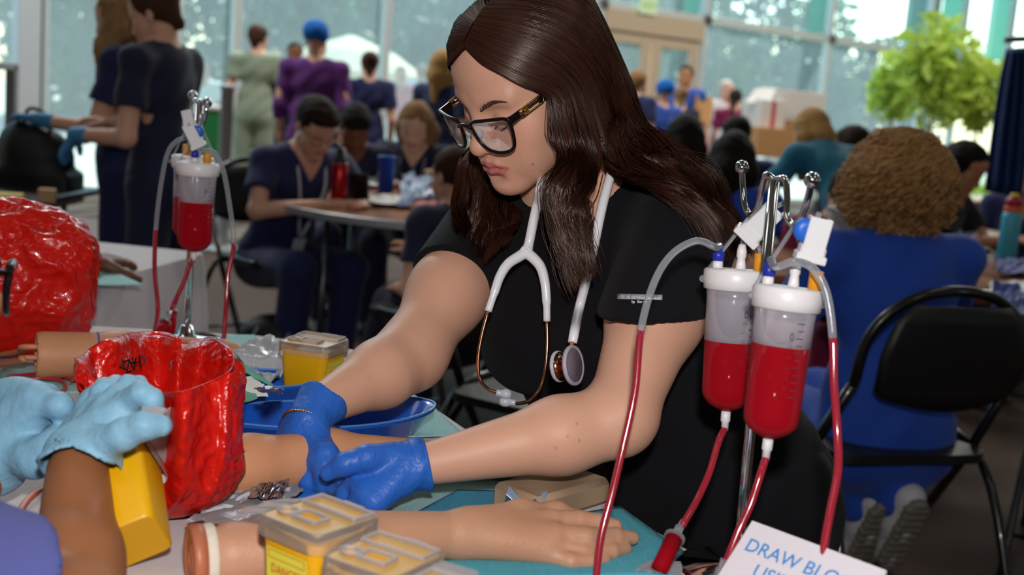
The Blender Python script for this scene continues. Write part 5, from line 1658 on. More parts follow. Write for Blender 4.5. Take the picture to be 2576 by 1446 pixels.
for q in (1, -1):
    o = crv(outl, 4, True)
    n = len(o); c = o.mean(0)
    m = MB()
    rings = [c+(o-c)*k for k in (.98, .6, .25)]
    P = np.array([[HX((q*x, gy(x, z)+.0002-.0020*(1-k*k), z)) for x, z in rg] for rg, k in zip(rings, (1, .6, .25))])
    m.surf(np.swapaxes(P, 0, 1), closed_u=True)
    m.add(np.array([HX((q*c[0], gy(c[0], c[1])-.0018, c[1]))]+list(P[2])), [[0, 1+(i+1) % n, 1+i] for i in range(n)])
    m.build('lens', LENS, g, smooth=True)
    npad = MB().sph(HX((q*.0125, -.1045, -.006)), (.0018, .0045, .007), 10, HX.R)
    npad.build('nose_pad', pm('clear_pad', '#cfd4da', rough=.2, clear=.35), g, smooth=True)
    tp = lambda t: np.array([q*(.0735+.0045*t), -.0975+.096*t, .0120+.008*t])
    m = MB()
    def slab(t0, t1, h, th):
        a, b = HX(tp(t0)), HX(tp(t1))
        z = nrm(b-a); up = HX.R@np.array([0, 0, 1.]); up = nrm(up-z*(up@z))
        m.box((a+b)/2, (th, h, np.linalg.norm(b-a)), np.stack([np.cross(up, z), up, z], 1), .0008)
        return up, z
    slab(.0, .22, .0098, .0034)
    up, zz = slab(.50, 1.02, .0095, .0034)
    m.tube([HX(p) for p in (tp(1.0), tp(1.0)+np.array([0, .014, -.002]), tp(1.0)+np.array([-q*.001, .028, -.012]), tp(1.0)+np.array([-q*.004, .036, -.030]))], [.0036, .0036, .0034, .003], 8)
    slab(.18, .55, .0022, .0026)
    te = m.build('temple', BLKAC, g)
    gl = MB()
    sd_ = nrm(np.cross(up, zz))*q
    sd_ = sd_ if sd_@(HX.R@np.array([q, 0, 0])) > 0 else -sd_
    a, b = HX(tp(.17)), HX(tp(.57))
    c = (a+b)/2+sd_*.0016; hl = np.linalg.norm(b-a)/2-.0048
    th = np.linspace(0, 2*pi, 33)[:-1]
    gl.tube([c+zz*(hl*np.sign(cos(t))+.0048*cos(t))+up*.0048*sin(t) for t in th], .0011, 6, closed=True)
    c2 = c-zz*(hl-.001)
    gl.tube([c2+zz*.0042*cos(t)+up*.0040*sin(t)+sd_*.0012 for t in th], .0010, 6, closed=True)
    gl.tube([c2+zz*.004+zz*.0035*cos(t)+up*.0022*sin(t)+sd_*.0014 for t in th], .0009, 6, closed=True)
    gl.build('gold_link', GOLD, te, smooth=True)
# stethoscope
WHT = pm('white_tubing', '#e4e4e8', rough=.22, var=.02, coat=.3)
st = thing('stethoscope', W(1325, 640, 1.38), 'white stethoscope with rose-gold ear tubes hanging round the woman\'s neck', 'stethoscope')
def oc(px, py, off, back=1.39): return on(px, py, off, back=back)
mb = MB()
rt = [wb(-.02, .075, .075), wb(.045, .06, .085), oc(1552, 392, .006), oc(1535, 445, .009), oc(1515, 520, .009), oc(1496, 610, .009), oc(1476, 700, .010), oc(1456, 780, .012), W(1446, 830, 1.40), W(1440, 862, 1.39)]
lt = [wb(-.02, .075, .075), wb(-.065, .05, .08), oc(1362, 462, .009), oc(1352, 510, .010), oc(1341, 560, .011), oc(1331, 610, .012)]
z0 = (rt[7]-CAMP)@_f
dF = (lt[-1]-CAMP)@_f
mb.tube(crv(rt, 6), np.r_[np.full(len(crv(rt, 6))-8, .0061), np.linspace(.0061, .0056, 8)], 12)
lc = crv(lt+[W(1323, 640, dF-.004)], 6)
mb.tube(lc, np.r_[np.full(len(lc)-6, .0062), np.linspace(.0064, .0085, 6)], 12)
la = [W(1334, 628, dF-.002), W(1306, 645, dF-.006), W(1278, 664, dF-.012), W(1258, 695, dF-.018), W(1244, 735, dF-.022), W(1228, 783, dF-.026)]
ra = [W(1312, 628, dF-.002), W(1338, 646, dF-.006), W(1360, 672, dF-.010), W(1371, 712, dF-.014), W(1375, 760, dF-.016), W(1376, 808, dF-.016)]
for k in (la, ra):
    c = crv(k, 6)
    mb.tube(c, np.interp(np.linspace(0, 1, len(c)), [0, .2, .6, .8, .84, 1], [.0074, .0070, .0060, .0056, .0046, .0046]), 12)
mb.build('tubing', WHT, st, smooth=True)
le = [la[-1], W(1213, 840, dF-.03), W(1203, 900, dF-.035), W(1206, 950, dF-.04), W(1226, 977, dF-.045), W(1256, 990, dF-.05)]
re_ = [ra[-1], W(1377, 860, dF-.018), W(1373, 920, dF-.022), W(1360, 975, dF-.03), W(1334, 1006, dF-.04), W(1304, 1015, dF-.046), W(1286, 1011, dF-.048)]
for k in (le, re_):
    MB().tube(crv(k, 6), .0022, 10).build('ear_tube', COPPER, st, smooth=True)
TIP = pm('clear_silicone', '#c9ccd9', rough=.25, clear=.72, var=.05)
for a, b in ((W(1250, 988, dF-.05), W(1285, 993, dF-.05)), (W(1295, 1013, dF-.047), W(1258, 1008, dF-.047))):
    R_ = frame(b-a)
    L_ = np.linalg.norm(b-a)
    MB().lathe([(.0034, -.001), (.0046, 0), (.0040, .0015), (.0046, .003), (.0040, .0045), (.0050, .006), (.0066, .009), (.0066, L_*.75), (.0048, L_), (.0015, L_+.001), (0, L_+.001)], 16, a, R_).build('ear_tip', TIP, st, smooth=True)
cpn = nrm(_r*.84-_f*.50+_u*.1)
cc = W(1441, 919, 1.375)
R_ = frame(cpn)
MB().tube([W(1440, 858, 1.39), W(1434, 880, 1.385), W(1426, 905, 1.38)], [.0026, .0030, .0034], 10).lathe([(.004, -.020), (.0165, -.019), (.017, -.016), (.013, -.012), (.008, -.009), (.006, -.006), (.010, -.004), (.0195, -.003), (.0215, .0)], 32, cc, R_).build('chest_piece', COPPER, st, smooth=True)
MB().lathe([(.0205, -.002), (.0232, -.0015), (.0238, .001), (.0228, .0032), (.0200, .0030), (.0196, .0022)], 40, cc, R_).build('rim', pm('grey_rim', '#a9a4b2', rough=.4), st, smooth=True)
MB().lathe([(.0200, .0015), (.0196, .0024), (0, .0026)], 40, cc, R_).build('diaphragm', pm('grey_diaphragm', '#6f6774', rough=.3), st, smooth=True)
MB().lathe([(.0150, -.0215), (.0182, -.0205), (.0186, -.0185), (.0176, -.0165)], 32, cc, R_).build('bell_ring', TIP, st, smooth=True)
# necklace and bracelet
nk = thing('necklace', W(1490, 510, 1.4), 'thin gold chain necklace inside the V-neck of the black scrub top', 'necklace')
c = crv([on(1516, 440, .003, back=1.45), on(1506, 480, .003), on(1494, 507, .003), on(1474, 525, .003), on(1455, 545, .003), on(1437, 562, .003)], 10)
MB().tube(c, .0007, 5).build('chain', GOLD, nk, smooth=True)
br = thing('bracelet', W(768, 1060, 1.37), 'twisted gold bangle round the right blue glove\'s wrist', 'bracelet')
bc = W(768, 1066, 1.3685); R_ = frame(nrm(axr*.6+nrm(hw-kn[1])*.5+.15*_u))
th = np.linspace(0, 2*pi, 140)[:-1]
BRR = .0268
for ph in (0, pi):
    MB().tube([bc+R_@np.array([cos(a)*(BRR+.0009*cos(a*26+ph)), sin(a)*(BRR+.0009*cos(a*26+ph)), .0009*sin(a*26+ph)]) for a in th], .0010, 6, closed=True).build('strand', GOLD, br, smooth=True)
# ---------------------------------------------------------------- trainee at the bottom-left with light blue gloves
NITL = pm('light_blue_nitrile', '#86b7d2', rough=.5, var=.10, scale=16, bump=.9, bscale=110, spec=.35)
LAV = pm('lavender_cloth', '#565c9c', rough=.85, var=.12, scale=6, bump=.5, bscale=700)
tr = thing('person', (-.62, .62, 0), 'person in a lavender top and light blue gloves at the bottom-left, holding a sharps container', 'person')
t_wr, t_el, t_sh = W(195, 1190, 1.085), W(192, 1560, .97), W(-285, 1430, .86)
t_hd = Xf(rotz(rad(134))@rotx(rad(8)), W(-340, 665, .98))
t_wl, t_ell, t_shl = W(40, 1120, 1.20), W(-300, 1380, 1.12), W(-470, 1330, 1.02)
mid = (t_sh+t_shl)/2
pel = np.array([mid[0]-.10, mid[1]-.24, .84])
s = Sdf()
face_ops(s, t_hd, True, True)
s.cone(t_hd((0, .02, -.05)), mid+np.array([0, 0, .03]), .05, .055, .03)
s.cone(mid, t_sh, .055, .05, .04).cone(mid, t_shl, .055, .05, .04)
s.cone(mid+np.array([0, 0, -.1]), pel, .115, .12, .06)
s.cone(t_sh, t_el, .048, .038, .03).cone(t_el, t_el*.62+t_wr*.38, .037, .0355, .03).cone(t_el*.62+t_wr*.38, t_wr, .0355, .0275, .02)
s.cone(t_shl, t_ell, .050, .042, .03).cone(t_ell, t_wl, .040, .026, .02)
for q in (-1, 1):
    s.cone(pel+np.array([q*.08, 0, 0]), np.array([pel[0]+q*.1, pel[1], .45]), .085, .06, .03).cone(np.array([pel[0]+q*.1, pel[1], .45]), np.array([pel[0]+q*.1, pel[1]-.02, .06]), .055, .04, .02)
V, F = s.mesh(.0035, proj=1)
col = face_paint(V, np.repeat(skincol('#97613f')[None], len(V), 0), t_hd, 'brown', lips=np.array(lin('#8f4a44')))
link('body', npmesh('body', V, [F], True, col), SKIN, tr)
s = Sdf().cone(mid+np.array([0, 0, .0]), t_sh, .068, .070, .04).cone(mid, t_shl, .068, .068, .04).cone(mid+np.array([0, 0, -.08]), pel, .14, .145, .06)
s.cone(t_sh, t_sh*.42+t_el*.58, .070, .072, .03).cone(t_shl, t_shl*.4+t_ell*.6, .066, .066, .03)
hs_ = t_sh*.42+t_el*.58; dsl = nrm(t_el-t_sh)
s.fn(lambda P, D: D+.006*vnoise(P, 34, 3))
s.fn(lambda P, D: np.where(np.linalg.norm(P-hs_, axis=1) < .14, np.maximum(D, (P-hs_)@dsl), D))
s.fn(lambda P, D: np.maximum(D, .06-np.linalg.norm((P-mid-np.array([0, 0, .07]))*np.array([1, 1, .8]), axis=1)))
link('top', sdfmesh('top', s, .006), LAV, tr, label='lavender short-sleeved top')
s = Sdf()
for q in (-1, 1): s.cone(pel+np.array([q*.08, 0, 0]), np.array([pel[0]+q*.1, pel[1], .45]), .105, .085, .04).cone(np.array([pel[0]+q*.1, pel[1], .45]), np.array([pel[0]+q*.1, pel[1]-.02, .03]), .08, .07, .03)
link('trousers', sdfmesh('trousers', s, .012), LAV, tr)
for q in (-1, 1):
    b = Sdf().ell((pel[0]+q*.1, pel[1], .045), (.045, .12, .045), k=.01).fn(lambda P, D: np.maximum(D, -P[:, 2]))
    link('shoe', sdfmesh('shoe', b, .01), pm('black_shoe', '#1b1b1d'), tr)
s = Sdf().ell(t_hd((0, .02, .055)), (.086, .105, .088), t_hd.R, .01).ell(t_hd((0, .10, .06)), .05, k=.03)
s.fn(lambda P, D: np.maximum(D, -np.maximum(t_hd.inv(P)[:, 1]+.05, t_hd.inv(P)[:, 2]-.085)))
link('hair', sdfmesh('hair', s, .006), pm('black_hair', '#120d0b', rough=.5, bump=1, bscale=200), tr)
# right glove: back of hand to camera, thumb and fingers to the right closing on a clear card
s = Sdf()
kn = [W(322, 1014, 1.105), W(296, 996, 1.125), W(266, 992, 1.145), W(238, 1004, 1.165)]
hw = W(196, 1150, 1.095)
for i, kp in enumerate(kn): s.cone(hw+(kp-kn[1])*.5, kp, .0205, .0135, .009)
s.chain([kn[0], W(356, 988, 1.09), W(382, 1004, 1.092), W(390, 1040, 1.10)], [.0128, .0116, .0106, .0088], .002)
s.chain([kn[1], W(322, 974, 1.13), W(350, 974, 1.15), W(366, 996, 1.165)], [.0126, .0112, .0102, .0088], .002)
s.chain([kn[2], W(292, 970, 1.165), W(318, 974, 1.185), W(332, 992, 1.195)], [.0132, .0112, .0100, .0085], .004)
s.chain([kn[3], W(262, 978, 1.19), W(284, 982, 1.205), W(298, 996, 1.21)], [.0122, .0105, .0095, .008], .004)
s.chain([W(232, 1128, 1.08), W(310, 1092, 1.062), W(362, 1072, 1.058), W(404, 1070, 1.066)], [.0190, .0138, .0120, .0098], .006)
s.chain([W(262, 1062, 1.105), W(300, 1052, 1.105)], [.019, .015], .012)
ca_, cb_ = W(208, 1170, 1.088), W(196, 1196, 1.08)
s.cone(hw, ca_, .0300, .0325, .015).cone(ca_, cb_, .0330, .0385, .01)
axg = nrm(cb_-ca_)
s.fn(lambda P, D: D+.0011*np.sin((P@(axg+_r*.8))*170+5*np.sin(P[:, 2]*38))*np.clip(vnoise(P, 30, 2)*2+.6, 0, 1)+.0008*vnoise(P, 120, 9))
s.fn(lambda P, D: np.maximum(D, (P-cb_)@axg+.004*np.sin(P[:, 0]*90+P[:, 2]*70)))
s.cone(W(205, 1178, 1.086), W(190, 1230, 1.07), .0345, .042, .002, sub=True)
link('glove', sdfmesh('glove', s, .0021, proj=2), NITL, tr, label='right light blue nitrile glove, thumb and fingers pinching a clear flap')
# left glove: curled hand at the left edge
s = Sdf()
kn = [W(100, 1012, 1.175), W(70, 998, 1.19), W(35, 998, 1.20), W(5, 1005, 1.21)]
hw = W(20, 1110, 1.195)
for i, kp in enumerate(kn): s.cone(hw+(kp-kn[1])*.5, kp, .0245, .0175, .02)
s.chain([kn[0], W(150, 1020, 1.165), W(166, 1046, 1.175), W(155, 1066, 1.185)], [.0155, .0130, .0115, .0095], .006)
s.chain([kn[1], W(118, 1000, 1.20), W(140, 1022, 1.215), W(132, 1046, 1.22)], [.0155, .0130, .0115, .0095], .006)
s.chain([kn[2], W(78, 990, 1.225), W(106, 1010, 1.24), W(104, 1035, 1.245)], [.0150, .0125, .0110, .0090], .006)
s.chain([W(40, 1140, 1.18), W(90, 1155, 1.16), W(126, 1130, 1.155), W(142, 1098, 1.16)], [.0220, .0170, .0140, .0105], .012)
cb_l = W(-20, 1160, 1.19)
s.cone(hw, cb_l, .030, .036, .015)
s.fn(wrinkle(.0012, 120, axg))
link('glove', sdfmesh('glove', s, .0022, proj=2), NITL, tr, label='left light blue nitrile glove curled at the left edge')
# their glasses: black frame corner at the left edge
gl = thing('eyeglasses', t_hd((0, -.1, 0)), 'black-framed glasses cut off by the left edge of the picture', 'glasses')
for q in (1, -1):
    oo = crv([(.012, .004), (.016, .015), (.04, .019), (.064, .017), (.068, .006), (.064, -.014), (.05, -.024), (.03, -.024), (.016, -.012)], 4, True)
    m = MB().tube([t_hd((q*x, -.112+4.6*x*x, z)) for x, z in oo], .0028, 8, closed=True)
    m.tube([t_hd((q*.069, -.090, .012)), t_hd((q*.078, -.01, .018)), t_hd((q*.078, .03, -.01))], .003, 8)
    m.build('rim', BLKAC, gl, smooth=True)
# held sharps container
hc = W(330, 1275, 1.075)
ux = nrm(W(395, 1330, 1.05)-W(310, 1420, 1.03)); up_ = nrm(W(265, 1190, 1.10)-W(310, 1420, 1.03))
zz = nrm(np.cross(ux, up_)); 
Rh = np.stack([nrm(np.cross(up_, zz)), -zz if False else np.cross(up_, nrm(np.cross(up_, zz))), up_], 1)
sharps(W(330, 1368, 1.075), Rh, 'yellow sharps container held tilted in the light blue gloves', .078, .105, flap=(1, 0, .04, .02))
card = crumple([W(345, 1072, 1.075), W(360, 1018, 1.085), W(420, 1028, 1.08), W(396, 1064, 1.07)], 'clear_card', CLF, 'clear plastic flap pinched between the light blue gloved fingers', 'flap', .0005, 41, 8, 0)
# ---------------------------------------------------------------- folding chairs, tables and clutter behind
def folding_chair(loc, rz, label, group='black folding chairs', sc=1.):
    t = thing('folding_chair', (0, 0, 0), label, 'chair', group)
    # local: front = -y, x = left
    for q in (-1, 1):
        m = MB().tube(crv([(q*.215, .30, .012), (q*.205, .10, .42), (q*.20, -.02, .60)][:2]+[(q*.195, -.22, .46)], 6), .0115, 10)
        m.build('leg', BLACKM, t, smooth=True)
        m = MB().tube([(q*.225, -.27, .012), (q*.215, .03, .42), (q*.20, .16, .62)], .0125, 10)
        m.build('leg', BLACKM, t, smooth=True)
        MB().lathe([(.016, 0), (.016, .02), (.012, .022)], 12, (q*.225, -.275, 0)).build('foot', pm('rubber_foot', '#1a1a1b', rough=.8), t)
        MB().lathe([(.016, 0), (.016, .02), (.012, .022)], 12, (q*.215, .305, 0)).build('foot', pm('rubber_foot', '#1a1a1b'), t)
    th = np.linspace(0, pi, 17)
    arch = [(-.20, .16, .62)]+[(-.205*cos(a) if True else 0, .16+.055*(.25+.75*sin(a)), .64+.20*sin(a)**.7) for a in th]+[(.20, .16, .62)]
    MB().tube(crv(arch, 2), .0125, 10).build('back_frame', BLACKM, t, smooth=True)
    a = np.linspace(-1, 1, 15)
    rows = []
    for z, w, b in ((.60, .155, .0), (.615, .175, .004), (.70, .180, .012), (.77, .160, .014), (.81, .120, .012)):
        rows.append([(x*w, .175+.02+b+.016*(1-x*x)+(z-.6)*.12, z-.028*(1-x*x)*(z < .605)) for x in a])
    o = MB().surf(np.array(rows)).build('backrest', pm('black_plastic', '#101012', rough=.45, var=.2, bump=.2, bscale=500), t, smooth=True)
    solid(o, .007, 0)
    MB().prism(rsq(.205, .06, 5, .20), .0, .022, (0, -.06, .435), rotx(rad(-2))).build('seat', pm('black_plastic', '#101012'), t)
    for y, z in ((-.235, .10), (.235, .12)):
        MB().tube([(-.215, y, z), (.215, y, z)], .008, 8).build('crossbar', BLACKM, t, smooth=True)
    t.location = loc; t.rotation_euler.z = rz; t.scale = (sc,)*3
    return t
ch0 = folding_chair((.935, 2.84, 0), rad(196), 'black folding chair with a rounded back holding the person in royal blue', sc=1.03)
def chair(x, y, rz, label):
    c = copy_tree(ch0); c.location = (x, y, 0); c.rotation_euler.z = rz; c['label'] = label
    return c
chair(.10, 2.98, rad(148), 'empty black folding chair seen between the forearms of the woman in black')
chair(1.75, 3.3, rad(150), 'black folding chair cut off by the right edge behind the royal blue sitter')
def folding_table(cx, cy, lx, ly, rz, label, top=WOOD, z=.74, rnd=None, mk='table'):
    t = thing('folding_table', (cx, cy, 0), label, 'table')
    R = rotz(rz)
    o = np.array([cx, cy, 0.])
    if rnd: MB().lathe([(rnd-.01, z-.03), (rnd, z-.026), (rnd, z-.004), (rnd-.004, z), (0, z)], 64, o).build('table_top', top, t); MB().lathe([(rnd+.002, z-.034), (rnd+.006, z-.03), (rnd+.006, z-.004), (rnd+.001, z-.001)], 64, o).build('edge_band', pm('grey_edge', '#9aa0a4', rough=.4, metal=.3), t)
    else:
        MB().box(o+np.array([0, 0, z-.015]), (lx, ly, .03), R, .006).build('table_top', top, t)
        MB().box(o+np.array([0, 0, z-.045]), (lx-.1, ly-.1, .03), R).build('apron', pm('brown_apron', '#6d3a1f', rough=.5), t)
    hx, hy = (rnd*.6, rnd*.5) if rnd else (lx/2-.12, ly/2-.08)
    for x in (-hx, hx):
        for y in (-hy, hy):
            MB().tube([o+R@np.array([x, y, z-.03]), o+R@np.array([x*1.04, y, 0])], .013, 8).build('leg', STEEL, t, smooth=True)
    return t
TW = pm('worn_wood_top', '#8a5a3a', rough=.8, kind='wave', scale=2.5, col2='#6e432a', spec=.15)
c2 = W(1120, 500, 5.1)
folding_table(c2[0], c2[1], 0, 0, 0, 'round wooden folding table where the young man with the lanyard works', TW, .74, .73)
T2Z = .742
def T2(px, py, h=0.): return H(px, py, T2Z+h)
# right-hand table
c4 = H(2330, 680, .74)
folding_table(c4[0]+.15, c4[1]+.05, 1.9, .80, rad(8), 'long brown folding table in front of the person in royal blue', TW, .74)
c5 = H(2480, 505, .74)
folding_table(c5[0]+.3, c5[1]+.4, 1.9, .8, rad(8), 'pale folding table under the window at the far right', pm('pale_top', '#c9b49c', rough=.4), .74)
folding_table(-2.02, 4.45, .56, 1.0, 0, 'dark folding table under the black bag at the left', pm('dark_top', '#3a3230', rough=.35), .72)
# side table with a hanging white cloth at the left
t3c = H(215, 668, .75)
tb3 = thing('side_table', (t3c[0]-.22, t3c[1]+.12, 0), 'side table under a hanging white cloth behind the closed red bag', 'table')
cc = np.array([t3c[0]-.25, t3c[1]+.13, 0.])
MB().box(cc+np.array([0, 0, .73]), (.78, .56, .025), rotz(rad(-8)), .005).build('table_top', WOOD, tb3)
for x in (-.34, .34):
    for y in (-.22, .22): MB().tube([cc+rotz(rad(-8))@np.array([x, y, .72]), cc+rotz(rad(-8))@np.array([x, y, 0])], .013, 8).build('leg', STEEL, tb3, smooth=True)
e = resample(rsq(.40, .03, 5, .29)@rotz(rad(-8))[:2, :2].T+cc[:2], 160)
nn_ = (e-cc[:2])/np.linalg.norm(e-cc[:2], axis=1, keepdims=True)
rows = [np.c_[e, np.full(160, .75)]]
for k in range(1, 9): rows.append(np.c_[e+nn_*((.006+.03*k/8+.016*k/8*np.sin(np.arange(160)*.42))[:, None]), np.full(160, .752-.055*k)])
m = MB().surf(np.array(rows).transpose(1, 0, 2), closed_u=True)
m.F.setdefault(160, []).append((np.arange(160)*9)[None])
tag(autosmooth(m.build('tablecloth', WCLOTH)), 'white cloth hanging over the side table behind the closed red bag', 'tablecloth')
def T3(px, py, h=0.): return H(px, py, .753+h)
pad([(60, 720), (60, 672), (255, 668), (362, 716)], 'mint', 'pale teal absorbent pad on the side table under the brown model hand', seed=9, z0=.753)
s = Sdf().cone(T3(60, 668, .035), T3(225, 655, .03), .032, .024, .02)
hand_ops(s, T3(222, 655, .028), T3(300, 655, .02)-T3(222, 655, .028), (0, -.3, 1), curl=(.22,)*4, side=1, L=.17)
tag(link('model_hand', sdfmesh('model_hand', s, .004), pm('brown_rubber', '#6f4733', rough=.5, var=.1, bump=.2)), 'brown rubber model hand on the side table beside the closed red bag', 'arm model')
tag(MB().lathe([(.007, 0), (.007, .045), (.003, .047), (.003, .06)], 12, T3(212, 697, .008), frame(T3(250, 690, .008)-T3(212, 697, .008))).build('marker', pm('green_plastic', '#1f7a45', rough=.4), smooth=True), 'small green syringe cap lying on the teal pad of the side table', 'syringe')
tent(W(168, 548, 2.95), W(242, 552, 2.98), W(176, 620, 2.94), [('ooo', .25), ('oo', .7)], 'white folded card with blue print standing behind the closed red bag', szf=.22, top=.2, lead=.85)
# --- clutter on the round table
def bottle(c, prof, mat, name, label, cat, extra=(), grp=None):
    t = thing(name, c, label, cat, grp)
    MB().lathe(prof, 28, c).build('body', mat, t, smooth=True)
    for nm, pr, mt in extra: MB().lathe(pr, 24, c).build(nm, mt, t, smooth=True)
    return t
c = T2(850, 518)
bottle(c, [(.030, 0), (.033, .004), (.033, .165), (.030, .172)], pm('red_metal', '#a3141a', rough=.25, metal=.6, var=.1), 'thermos_flask', 'red steel flask with a black spouted cap on the round table', 'bottle',
       [('base_ring', [(.0335, .002), (.0338, .012), (.0335, .022)], STEEL), ('cap', [(.028, .170), (.026, .19), (.018, .20), (.018, .225), (.012, .23), (0, .23)], BLACKM), ('neck', [(.0305, .166), (.0305, .174)], STEEL)])
t = [o for o in COL.objects if o.name.startswith('thermos_flask')][0]
MB().tube([c+np.array([.0, 0, .225]), c+np.array([-.018, 0, .245])], .007, 8).build('spout', BLACKM, t, smooth=True)
MB().tube([c+np.array([-.012+.012*cos(a), 0, .262+.012*sin(a)]) for a in np.linspace(0, 2*pi, 15)[:-1]], .0025, 6, closed=True).build('ring', GOLD, t, smooth=True)
bottle(T2(968, 492), [(.030, 0), (.034, .003), (.040, .17), (.042, .172), (.042, .178), (.037, .176), (.032, .006)], pm('blue_clear_plastic', '#2a5cc0', rough=.12, clear=(.5, '#5a86e0')), 'tumbler', 'clear blue plastic tumbler on the round table', 'cup')
MILKY = pm('milky_film', '#d9dbe2')
crumple([T2(1010, 508, .0), T2(1012, 452, .03), T2(1085, 455, .05), T2(1092, 508, .0)], 'plastic_bag', pm('pale_blue_film', '#b9cbe6', rough=.2, clear=(.6, '#e6eefa')), 'crumpled pale plastic bag on the round table beside the blue tumbler', 'bag', .05, 50, 18, 0, 30)
for i, (pts, col_, lb, nm) in enumerate((([(920, 515), (925, 500), (1010, 500), (1010, 517)], '#c9c4c0', 'white paper packet on the round table near its front edge', 'packet'),
        ([(1045, 518), (1050, 508), (1110, 508), (1110, 520)], '#b02020', 'red pouch at the front of the round table', 'pouch'),
        ([(1000, 520), (1003, 508), (1040, 508), (1040, 521)], '#27377c', 'dark blue packet on the round table beside the red pouch', 'packet'),
        ([(880, 470), (890, 455), (1000, 452), (1000, 470)], '#d6d6da', 'sheet of white paper across the far side of the round table', 'paper'),
        ([(905, 500), (910, 488), (950, 488), (950, 500)], '#3b3a40', 'dark strap lying on the round table beside the blue tumbler', 'strap'))):
    crumple(pts, nm, pm('clutter_%d' % i, col_, rough=.6), lb, nm, .02, 60+i, 10, .004, 40)
MBt = MB().tube(crv([T2(985, 505, .008), T2(1000, 490, .02), T2(1020, 500, .008), T2(1005, 512, .008), T2(980, 508, .008)], 6), .003, 8)
tag(MBt.build('clear_tube', TUBC, smooth=True), 'coiled clear tube on the round table in front of the blue tumbler', 'tube')
tag(autosmooth(MB().box(T2(1090, 432, .10), (.085, .03, .02), rotz(.3), .008).build('wood_stick', pm('pale_wood', '#d9b588', rough=.6))), 'pale wooden tool handle held over the round table', 'tool')
m = MB().tube([W(925, 392, 5.0), W(955, 358, 5.0)], .012, 8)
# --- right table clutter
c = H(2530, 655, .742)
bottle(c, [(.034, 0), (.037, .004), (.037, .17), (.031, .195)], pm('turquoise_bottle', '#3fa0bc', rough=.35), 'water_bottle', 'turquoise water bottle with red and orange collar at the right edge', 'bottle',
       [('collar', [(.033, .192), (.034, .197), (.033, .212), (.031, .215)], pm('orange_band', '#d8582a', rough=.4)), ('cap', [(.032, .214), (.031, .235), (.022, .25), (0, .25)], pm('crimson_cap', '#9c2236', rough=.4)), ('button', [(.016, .248), (.016, .262), (0, .264)], pm('yellow_button', '#d8c02c', rough=.4))])
c = H(2100, 700, .742)
bottle(c, [(.030, 0), (.033, .004), (.042, .19), (.043, .195), (.043, .21), (.040, .21)], pm('white_cup', '#c9c6c6', rough=.4), 'tumbler', 'white tumbler with a straw beside the royal blue sitter', 'cup', [('lid', [(.044, .205), (.045, .215), (.043, .222), (0, .222)], pm('clear_lid', '#c9ccd0', rough=.2, clear=.4))])
t = [o for o in COL.objects if o.name.startswith('tumbler')][-1]
MB().tube([c+np.array([0, 0, .1]), c+np.array([.012, 0, .34])], .004, 8).build('straw', WPL, t, smooth=True)
def T4(px, py, h=0.): return H(px, py, .742+h)
for i, (pts, col_, lb, nm, am) in enumerate((([(2000, 670), (2010, 630), (2060, 630), (2058, 668)], '#cfc6c0', 'white paper on the brown table beside the white tumbler', 'paper', .006),
        ([(2470, 600), (2475, 575), (2530, 572), (2540, 600)], '#d6c4ae', 'cream sheet on the right tables in front of the turquoise bottle', 'paper', .006),
        ([(2490, 800), (2500, 745), (2590, 745), (2590, 805)], '#23408c', 'dark blue cloth heaped at the right edge of the brown table', 'cloth', .05),
        ([(2480, 745), (2490, 712), (2590, 712), (2590, 748)], '#d4d2d6', 'white packet at the right edge of the brown table', 'packet', .02),
        ([(2420, 560), (2430, 535), (2490, 535), (2490, 560)], '#7a2a30', 'red cloth strip on the table under the window', 'cloth', .02),
        ([(2395, 600), (2400, 580), (2460, 580), (2460, 600)], '#8a97b8', 'grey-blue packet on the right table beside the curly hair', 'packet', .02),
        ([(2500, 690), (2505, 660), (2590, 662), (2590, 692)], '#2f3c84', 'navy packet beside the foot of the turquoise bottle', 'packet', .03),
        ([(2070, 640), (2075, 620), (2120, 622), (2118, 642)], '#28408f', 'small blue packet behind the white tumbler', 'packet', .01))):
    crumple(pts, nm, pm('clutterR_%d' % i, col_, rough=.6), lb, nm, am, 70+i, 10, .003, 40)
th = np.linspace(0, 4*pi, 40)
tag(MB().tube([T4(2482, 650, .05)+np.array([.035*cos(a), .012*sin(a)+.002*a, .035*sin(a)+.0]) for a in th], .0035, 8).build('coiled_tube', TUBC, smooth=True), 'coiled clear tube standing beside the turquoise water bottle', 'tube')
# --- left: equipment rack, bag, clutter
rk = wallpt(18, 330)
rp = W(-38, 330, 5.75)
rack = thing('equipment_rack', (rp[0]-.22, rp[1], 0), 'grey equipment rack with black panels at the left edge', 'rack')
rb = np.array([rp[0]-.22, rp[1], 0.])
GREYM = pm('grey_rack_metal', '#a3a3a6', rough=.5, metal=.2)
for x in (-.24, .24):
    for y in (-.25, .25): MB().box(rb+np.array([x, y, .595]), (.05, .05, 1.19), None, .005).build('post', GREYM, rack)
MB().box(rb+np.array([0, 0, 1.185]), (.53, .55, .04), None, .005).build('top', GREYM, rack)
for i in range(7):
    pn = MB().box(rb+np.array([0, -.262, .12+i*.152]), (.43, .03, .14), None, .004).build('panel', pm('black_rack_panel', '#131417', rough=.5), rack)
    MB().box(rb+np.array([.17, -.28, .13+i*.152]), (.03, .012, .03), None, .003).build('switch', pm('red_switch', '#b03030', rough=.4), pn)
bgp = W(140, 400, 4.75); bgp[0] = -1.93
s = Sdf().ell(bgp, (.15, .11, .13), k=.05).ell(bgp+np.array([-.06, .02, .06]), (.09, .09, .08), k=.05).box(bgp+np.array([.02, 0, -.10]), (.15, .1, .06), rd=.03, k=.04)
s.fn(lambda P, D: D+.010*vnoise(P, 26, 4))
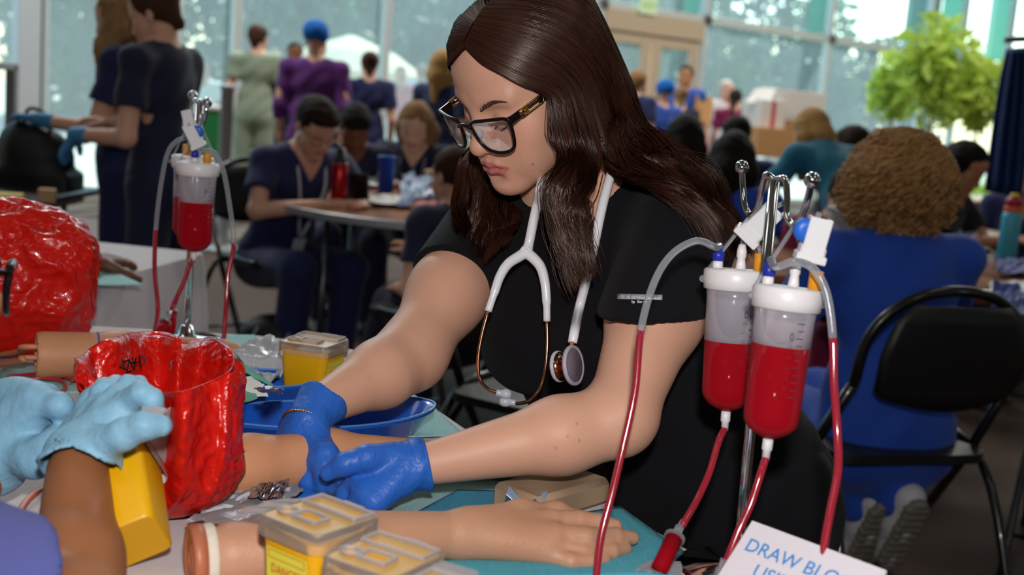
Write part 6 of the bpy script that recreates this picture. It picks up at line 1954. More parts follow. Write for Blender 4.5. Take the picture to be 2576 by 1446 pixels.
bk = thing('backpack', (bgp[0], bgp[1], bgp[2]-.16), 'black bag on the dark table behind the blue glove of the left standing woman', 'bag')
link('bag_body', sdfmesh('bag_body', s, .008), pm('black_nylon', '#0f1013', rough=.55, bump=.8, bscale=120), bk)
MB().tube(crv([bgp+np.array([-.05, -.02, .10]), bgp+np.array([-.02, -.03, .19]), bgp+np.array([.05, -.03, .17]), bgp+np.array([.07, -.02, .08])], 6), .008, 8).build('handle', pm('black_nylon', '#0f1013'), bk, smooth=True)
for i, (px, py, d, sz, col_, lb) in enumerate(((18, 505, 4.6, (.10, .08, .05), '#d8b42c', 'small yellow box on the dark table at the left edge'), (118, 492, 4.9, (.06, .05, .05), '#b08a66', 'tan box on the dark table at the left'))):
    o = MB().box(H(px, py, .72+sz[2]/2), sz, rotz(.3), .004).build('box', pm('boxc_%d' % i, col_, rough=.6))
    tag(autosmooth(o), lb, 'box')
# backpacks on the floor under the round table
for i, (px, py, d, r_, lb) in enumerate(((700, 770, 4.85, (.16, .12, .15), 'black backpack with pale straps on the floor under the round table'), (800, 812, 4.6, (.17, .12, .09), 'black shoulder bag lying flat in front of the black backpack'))):
    c = W(px, py, d); c[2] = r_[2]*.9
    s = Sdf().ell(c, r_, k=.04).box(c, (r_[0]*.8, r_[1]*.8, r_[2]*.7), rd=.05, k=.05)
    s.fn(lambda P, D: np.maximum(D+.010*vnoise(P, 30, 7), .004-P[:, 2]))
    bk = thing('backpack', (c[0], c[1], 0), lb, 'bag')
    link('bag_body', sdfmesh('bag_body', s, .009), pm('black_nylon', '#0f1013'), bk)
    for q in (-1, 1):
        MB().tube(crv([c+np.array([q*.06, -.09, .10]), c+np.array([q*.08, -.16, .03]), c+np.array([q*.06, -.12, -.08])], 5), .009, 6, flat=.3).build('strap', pm('pale_strap', '#b9c0cc', rough=.7), bk, smooth=True)
    MB().box(c+np.array([.03, -.11, -.02]), (.04, .02, .03), None, .005).build('buckle', pm('blue_tag', '#2a54b8', rough=.5), bk)
# --- standing barrier post and green bin beyond the women
bp = wallpt(565, 300)
pc = W(572, 240, 8.4)
bar = thing('barrier_post', (pc[0], pc[1], 0), 'silver barrier post beside the person in sage scrubs', 'post')
MB().lathe([(.16, 0), (.16, .015), (.05, .03), (.045, .04), (.045, pc[2]+.04), (.055, pc[2]+.045), (.055, pc[2]+.075), (0, pc[2]+.08)], 24, (pc[0], pc[1], 0)).build('post', pm('brushed_post', '#a9adb2', rough=.4, metal=.4), bar, smooth=True)
gc = W(522, 345, 9.2)
gbin = thing('bin', (gc[0], gc[1], 0), 'green bin with a white top beside the silver barrier post', 'bin')
MB().box((gc[0], gc[1], gc[2]/2+.1), (.26, .3, gc[2]+.2), None, .02).build('bin_body', pm('green_bin', '#2f8a4e', rough=.5), gbin)
MB().box((gc[0], gc[1], gc[2]+.225), (.28, .32, .04), None, .01).build('bin_top', pm('bin_white', '#d4d8d4', rough=.5), gbin)
# --- boxes on a far table at the right
bt = W(1985, 372, 13.0)
folding_table(bt[0], bt[1]+.1, 1.5, .8, rad(20), 'far table stacked with boxes in the sun', pm('pale_top', '#c9b49c'), .74)
CB = pm('cardboard', '#b98a58', rough=.85, var=.08)
WB_ = pm('white_carton', '#d8d2cc', rough=.8, var=.03)
def carton(px, py, d, sz, rz, mat, label, band=None):
    c = W(px, py, d)
    t = thing('carton', c-np.array([0, 0, sz[2]/2]), label, 'box', 'boxes stacked on the far table')
    MB().box(c, sz, rotz(rz), .004).build('box_body', mat, t)
    R = rotz(rz)
    for q in (-1, 1): MB().box(c+R@np.array([0, q*sz[1]*.26, sz[2]/2+.003]), (sz[0]*.98, sz[1]*.46, .004), R).build('flap', mat, t)
    if band: MB().box(c+R@np.array([0, -sz[1]/2-.001, 0]), (sz[0]*.16, .002, sz[2]*.95), R).build('stripe', pm('red_stripe', '#c0283a', rough=.6), t)
carton(1985, 262, 13.0, (.62, .45, .27), rad(20), WB_, 'long white carton on top of the stack of boxes')
carton(1920, 288, 12.75, (.30, .40, .30), rad(20), WB_, 'small white carton at the left of the stack', True)
carton(1985, 338, 13.05, (.60, .48, .32), rad(20), CB, 'brown cardboard box with red stripe under the long white carton', True)
carton(1925, 358, 12.6, (.36, .3, .30), rad(20), CB, 'brown cardboard box at the bottom left of the stack')
crumple([W(1878, 262, 12.6), W(1900, 225, 12.7), W(1955, 222, 12.7), W(1940, 258, 12.6)], 'paper_sheet', pm('bright_paper', '#e6e4e0', rough=.8), 'large white paper sheet leaning against the stacked boxes', 'paper', .03, 90, 10, 0, 12)
crumple([W(1745, 290, 12.9), W(1752, 238, 12.9), W(1795, 246, 13.0), W(1785, 320, 12.9)], 'cardboard_sheet', CB, 'tan cardboard sheet carried beside the dark-haired man', 'board', .01, 91, 8, 0, 8, None, .004)
# --- potted fig trees in a planter at the right window, lit by the sun
plx = W(2330, 420, 10.5)
for i, (px, py, d, rx, lb) in enumerate(((2352, 215, 15.2, .56, 'larger leafy potted tree by the right window'), (2248, 250, 16.4, .36, 'smaller leafy potted tree left of the larger one'), (2462, 265, 15.4, .36, 'slim leafy potted tree at the right of the larger one'))):
    c = W(px, py, d)
    t = thing('potted_tree', (c[0], c[1], 0), lb, 'plant', 'potted trees by the right window')
    MB().lathe([(.16, 0), (.2, .02), (.24, .42), (.25, .44), (.22, .44), (.2, .38), (0, .38)], 24, (c[0], c[1], 0)).build('planter', pm('planter_grey', '#9a958e', rough=.8), t, smooth=True)
    MB().tube(crv([(c[0], c[1], .38), (c[0]+.02, c[1], .9), (c[0], c[1], c[2])], 5), [.028]*5+[.022]*5+[.018], 8).build('trunk', pm('fig_trunk', '#b08a64', rough=.8, bump=.6, bscale=40), t, smooth=True)
    V, F = leafcloud(c+np.array([0, 0, .16]), (rx, rx*.9, .66 if i == 0 else .50), 800 if i == 0 else 420, .13, 40+i, .1)
    link('crown', npmesh('crown', V, [F], False), LEAF['bright'], t)
for k, px in enumerate((2150, 2300, 2420)):
    c = wallpt(px, 400); c = np.array([c[0], c[1], 0])-np.r_[WN, 0]*.5
    V, F = leafcloud(c+np.array([0, 0, .30]), (.5, .3, .28), 420, .07, 60+k, .1)
    o = link('planting', npmesh('planting', V, [F], False), LEAF['bright'])
    tag(o, ('low bright planting under the glass wall behind the dark-haired woman in profile', 'low bright planting at the foot of the potted trees', 'low bright planting under the right end of the glass wall')[k], 'plant', kind='stuff')
# --- navy banner on a silver rail at the far right
NAVYF = pm('navy_banner_cloth', '#143266', rough=.7, var=.15, scale=3)
bn = thing('banner', (*W(2530, 500, 5.6)[:2], 0), 'tall navy cloth banner hanging from a silver rail at the far right', 'banner')
a = np.linspace(0, 1, 30)
tops = np.array([W(2535, 122, 5.6)+(W(2580, 118, 5.6)-W(2535, 122, 5.6))*q for q in a])
mids = np.array([W(2505, 230, 5.6)+(W(2600, 235, 5.6)-W(2505, 230, 5.6))*q for q in a])
bots = np.array([W(2478, 480, 5.6)+(W(2570, 500, 5.6)-W(2478, 480, 5.6))*q for q in a])
P = np.array([tops*(1-t)**2+2*mids*t*(1-t)+bots*t*t for t in np.linspace(0, 1, 16)])
P[:, :, 1] += (.03*np.sin(a*22))[None]
o = MB().surf(P).build('cloth', NAVYF, bn, smooth=True); solid(o, .004)
MB().tube([W(2528, 100, 5.6), W(2620, 96, 5.6)], .016, 8).tube([W(2618, 96, 5.6), np.array([*W(2618, 96, 5.6)[:2], 0])], .016, 8).build('rail', STEEL, bn, smooth=True)
# cream parasol outdoors
pc = W(880, 160, 18.0)
pr = thing('parasol', (pc[0], pc[1], -.1), 'cream parasol in the sun outside behind the purple scrubs', 'parasol')
MB().lathe([(.05, .42), (.7, .18), (1.15, -.12), (1.14, -.2)], 8, pc, None).build('canopy', pm('cream_canvas', '#e3d9c0', rough=.8, translucent=.3), pr)
MB().tube([(pc[0], pc[1], -.1), (pc[0], pc[1], pc[2]+.4)], .025, 8).build('pole', STEEL, pr, smooth=True)
# ---------------------------------------------------------------- everybody else
SCRUB = {k: pm('scrub_'+k, c, rough=.85, var=.10, scale=5, bump=.4, bscale=500, sheen=.1) for k, c in dict(navy='#1a2250', dark='#141a38', royal='#1743a6', teal='#23708a', sage='#8a9784', purple='#5a2372', maroon='#8a1f48', blue='#2f55b0', black='#15161b', white='#d4d4d8', pink='#c04a66', sky='#4e8ed0').items()}
HCOL = {k: pm('hair_'+k, c, rough=.7, spec=.15, var=.35, scale=40, bump=1., bscale=160, stretch=(1, 1, .25)) for k, c in dict(black='#15100e', dark='#251813', brown='#432a1d', light='#8f6d49', blond='#a8834f', sandy='#8c6a48', white='#c9c0b4', cap='#1c62b4', cream='#d8cbb4').items()}
LAN = pm('lanyard_white', '#c9c9d4', rough=.6)
def human(label, px, py, d, yaw, shirt='navy', pants=None, tone='light', hair='short', hcol='brown', pose='stand', lean=0., hpitch=0., hyaw=0., armL=None, armR=None,
          legs=None, h=.011, detail=False, sc=None, lanyard=False, gloves=None, group=None, sleeve=.62, watch=False, twist=0., shoes='#1b1b1d', slim=1., hands=True, ankles=None, hdir=None):
    """head centre is put at photo pixel (px, py), d metres away; local frame: -y forward, +x the person's left.
    armL/armR: (elbow, wrist) in local metres; legs: ((kneeL, ankleL), (kneeR, ankleR))"""
    hc = W(px, py, d)
    hipz = .93 if pose == 'stand' else .50
    L = rotx(lean)
    hip = np.array([0, 0, hipz])
    chest = hip+L@np.array([0, 0, .36]); neck = hip+L@np.array([0, .01, .52])
    head = neck+rotx(lean*.8+hpitch*.35)@np.array([0, -.012, .135])
    if sc is None: sc = hc[2]/head[2]
    sc = float(np.clip(sc, .80, 1.14))
    R = rotz(yaw)
    base = hc-sc*(R@head)
    root = thing('person', (base[0], base[1], 0), label, 'person', group, rz=yaw)
    root.scale = (sc,)*3
    ORG[root.name] = np.zeros(3)
    if abs(base[2]) > .3: print('HUMAN z', label[:30], round(base[2], 2), round(sc, 2))
    HD = Xf(rotz(hyaw)@rotx(lean*.3+hpitch), head)
    shL, shR = hip+L@np.array([.178*slim, .01, .475]), hip+L@np.array([-.178*slim, .01, .475])
    if armL is None: armL = (shL+np.array([.05, .03, -.28]), shL+np.array([.04, -.04, -.53]))
    if armR is None: armR = (shR+np.array([-.05, .03, -.28]), shR+np.array([-.04, -.04, -.53]))
    armL = [np.array(q, float) for q in armL]; armR = [np.array(q, float) for q in armR]
    hL, hR = hip+np.array([.088, 0, -.03]), hip+np.array([-.088, 0, -.03])
    if legs is None:
        legs = (((.10, -.02, .49), (.11, .03, .08)), ((-.10, -.02, .49), (-.11, .03, .08))) if pose == 'stand' else (((.13, -.42, .50), (.13, -.36, .08)), ((-.13, -.42, .50), (-.13, -.36, .08)))
    legs = [[np.array(q, float) for q in l] for l in legs]
    if ankles:
        for l, (ax_, ay_, ad_) in zip(legs, ankles): l[1] = R.T@(W(ax_, ay_, ad_)-base)/sc
    s = Sdf()
    face_ops(s, HD, True, True, detail)
    s.cone(HD((0, .022, -.05)), neck+L@np.array([0, .01, -.01]), .050, .054, .03)
    for q in (shL, shR): s.cone(neck+L@np.array([0, .01, -.02]), q, .05, .045, .04)
    s.ell(chest+L@np.array([0, 0, .03]), (.150*slim, .100, .17), L, .05).ell(hip+L@np.array([0, 0, .14]), (.132*slim, .095, .16), L, .06).ell(hip, (.155*slim, .115, .12), None, .06)
    for (e_, w_), sh in ((armL, shL), (armR, shR)):
        s.cone(sh, e_, .046, .038, .03).cone(e_, w_, .0375, .0245, .02)
        if hands:
            dv = nrm(w_-e_) if not (hdir and sh is shL) else nrm(hdir)
            up = nrm(np.cross(dv, np.array([1., .2, 0])) if abs(dv[0]) < .8 else np.array([0, 0, 1.]))
            hand_ops(s, w_, dv, up if up[2] > 0 else -up, curl=(.35,)*4, L=.175, side=1 if sh is shL else -1, fat=1.05)
        else: s.cone(w_, w_+nrm(w_-e_)*.09, .03, .026, .02)
    for (k_, a_), hp in zip(legs, (hL, hR)):
        s.cone(hp, k_, .078, .054, .03).cone(k_, a_, .053, .036, .02)
    V, F = s.mesh(h, proj=1)
    col = np.repeat(skincol(tone)[None], len(V), 0)
    col = face_paint(V, col, HD, tone, lips=skincol(tone)*np.array([.85, .5, .5]))
    if gloves:
        pass
    link('body', npmesh('body', V, [F], True, col), SKIN, root)
    # top
    c = Sdf()
    for q in (shL, shR): c.cone(neck+L@np.array([0, .01, -.03]), q, .060, .057, .05)
    c.ell(chest+L@np.array([0, 0, .03]), (.166*slim, .116, .18), L, .05).ell(hip+L@np.array([0, 0, .13]), (.156*slim, .118, .18), L, .06).ell(hip+np.array([0, 0, .0]), (.176*slim, .136, .15), None, .06)
    hems = []
    for (e_, w_), sh in ((armL, shL), (armR, shR)):
        hm = sh*(1-sleeve)+e_*sleeve if sleeve <= 1 else e_*(2-sleeve)+w_*(sleeve-1)
        c.cone(sh, sh*.2+hm*.8 if sleeve > 1 else hm+(hm-sh)*.1, .062, .064, .04)
        if sleeve > 1: c.cone(e_, hm+(w_-e_)*.05, .052, .045, .03)
        hems.append((hm, nrm((e_-sh) if sleeve <= 1 else (w_-e_))))
    seed = int(abs(px)+abs(py))
    def cut(P, D):
        D = D+.005*vnoise(P, 24, seed)+.003*np.sin(P[:, 2]*40+5*np.sin(P[:, 0]*9))
        for hm, n_ in hems: D = np.where(np.linalg.norm(P-hm, axis=1) < .12, np.maximum(D, np.minimum((P-hm)@n_, .5)), D)
        Q = (P-neck)@L
        v = np.maximum(np.abs(Q[:, 0])*.9-(Q[:, 2]+.085)*.6, Q[:, 1])
        hole = np.linalg.norm((Q-np.array([0, .012, .035]))*np.array([1, 1, .6]), axis=1)-.068
        D = np.maximum(D, -np.minimum(v, hole))
        return np.maximum(D, hip[2]-.15-P[:, 2])
    c.fn(cut)
    top = link('scrub_top', sdfmesh('scrub_top', c, h*1.1), SCRUB[shirt], root)
    c = Sdf()
    for (k_, a_), hp in zip(legs, (hL, hR)): c.cone(hp, k_, .098, .078, .04).cone(k_, a_, .076, .066, .03)
    c.ell(hip-np.array([0, 0, .02]), (.170*slim, .130, .13), None, .05)
    c.fn(lambda P, D: D+.005*vnoise(P, 22, seed+1))
    link('trousers', sdfmesh('trousers', c, h*1.4), SCRUB[pants or shirt], root)
    for (k_, a_) in legs:
        fw = np.array([0, -.13, 0]); z0 = a_[2]-.08
        if a_[2] > .18:
            rs = rotx(rad(-62))
            X_ = lambda p: a_+rs.T@np.array(p, float)
            b = Sdf().cone(X_((0, .035, -.030)), X_((0, -.05, -.040)), .044, .042, .02).cone(X_((0, -.05, -.04)), X_((0, -.155, -.055)), .042, .032, .02).fn(lambda P, D: np.maximum(D, .004-P[:, 2]))
            so = Sdf().cone(X_((0, .035, -.066)), X_((0, -.04, -.066)), .036, .032, .02).cone(X_((0, -.04, -.066)), X_((0, -.145, -.070)), .034, .038, .02)
            so.fn(lambda P, D: np.maximum(D, np.abs((P-a_)@rs.T[:, 2]+.076)-.010)+.0015*np.sin((P-a_)@rs.T[:, 1]*260)).fn(lambda P, D: np.maximum(D, .004-P[:, 2]))
            link('shoe_sole', sdfmesh('shoe_sole', so, .005, bounds=tuple(np.array(v)+q for v, q in zip(so.bounds(), (-.01, .01)))), pm('grey_rubber_sole', '#6f6a62', rough=.8, var=.3, scale=60), root)
        else: b = Sdf().cone(a_+np.array([0, .03, -.04]), a_+np.array([0, -.13, -.05]), .042, .034, .02).box(a_+np.array([0, -.05, -.07]), (.042, .13, .016), rd=.012, k=.01)
        link('shoe', sdfmesh('shoe', b, h*1.1), pm('shoe_'+shoes, shoes, rough=.6, var=.2, scale=20), root)
    # hair
    s = Sdf()
    E = lambda c_, r, k=.02: s.ell(HD(c_), r, HD.R, k)
    K = lambda a, b_, ra, rb, k=.03: s.cone(HD(a), HD(b_), ra, rb, k)
    dn = HD.R.T@np.array([0, 0, -1.])
    bell = (0, .014, .052)
    if hair == 'cap': E((0, .03, .078), (.098, .112, .092)); E((0, .06, .10), (.092, .092, .082))
    elif hair == 'curly': E(bell, (.125, .125, .115)); E((0, .06, .0), (.125, .08, .12), .05)
    else: E(bell, (.083, .104, .088))
    if hair == 'bun': E((0, .10, .085), (.042, .04, .04), .03); K((0, .06, -.02), (0, .08, -.05), .05, .03)
    if hair == 'pony': E((0, .105, .06), .03, .03); s.chain([HD((0, .115, .05)), HD((0, .135, -.02))+np.array([0, .01, -.02]), HD((0, .115, -.05))+np.array([0, .02, -.16])], [.028, .030, .012], .03)
    if hair == 'long':
        for q in (-1, 1):
            s.chain([HD((q*.06, .03, .02)), HD((q*.072, .035, -.05)), HD((q*.065, .03, -.06))+np.array([0, .01, -.14]), HD((q*.06, .0, -.06))+np.array([0, -.03, -.30])], [.04, .042, .036, .014], .05)
        s.chain([HD((0, .08, .02)), HD((0, .085, -.06)), HD((0, .075, -.06))+np.array([0, .02, -.18])], [.05, .055, .03], .05)
    if hair == 'verylong':
        for q in (-1, 1):
            s.chain([HD((q*.062, .02, .03)), HD((q*.080, -.005, -.04)), HD((q*.085, -.01, -.06))+np.array([q*.03, -.05, -.09]), HD((q*.085, -.01, -.06))+np.array([q*.075, -.10, -.20]), HD((q*.085, -.01, -.06))+np.array([q*.080, -.11, -.38])], [.045, .052, .054, .052, .022], .05)
        s.chain([HD((0, .08, .02)), HD((0, .085, -.06)), HD((0, .075, -.06))+np.array([0, .02, -.25])], [.05, .055, .03], .05)
    if hair == 'short': K((0, .06, -.01), (0, .065, -.045), .055, .035)
    if hair == 'fringe': E((0, -.02, .075), (.078, .085, .06)); K((0, .06, -.01), (0, .065, -.045), .055, .035)
    def hcut(P, D):
        Q = HD.inv(P)
        f_ = np.maximum(Q[:, 1]+.048-.5*np.clip(Q[:, 2]-.045, -.04, 1)+.3*np.maximum(0, np.abs(Q[:, 0])-.03), Q[:, 2]-.078+.2*np.abs(Q[:, 0]))
        if hair == 'cap': f_ = np.maximum(Q[:, 1]+.07, Q[:, 2]-.05); D = np.maximum(D, .012-Q[:, 2]+.2*(Q[:, 1]-.02))
        amp = .012 if hair == 'curly' else .003
        D = np.maximum(D+amp*vnoise(P, 75 if hair == 'curly' else 110, seed), -f_)
        return D
    s.fn(hcut)
    link('hair' if hair != 'cap' else 'surgical_cap', sdfmesh('hair', s, h*.9), HCOL[hcol], root)
    if lanyard:
        Lf = lambda x, y, z: hip+L@np.array([x, y, z])
        for q in (-1, 1):
            MB().tube(crv([Lf(q*.055, .05, .53), Lf(q*.068, -.06, .51), Lf(q*.062, -.128, .42), Lf(q*.035, -.142, .30), Lf(q*.006, -.146, .19)], 5), .0075, 6, flat=.25).build('lanyard', LAN, root, smooth=True)
        MB().box(Lf(0, -.152, .14), (.06, .004, .09), L, .001).build('badge', pm('badge_card', '#c4c6d2', rough=.4), root)
    if gloves:
        for w in gloves:
            e_, w_ = armL if w == 'L' else armR
            dv = nrm(w_-e_)
            g_ = Sdf().cone(w_-dv*.05, w_+dv*.005, .036, .031, .02)
            if hdir and w == 'L': dv = nrm(hdir)
            up = nrm(np.cross(dv, np.array([1., .2, 0])) if abs(dv[0]) < .8 else np.array([0, 0, 1.]))
            hand_ops(g_, w_, dv, up if up[2] > 0 else -up, curl=(.35,)*4, L=.178, side=1 if w == 'L' else -1, fat=1.28)
            link('glove', sdfmesh('glove', g_, .006), NIT2, root, label='blue nitrile glove')
    if watch:
        e_, w_ = armL if watch == 'L' else armR
        dv = nrm(w_-e_)
        MB().lathe([(.028, -.01), (.031, -.009), (.031, .009), (.028, .01)], 20, w_-dv*.055, frame(dv)).build('watch', pm('watch_black', '#131316', rough=.3), root, smooth=True)
    return root, HD
NIT2 = pm('blue_nitrile_background', '#3f86bd', rough=.5, var=.1, bump=.5)
# standing women at the left
human('woman with very long light brown hair half hidden at the left', 300, 52, 4.75, rad(-84), 'navy', 'navy', 'fair', 'verylong', 'light', hpitch=.30, hyaw=.0, lean=.06, armL=((.20, -.10, 1.10), (.12, -.36, 1.12)), armR=((-.2, -.1, 1.10), (-.1, -.34, 1.10)), gloves='LR', h=.009, detail=True)
human('woman with a bun standing in dark navy scrubs, blue glove held out', 392, 46, 4.30, rad(-108), 'dark', 'dark', 'light', 'bun', 'brown', hpitch=.38, hyaw=rad(12), lean=.08, armL=((.24, -.02, 1.10), (.20, -.29, 1.09)), armR=((-.22, -.1, 1.12), (-.1, -.34, 1.14)), gloves='L', hdir=(.0, -.55, -.83), watch='L', h=.008, detail=True)
# standing far people
human('person with short brown hair in sage green scrubs seen from behind', 648, 100, 10.6, rad(195), 'sage', 'sage', 'light', 'fringe', 'brown', h=.014, hyaw=rad(-25), hands=False)
human('person in purple scrubs and a bright blue surgical cap seen from behind', 796, 112, 8.5, rad(178), 'purple', 'purple', 'light', 'cap', 'cap', h=.013, hands=False, slim=1.15, sleeve=1.4)
human('person with a pale cap facing the hall behind the purple scrubs', 742, 140, 11.2, rad(10), 'dark', 'dark', 'brown', 'short', 'dark', h=.015, hands=False)
human('woman with dark hair tied up in navy scrubs seen from behind', 930, 168, 9.4, rad(188), 'navy', 'navy', 'light', 'bun', 'brown', h=.013, hands=False)
human('woman with long blond hair in navy scrubs just left of the main woman', 1118, 172, 7.6, rad(150), 'navy', 'navy', 'fair', 'long', 'blond', h=.013, hands=False)
human('person in a red top standing in the sun outside', 1008, 190, 15.2, rad(20), 'pink', 'white', 'light', 'short', 'light', h=.018, hands=False)
human('person in a sky blue top standing in the sun outside', 1062, 186, 15.6, rad(160), 'sky', 'white', 'light', 'short', 'sandy', h=.018, hands=False)
human('person in a white top in the sun outside behind the sage scrubs', 690, 150, 14.6, rad(40), 'white', 'sage', 'light', 'short', 'sandy', h=.018, hands=False)
human('person in a white top in the sun outside left of the silver post', 515, 180, 12.6, rad(0), 'white', 'pink', 'tan', 'short', 'dark', h=.018, hands=False)
# round table sitters
ym = human('young man with glasses and a lanyard in navy scrubs bent over the round table', 790, 322, 4.85, rad(42), 'navy', 'navy', 'light', 'fringe', 'dark', 'sit', lean=.42, hpitch=.45, armR=((-.27, -.30, .74), (-.02, -.52, .79)), armL=((.26, -.36, .76), (.08, -.55, .79)), h=.008, detail=True, lanyard=True)
dk = human('person with dark curly hair looking at a phone at the round table', 893, 322, 6.0, rad(12), 'dark', 'dark', 'brown', 'fringe', 'black', 'sit', lean=.40, hpitch=.6, armR=((-.26, -.28, .74), (-.06, -.48, .80)), armL=((.26, -.30, .74), (.06, -.48, .80)), h=.009, detail=True)
human('woman with sandy hair and a lanyard looking down at the round table', 1045, 318, 6.1, rad(-8), 'dark', 'dark', 'fair', 'long', 'sandy', 'sit', lean=.30, hpitch=.5, armR=((-.26, -.26, .74), (-.1, -.46, .80)), armL=((.26, -.28, .74), (.08, -.46, .80)), h=.009, detail=True, lanyard=True)
bp_ = human('person seated with legs crossed and back turned, left of the main woman', 1142, 450, 4.05, rad(-138), 'dark', 'dark', 'light', 'short', 'brown', 'sit', lean=.10, hpitch=.2, armL=((.24, -.02, .70), (.12, -.26, .66)), armR=((-.2, -.2, .74), (-.1, -.42, .80)), legs=(((.02, -.44, .56), (-.02, -.62, .22)), ((-.12, -.42, .50), (-.12, -.36, .08))), h=.009)
# right-hand side
human('woman with blond hair directly behind the main woman', 1604, 212, 10.5, rad(140), 'navy', 'navy', 'fair', 'short', 'sandy', h=.014, hands=False)
human('person in a shiny blue cap behind the main woman', 1668, 240, 11.5, rad(200), 'blue', 'navy', 'light', 'cap', 'cap', h=.014, hands=False)
human('dark-haired man in a blue shirt under the beige door', 1724, 196, 13.0, rad(-20), 'blue', 'navy', 'tan', 'short', 'black', h=.014, hands=False)
human('woman in navy scrubs with tied-up sandy hair seen from behind', 1712, 248, 12.0, rad(185), 'dark', 'dark', 'fair', 'bun', 'sandy', h=.013, hands=False)
human('white-haired person in a pale blue top near the stacked boxes', 1826, 230, 14.0, rad(30), 'white', 'sky', 'light', 'short', 'white', h=.014, hands=False)
human('woman in maroon scrubs with a dark ponytail near the stacked boxes', 1850, 252, 13.4, rad(160), 'maroon', 'maroon', 'light', 'pony', 'dark', h=.013, hands=False)
human('seated person with black hair close behind the main woman\'s shoulder', 1722, 352, 5.9, rad(175), 'dark', 'dark', 'tan', 'long', 'black', 'sit', lean=.2, h=.012, hands=False)
human('seated person with dark hair just behind the drip stand knobs', 1852, 352, 6.6, rad(185), 'navy', 'navy', 'tan', 'short', 'black', 'sit', lean=.2, hpitch=.3, h=.012, hands=False)
human('seated person with long black hair and a bare arm beside the drip stand', 1842, 408, 4.8, rad(165), 'royal', 'royal', 'brown', 'long', 'black', 'sit', lean=.2, hpitch=.2, h=.011, armR=((-.30, -.1, .80), (-.25, -.3, .78)))
human('blond woman in teal scrubs bending over among the seated people', 2040, 335, 5.6, rad(205), 'teal', 'teal', 'fair', 'long', 'blond', 'stand', lean=.85, hpitch=.25, armL=((.28, -.5, 1.0), (.2, -.6, .8)), armR=((-.30, -.4, 1.0), (-.24, -.55, .80)), h=.010, hands=False)
human('dark-haired woman in profile at a table below the low planting', 2150, 374, 6.8, rad(75), 'black', 'black', 'tan', 'long', 'dark', 'sit', lean=.25, hpitch=.1, h=.011, hands=False)
human('person with sandy hair beyond the curly-haired sitter', 2222, 392, 6.9, rad(170), 'navy', 'navy', 'fair', 'short', 'sandy', 'sit', h=.012, hands=False)
cur = human('person with curly light brown hair and royal blue scrubs sitting with back turned', 2248, 478, 2.95, rad(-166), 'royal', 'royal', 'fair', 'curly', 'light', 'sit', lean=.16, hpitch=.12, armL=((.27, -.14, .72), (.20, -.40, .78)), armR=((-.26, -.2, .72), (-.14, -.44, .78)), legs=(((.14, -.42, .50), (.16, -.30, .09)), ((-.02, -.42, .50), (-.02, -.26, .09))), h=.007, ankles=((2175, 1262, 2.98), (2262, 1255, 2.92)), shoes='#b4b5ba', sleeve=.7, slim=1.12)
human('person in maroon scrubs hidden behind the curly-haired sitter', 2128, 500, 4.5, rad(15), 'maroon', 'maroon', 'tan', 'short', 'dark', 'sit', lean=.3, hpitch=.5, h=.011, hands=False)
human('dark-haired woman looking down at the table under the navy banner', 2424, 425, 5.5, rad(50), 'black', 'black', 'tan', 'long', 'black', 'sit', lean=.3, hpitch=.45, h=.010, armR=((-.26, -.2, .76), (-.1, -.45, .80)), armL=((.26, -.28, .74), (.08, -.46, .80)))
human('dark-haired person cut off by the right edge under the navy banner', 2592, 448, 5.9, rad(-30), 'navy', 'navy', 'tan', 'long', 'black', 'sit', lean=.25, hpitch=.3, h=.012, hands=False)

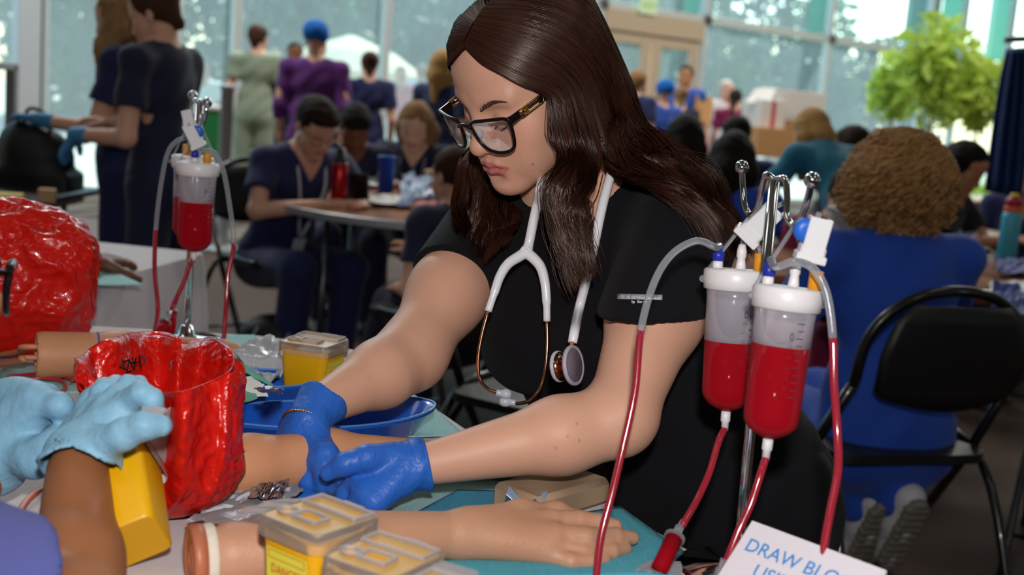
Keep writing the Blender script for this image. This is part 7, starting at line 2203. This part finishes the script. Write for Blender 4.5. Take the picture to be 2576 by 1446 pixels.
# curls on the royal blue sitter: many small springy strands
HDc = cur[1]
g = np.random.default_rng(5)
n = 2600
u = g.normal(size=(n, 3)); u /= np.linalg.norm(u, axis=1, keepdims=True)
c_ = np.array([HDc((0, .03, .04))]*n)
st_ = c_+(u*np.array([.128, .124, .122]))@HDc.R.T
keep = (HDc.inv(st_)[:, 1] > -.055) | (HDc.inv(st_)[:, 2] > .09)
st_ = st_[keep]; u = u[keep]; n = len(st_)
T_ = np.linspace(0, 1, 16)[None, :, None]
ax_ = u*.45+np.array([0, .0, -.9]); ax_ /= np.linalg.norm(ax_, axis=1, keepdims=True)
e1_ = np.cross(ax_, g.normal(size=(n, 3))); e1_ /= np.linalg.norm(e1_, axis=1, keepdims=True); e2_ = np.cross(ax_, e1_)
ph_ = g.uniform(0, 6, n)[:, None, None]
rad_ = .010*g.uniform(.6, 1.3, n)[:, None, None]
P = st_[:, None]+ax_[:, None]*T_*.06*g.uniform(.6, 1.3, n)[:, None, None]+rad_*(np.cos(T_*11+ph_)*e1_[:, None]+np.sin(T_*11+ph_)*e2_[:, None])
V, F = strands(P, np.full((n, 16), .0030))
link('hair_curls', npmesh('hair_curls', V, [F], True), pm('golden_curl_hair', '#9c7448', rough=.55, spec=.25, var=.5, scale=30), cur[0], label='loose springy curls')

def chair_for(p, rz, label):
    q = p[0].location
    R = rotz(rz)
    o = R@np.array([0, .02, 0])
    return chair(q.x+o[0], q.y+o[1], rz, label)
chair_for(ym, rad(42), 'black folding chair with crossed legs under the young man with the lanyard')
chair_for(bp_, rad(-138), 'black folding chair under the seated person with crossed legs and back turned')


def toW(root, HD, p):
    q = HD(p)
    a = root.rotation_euler.z
    return np.array(root.location)+root.scale[0]*(rotz(a)@q)
gl = thing('eyeglasses', toW(ym[0], ym[1], (0, -.1, 0)), 'dark glasses worn by the young man with the lanyard', 'glasses')
for q in (1, -1):
    oo = crv([(.012, .004), (.018, .016), (.05, .018), (.064, .012), (.060, -.014), (.035, -.020), (.016, -.010)], 4, True)
    MB().tube([toW(*ym, (q*x, -.108+3*x*x, z)) for x, z in oo], .0018, 6, closed=True).tube([toW(*ym, (q*.064, -.094, .012)), toW(*ym, (q*.078, -.01, .014))], .0018, 6).build('rim', BLKAC, gl, smooth=True)
ph = MB().box(T2(905, 470, .075), (.075, .012, .14), rotx(rad(35)), .003)
tag(autosmooth(ph.build('phone', pm('black_phone', '#121215', rough=.25))), 'black phone held by the dark-haired person at the round table', 'phone')
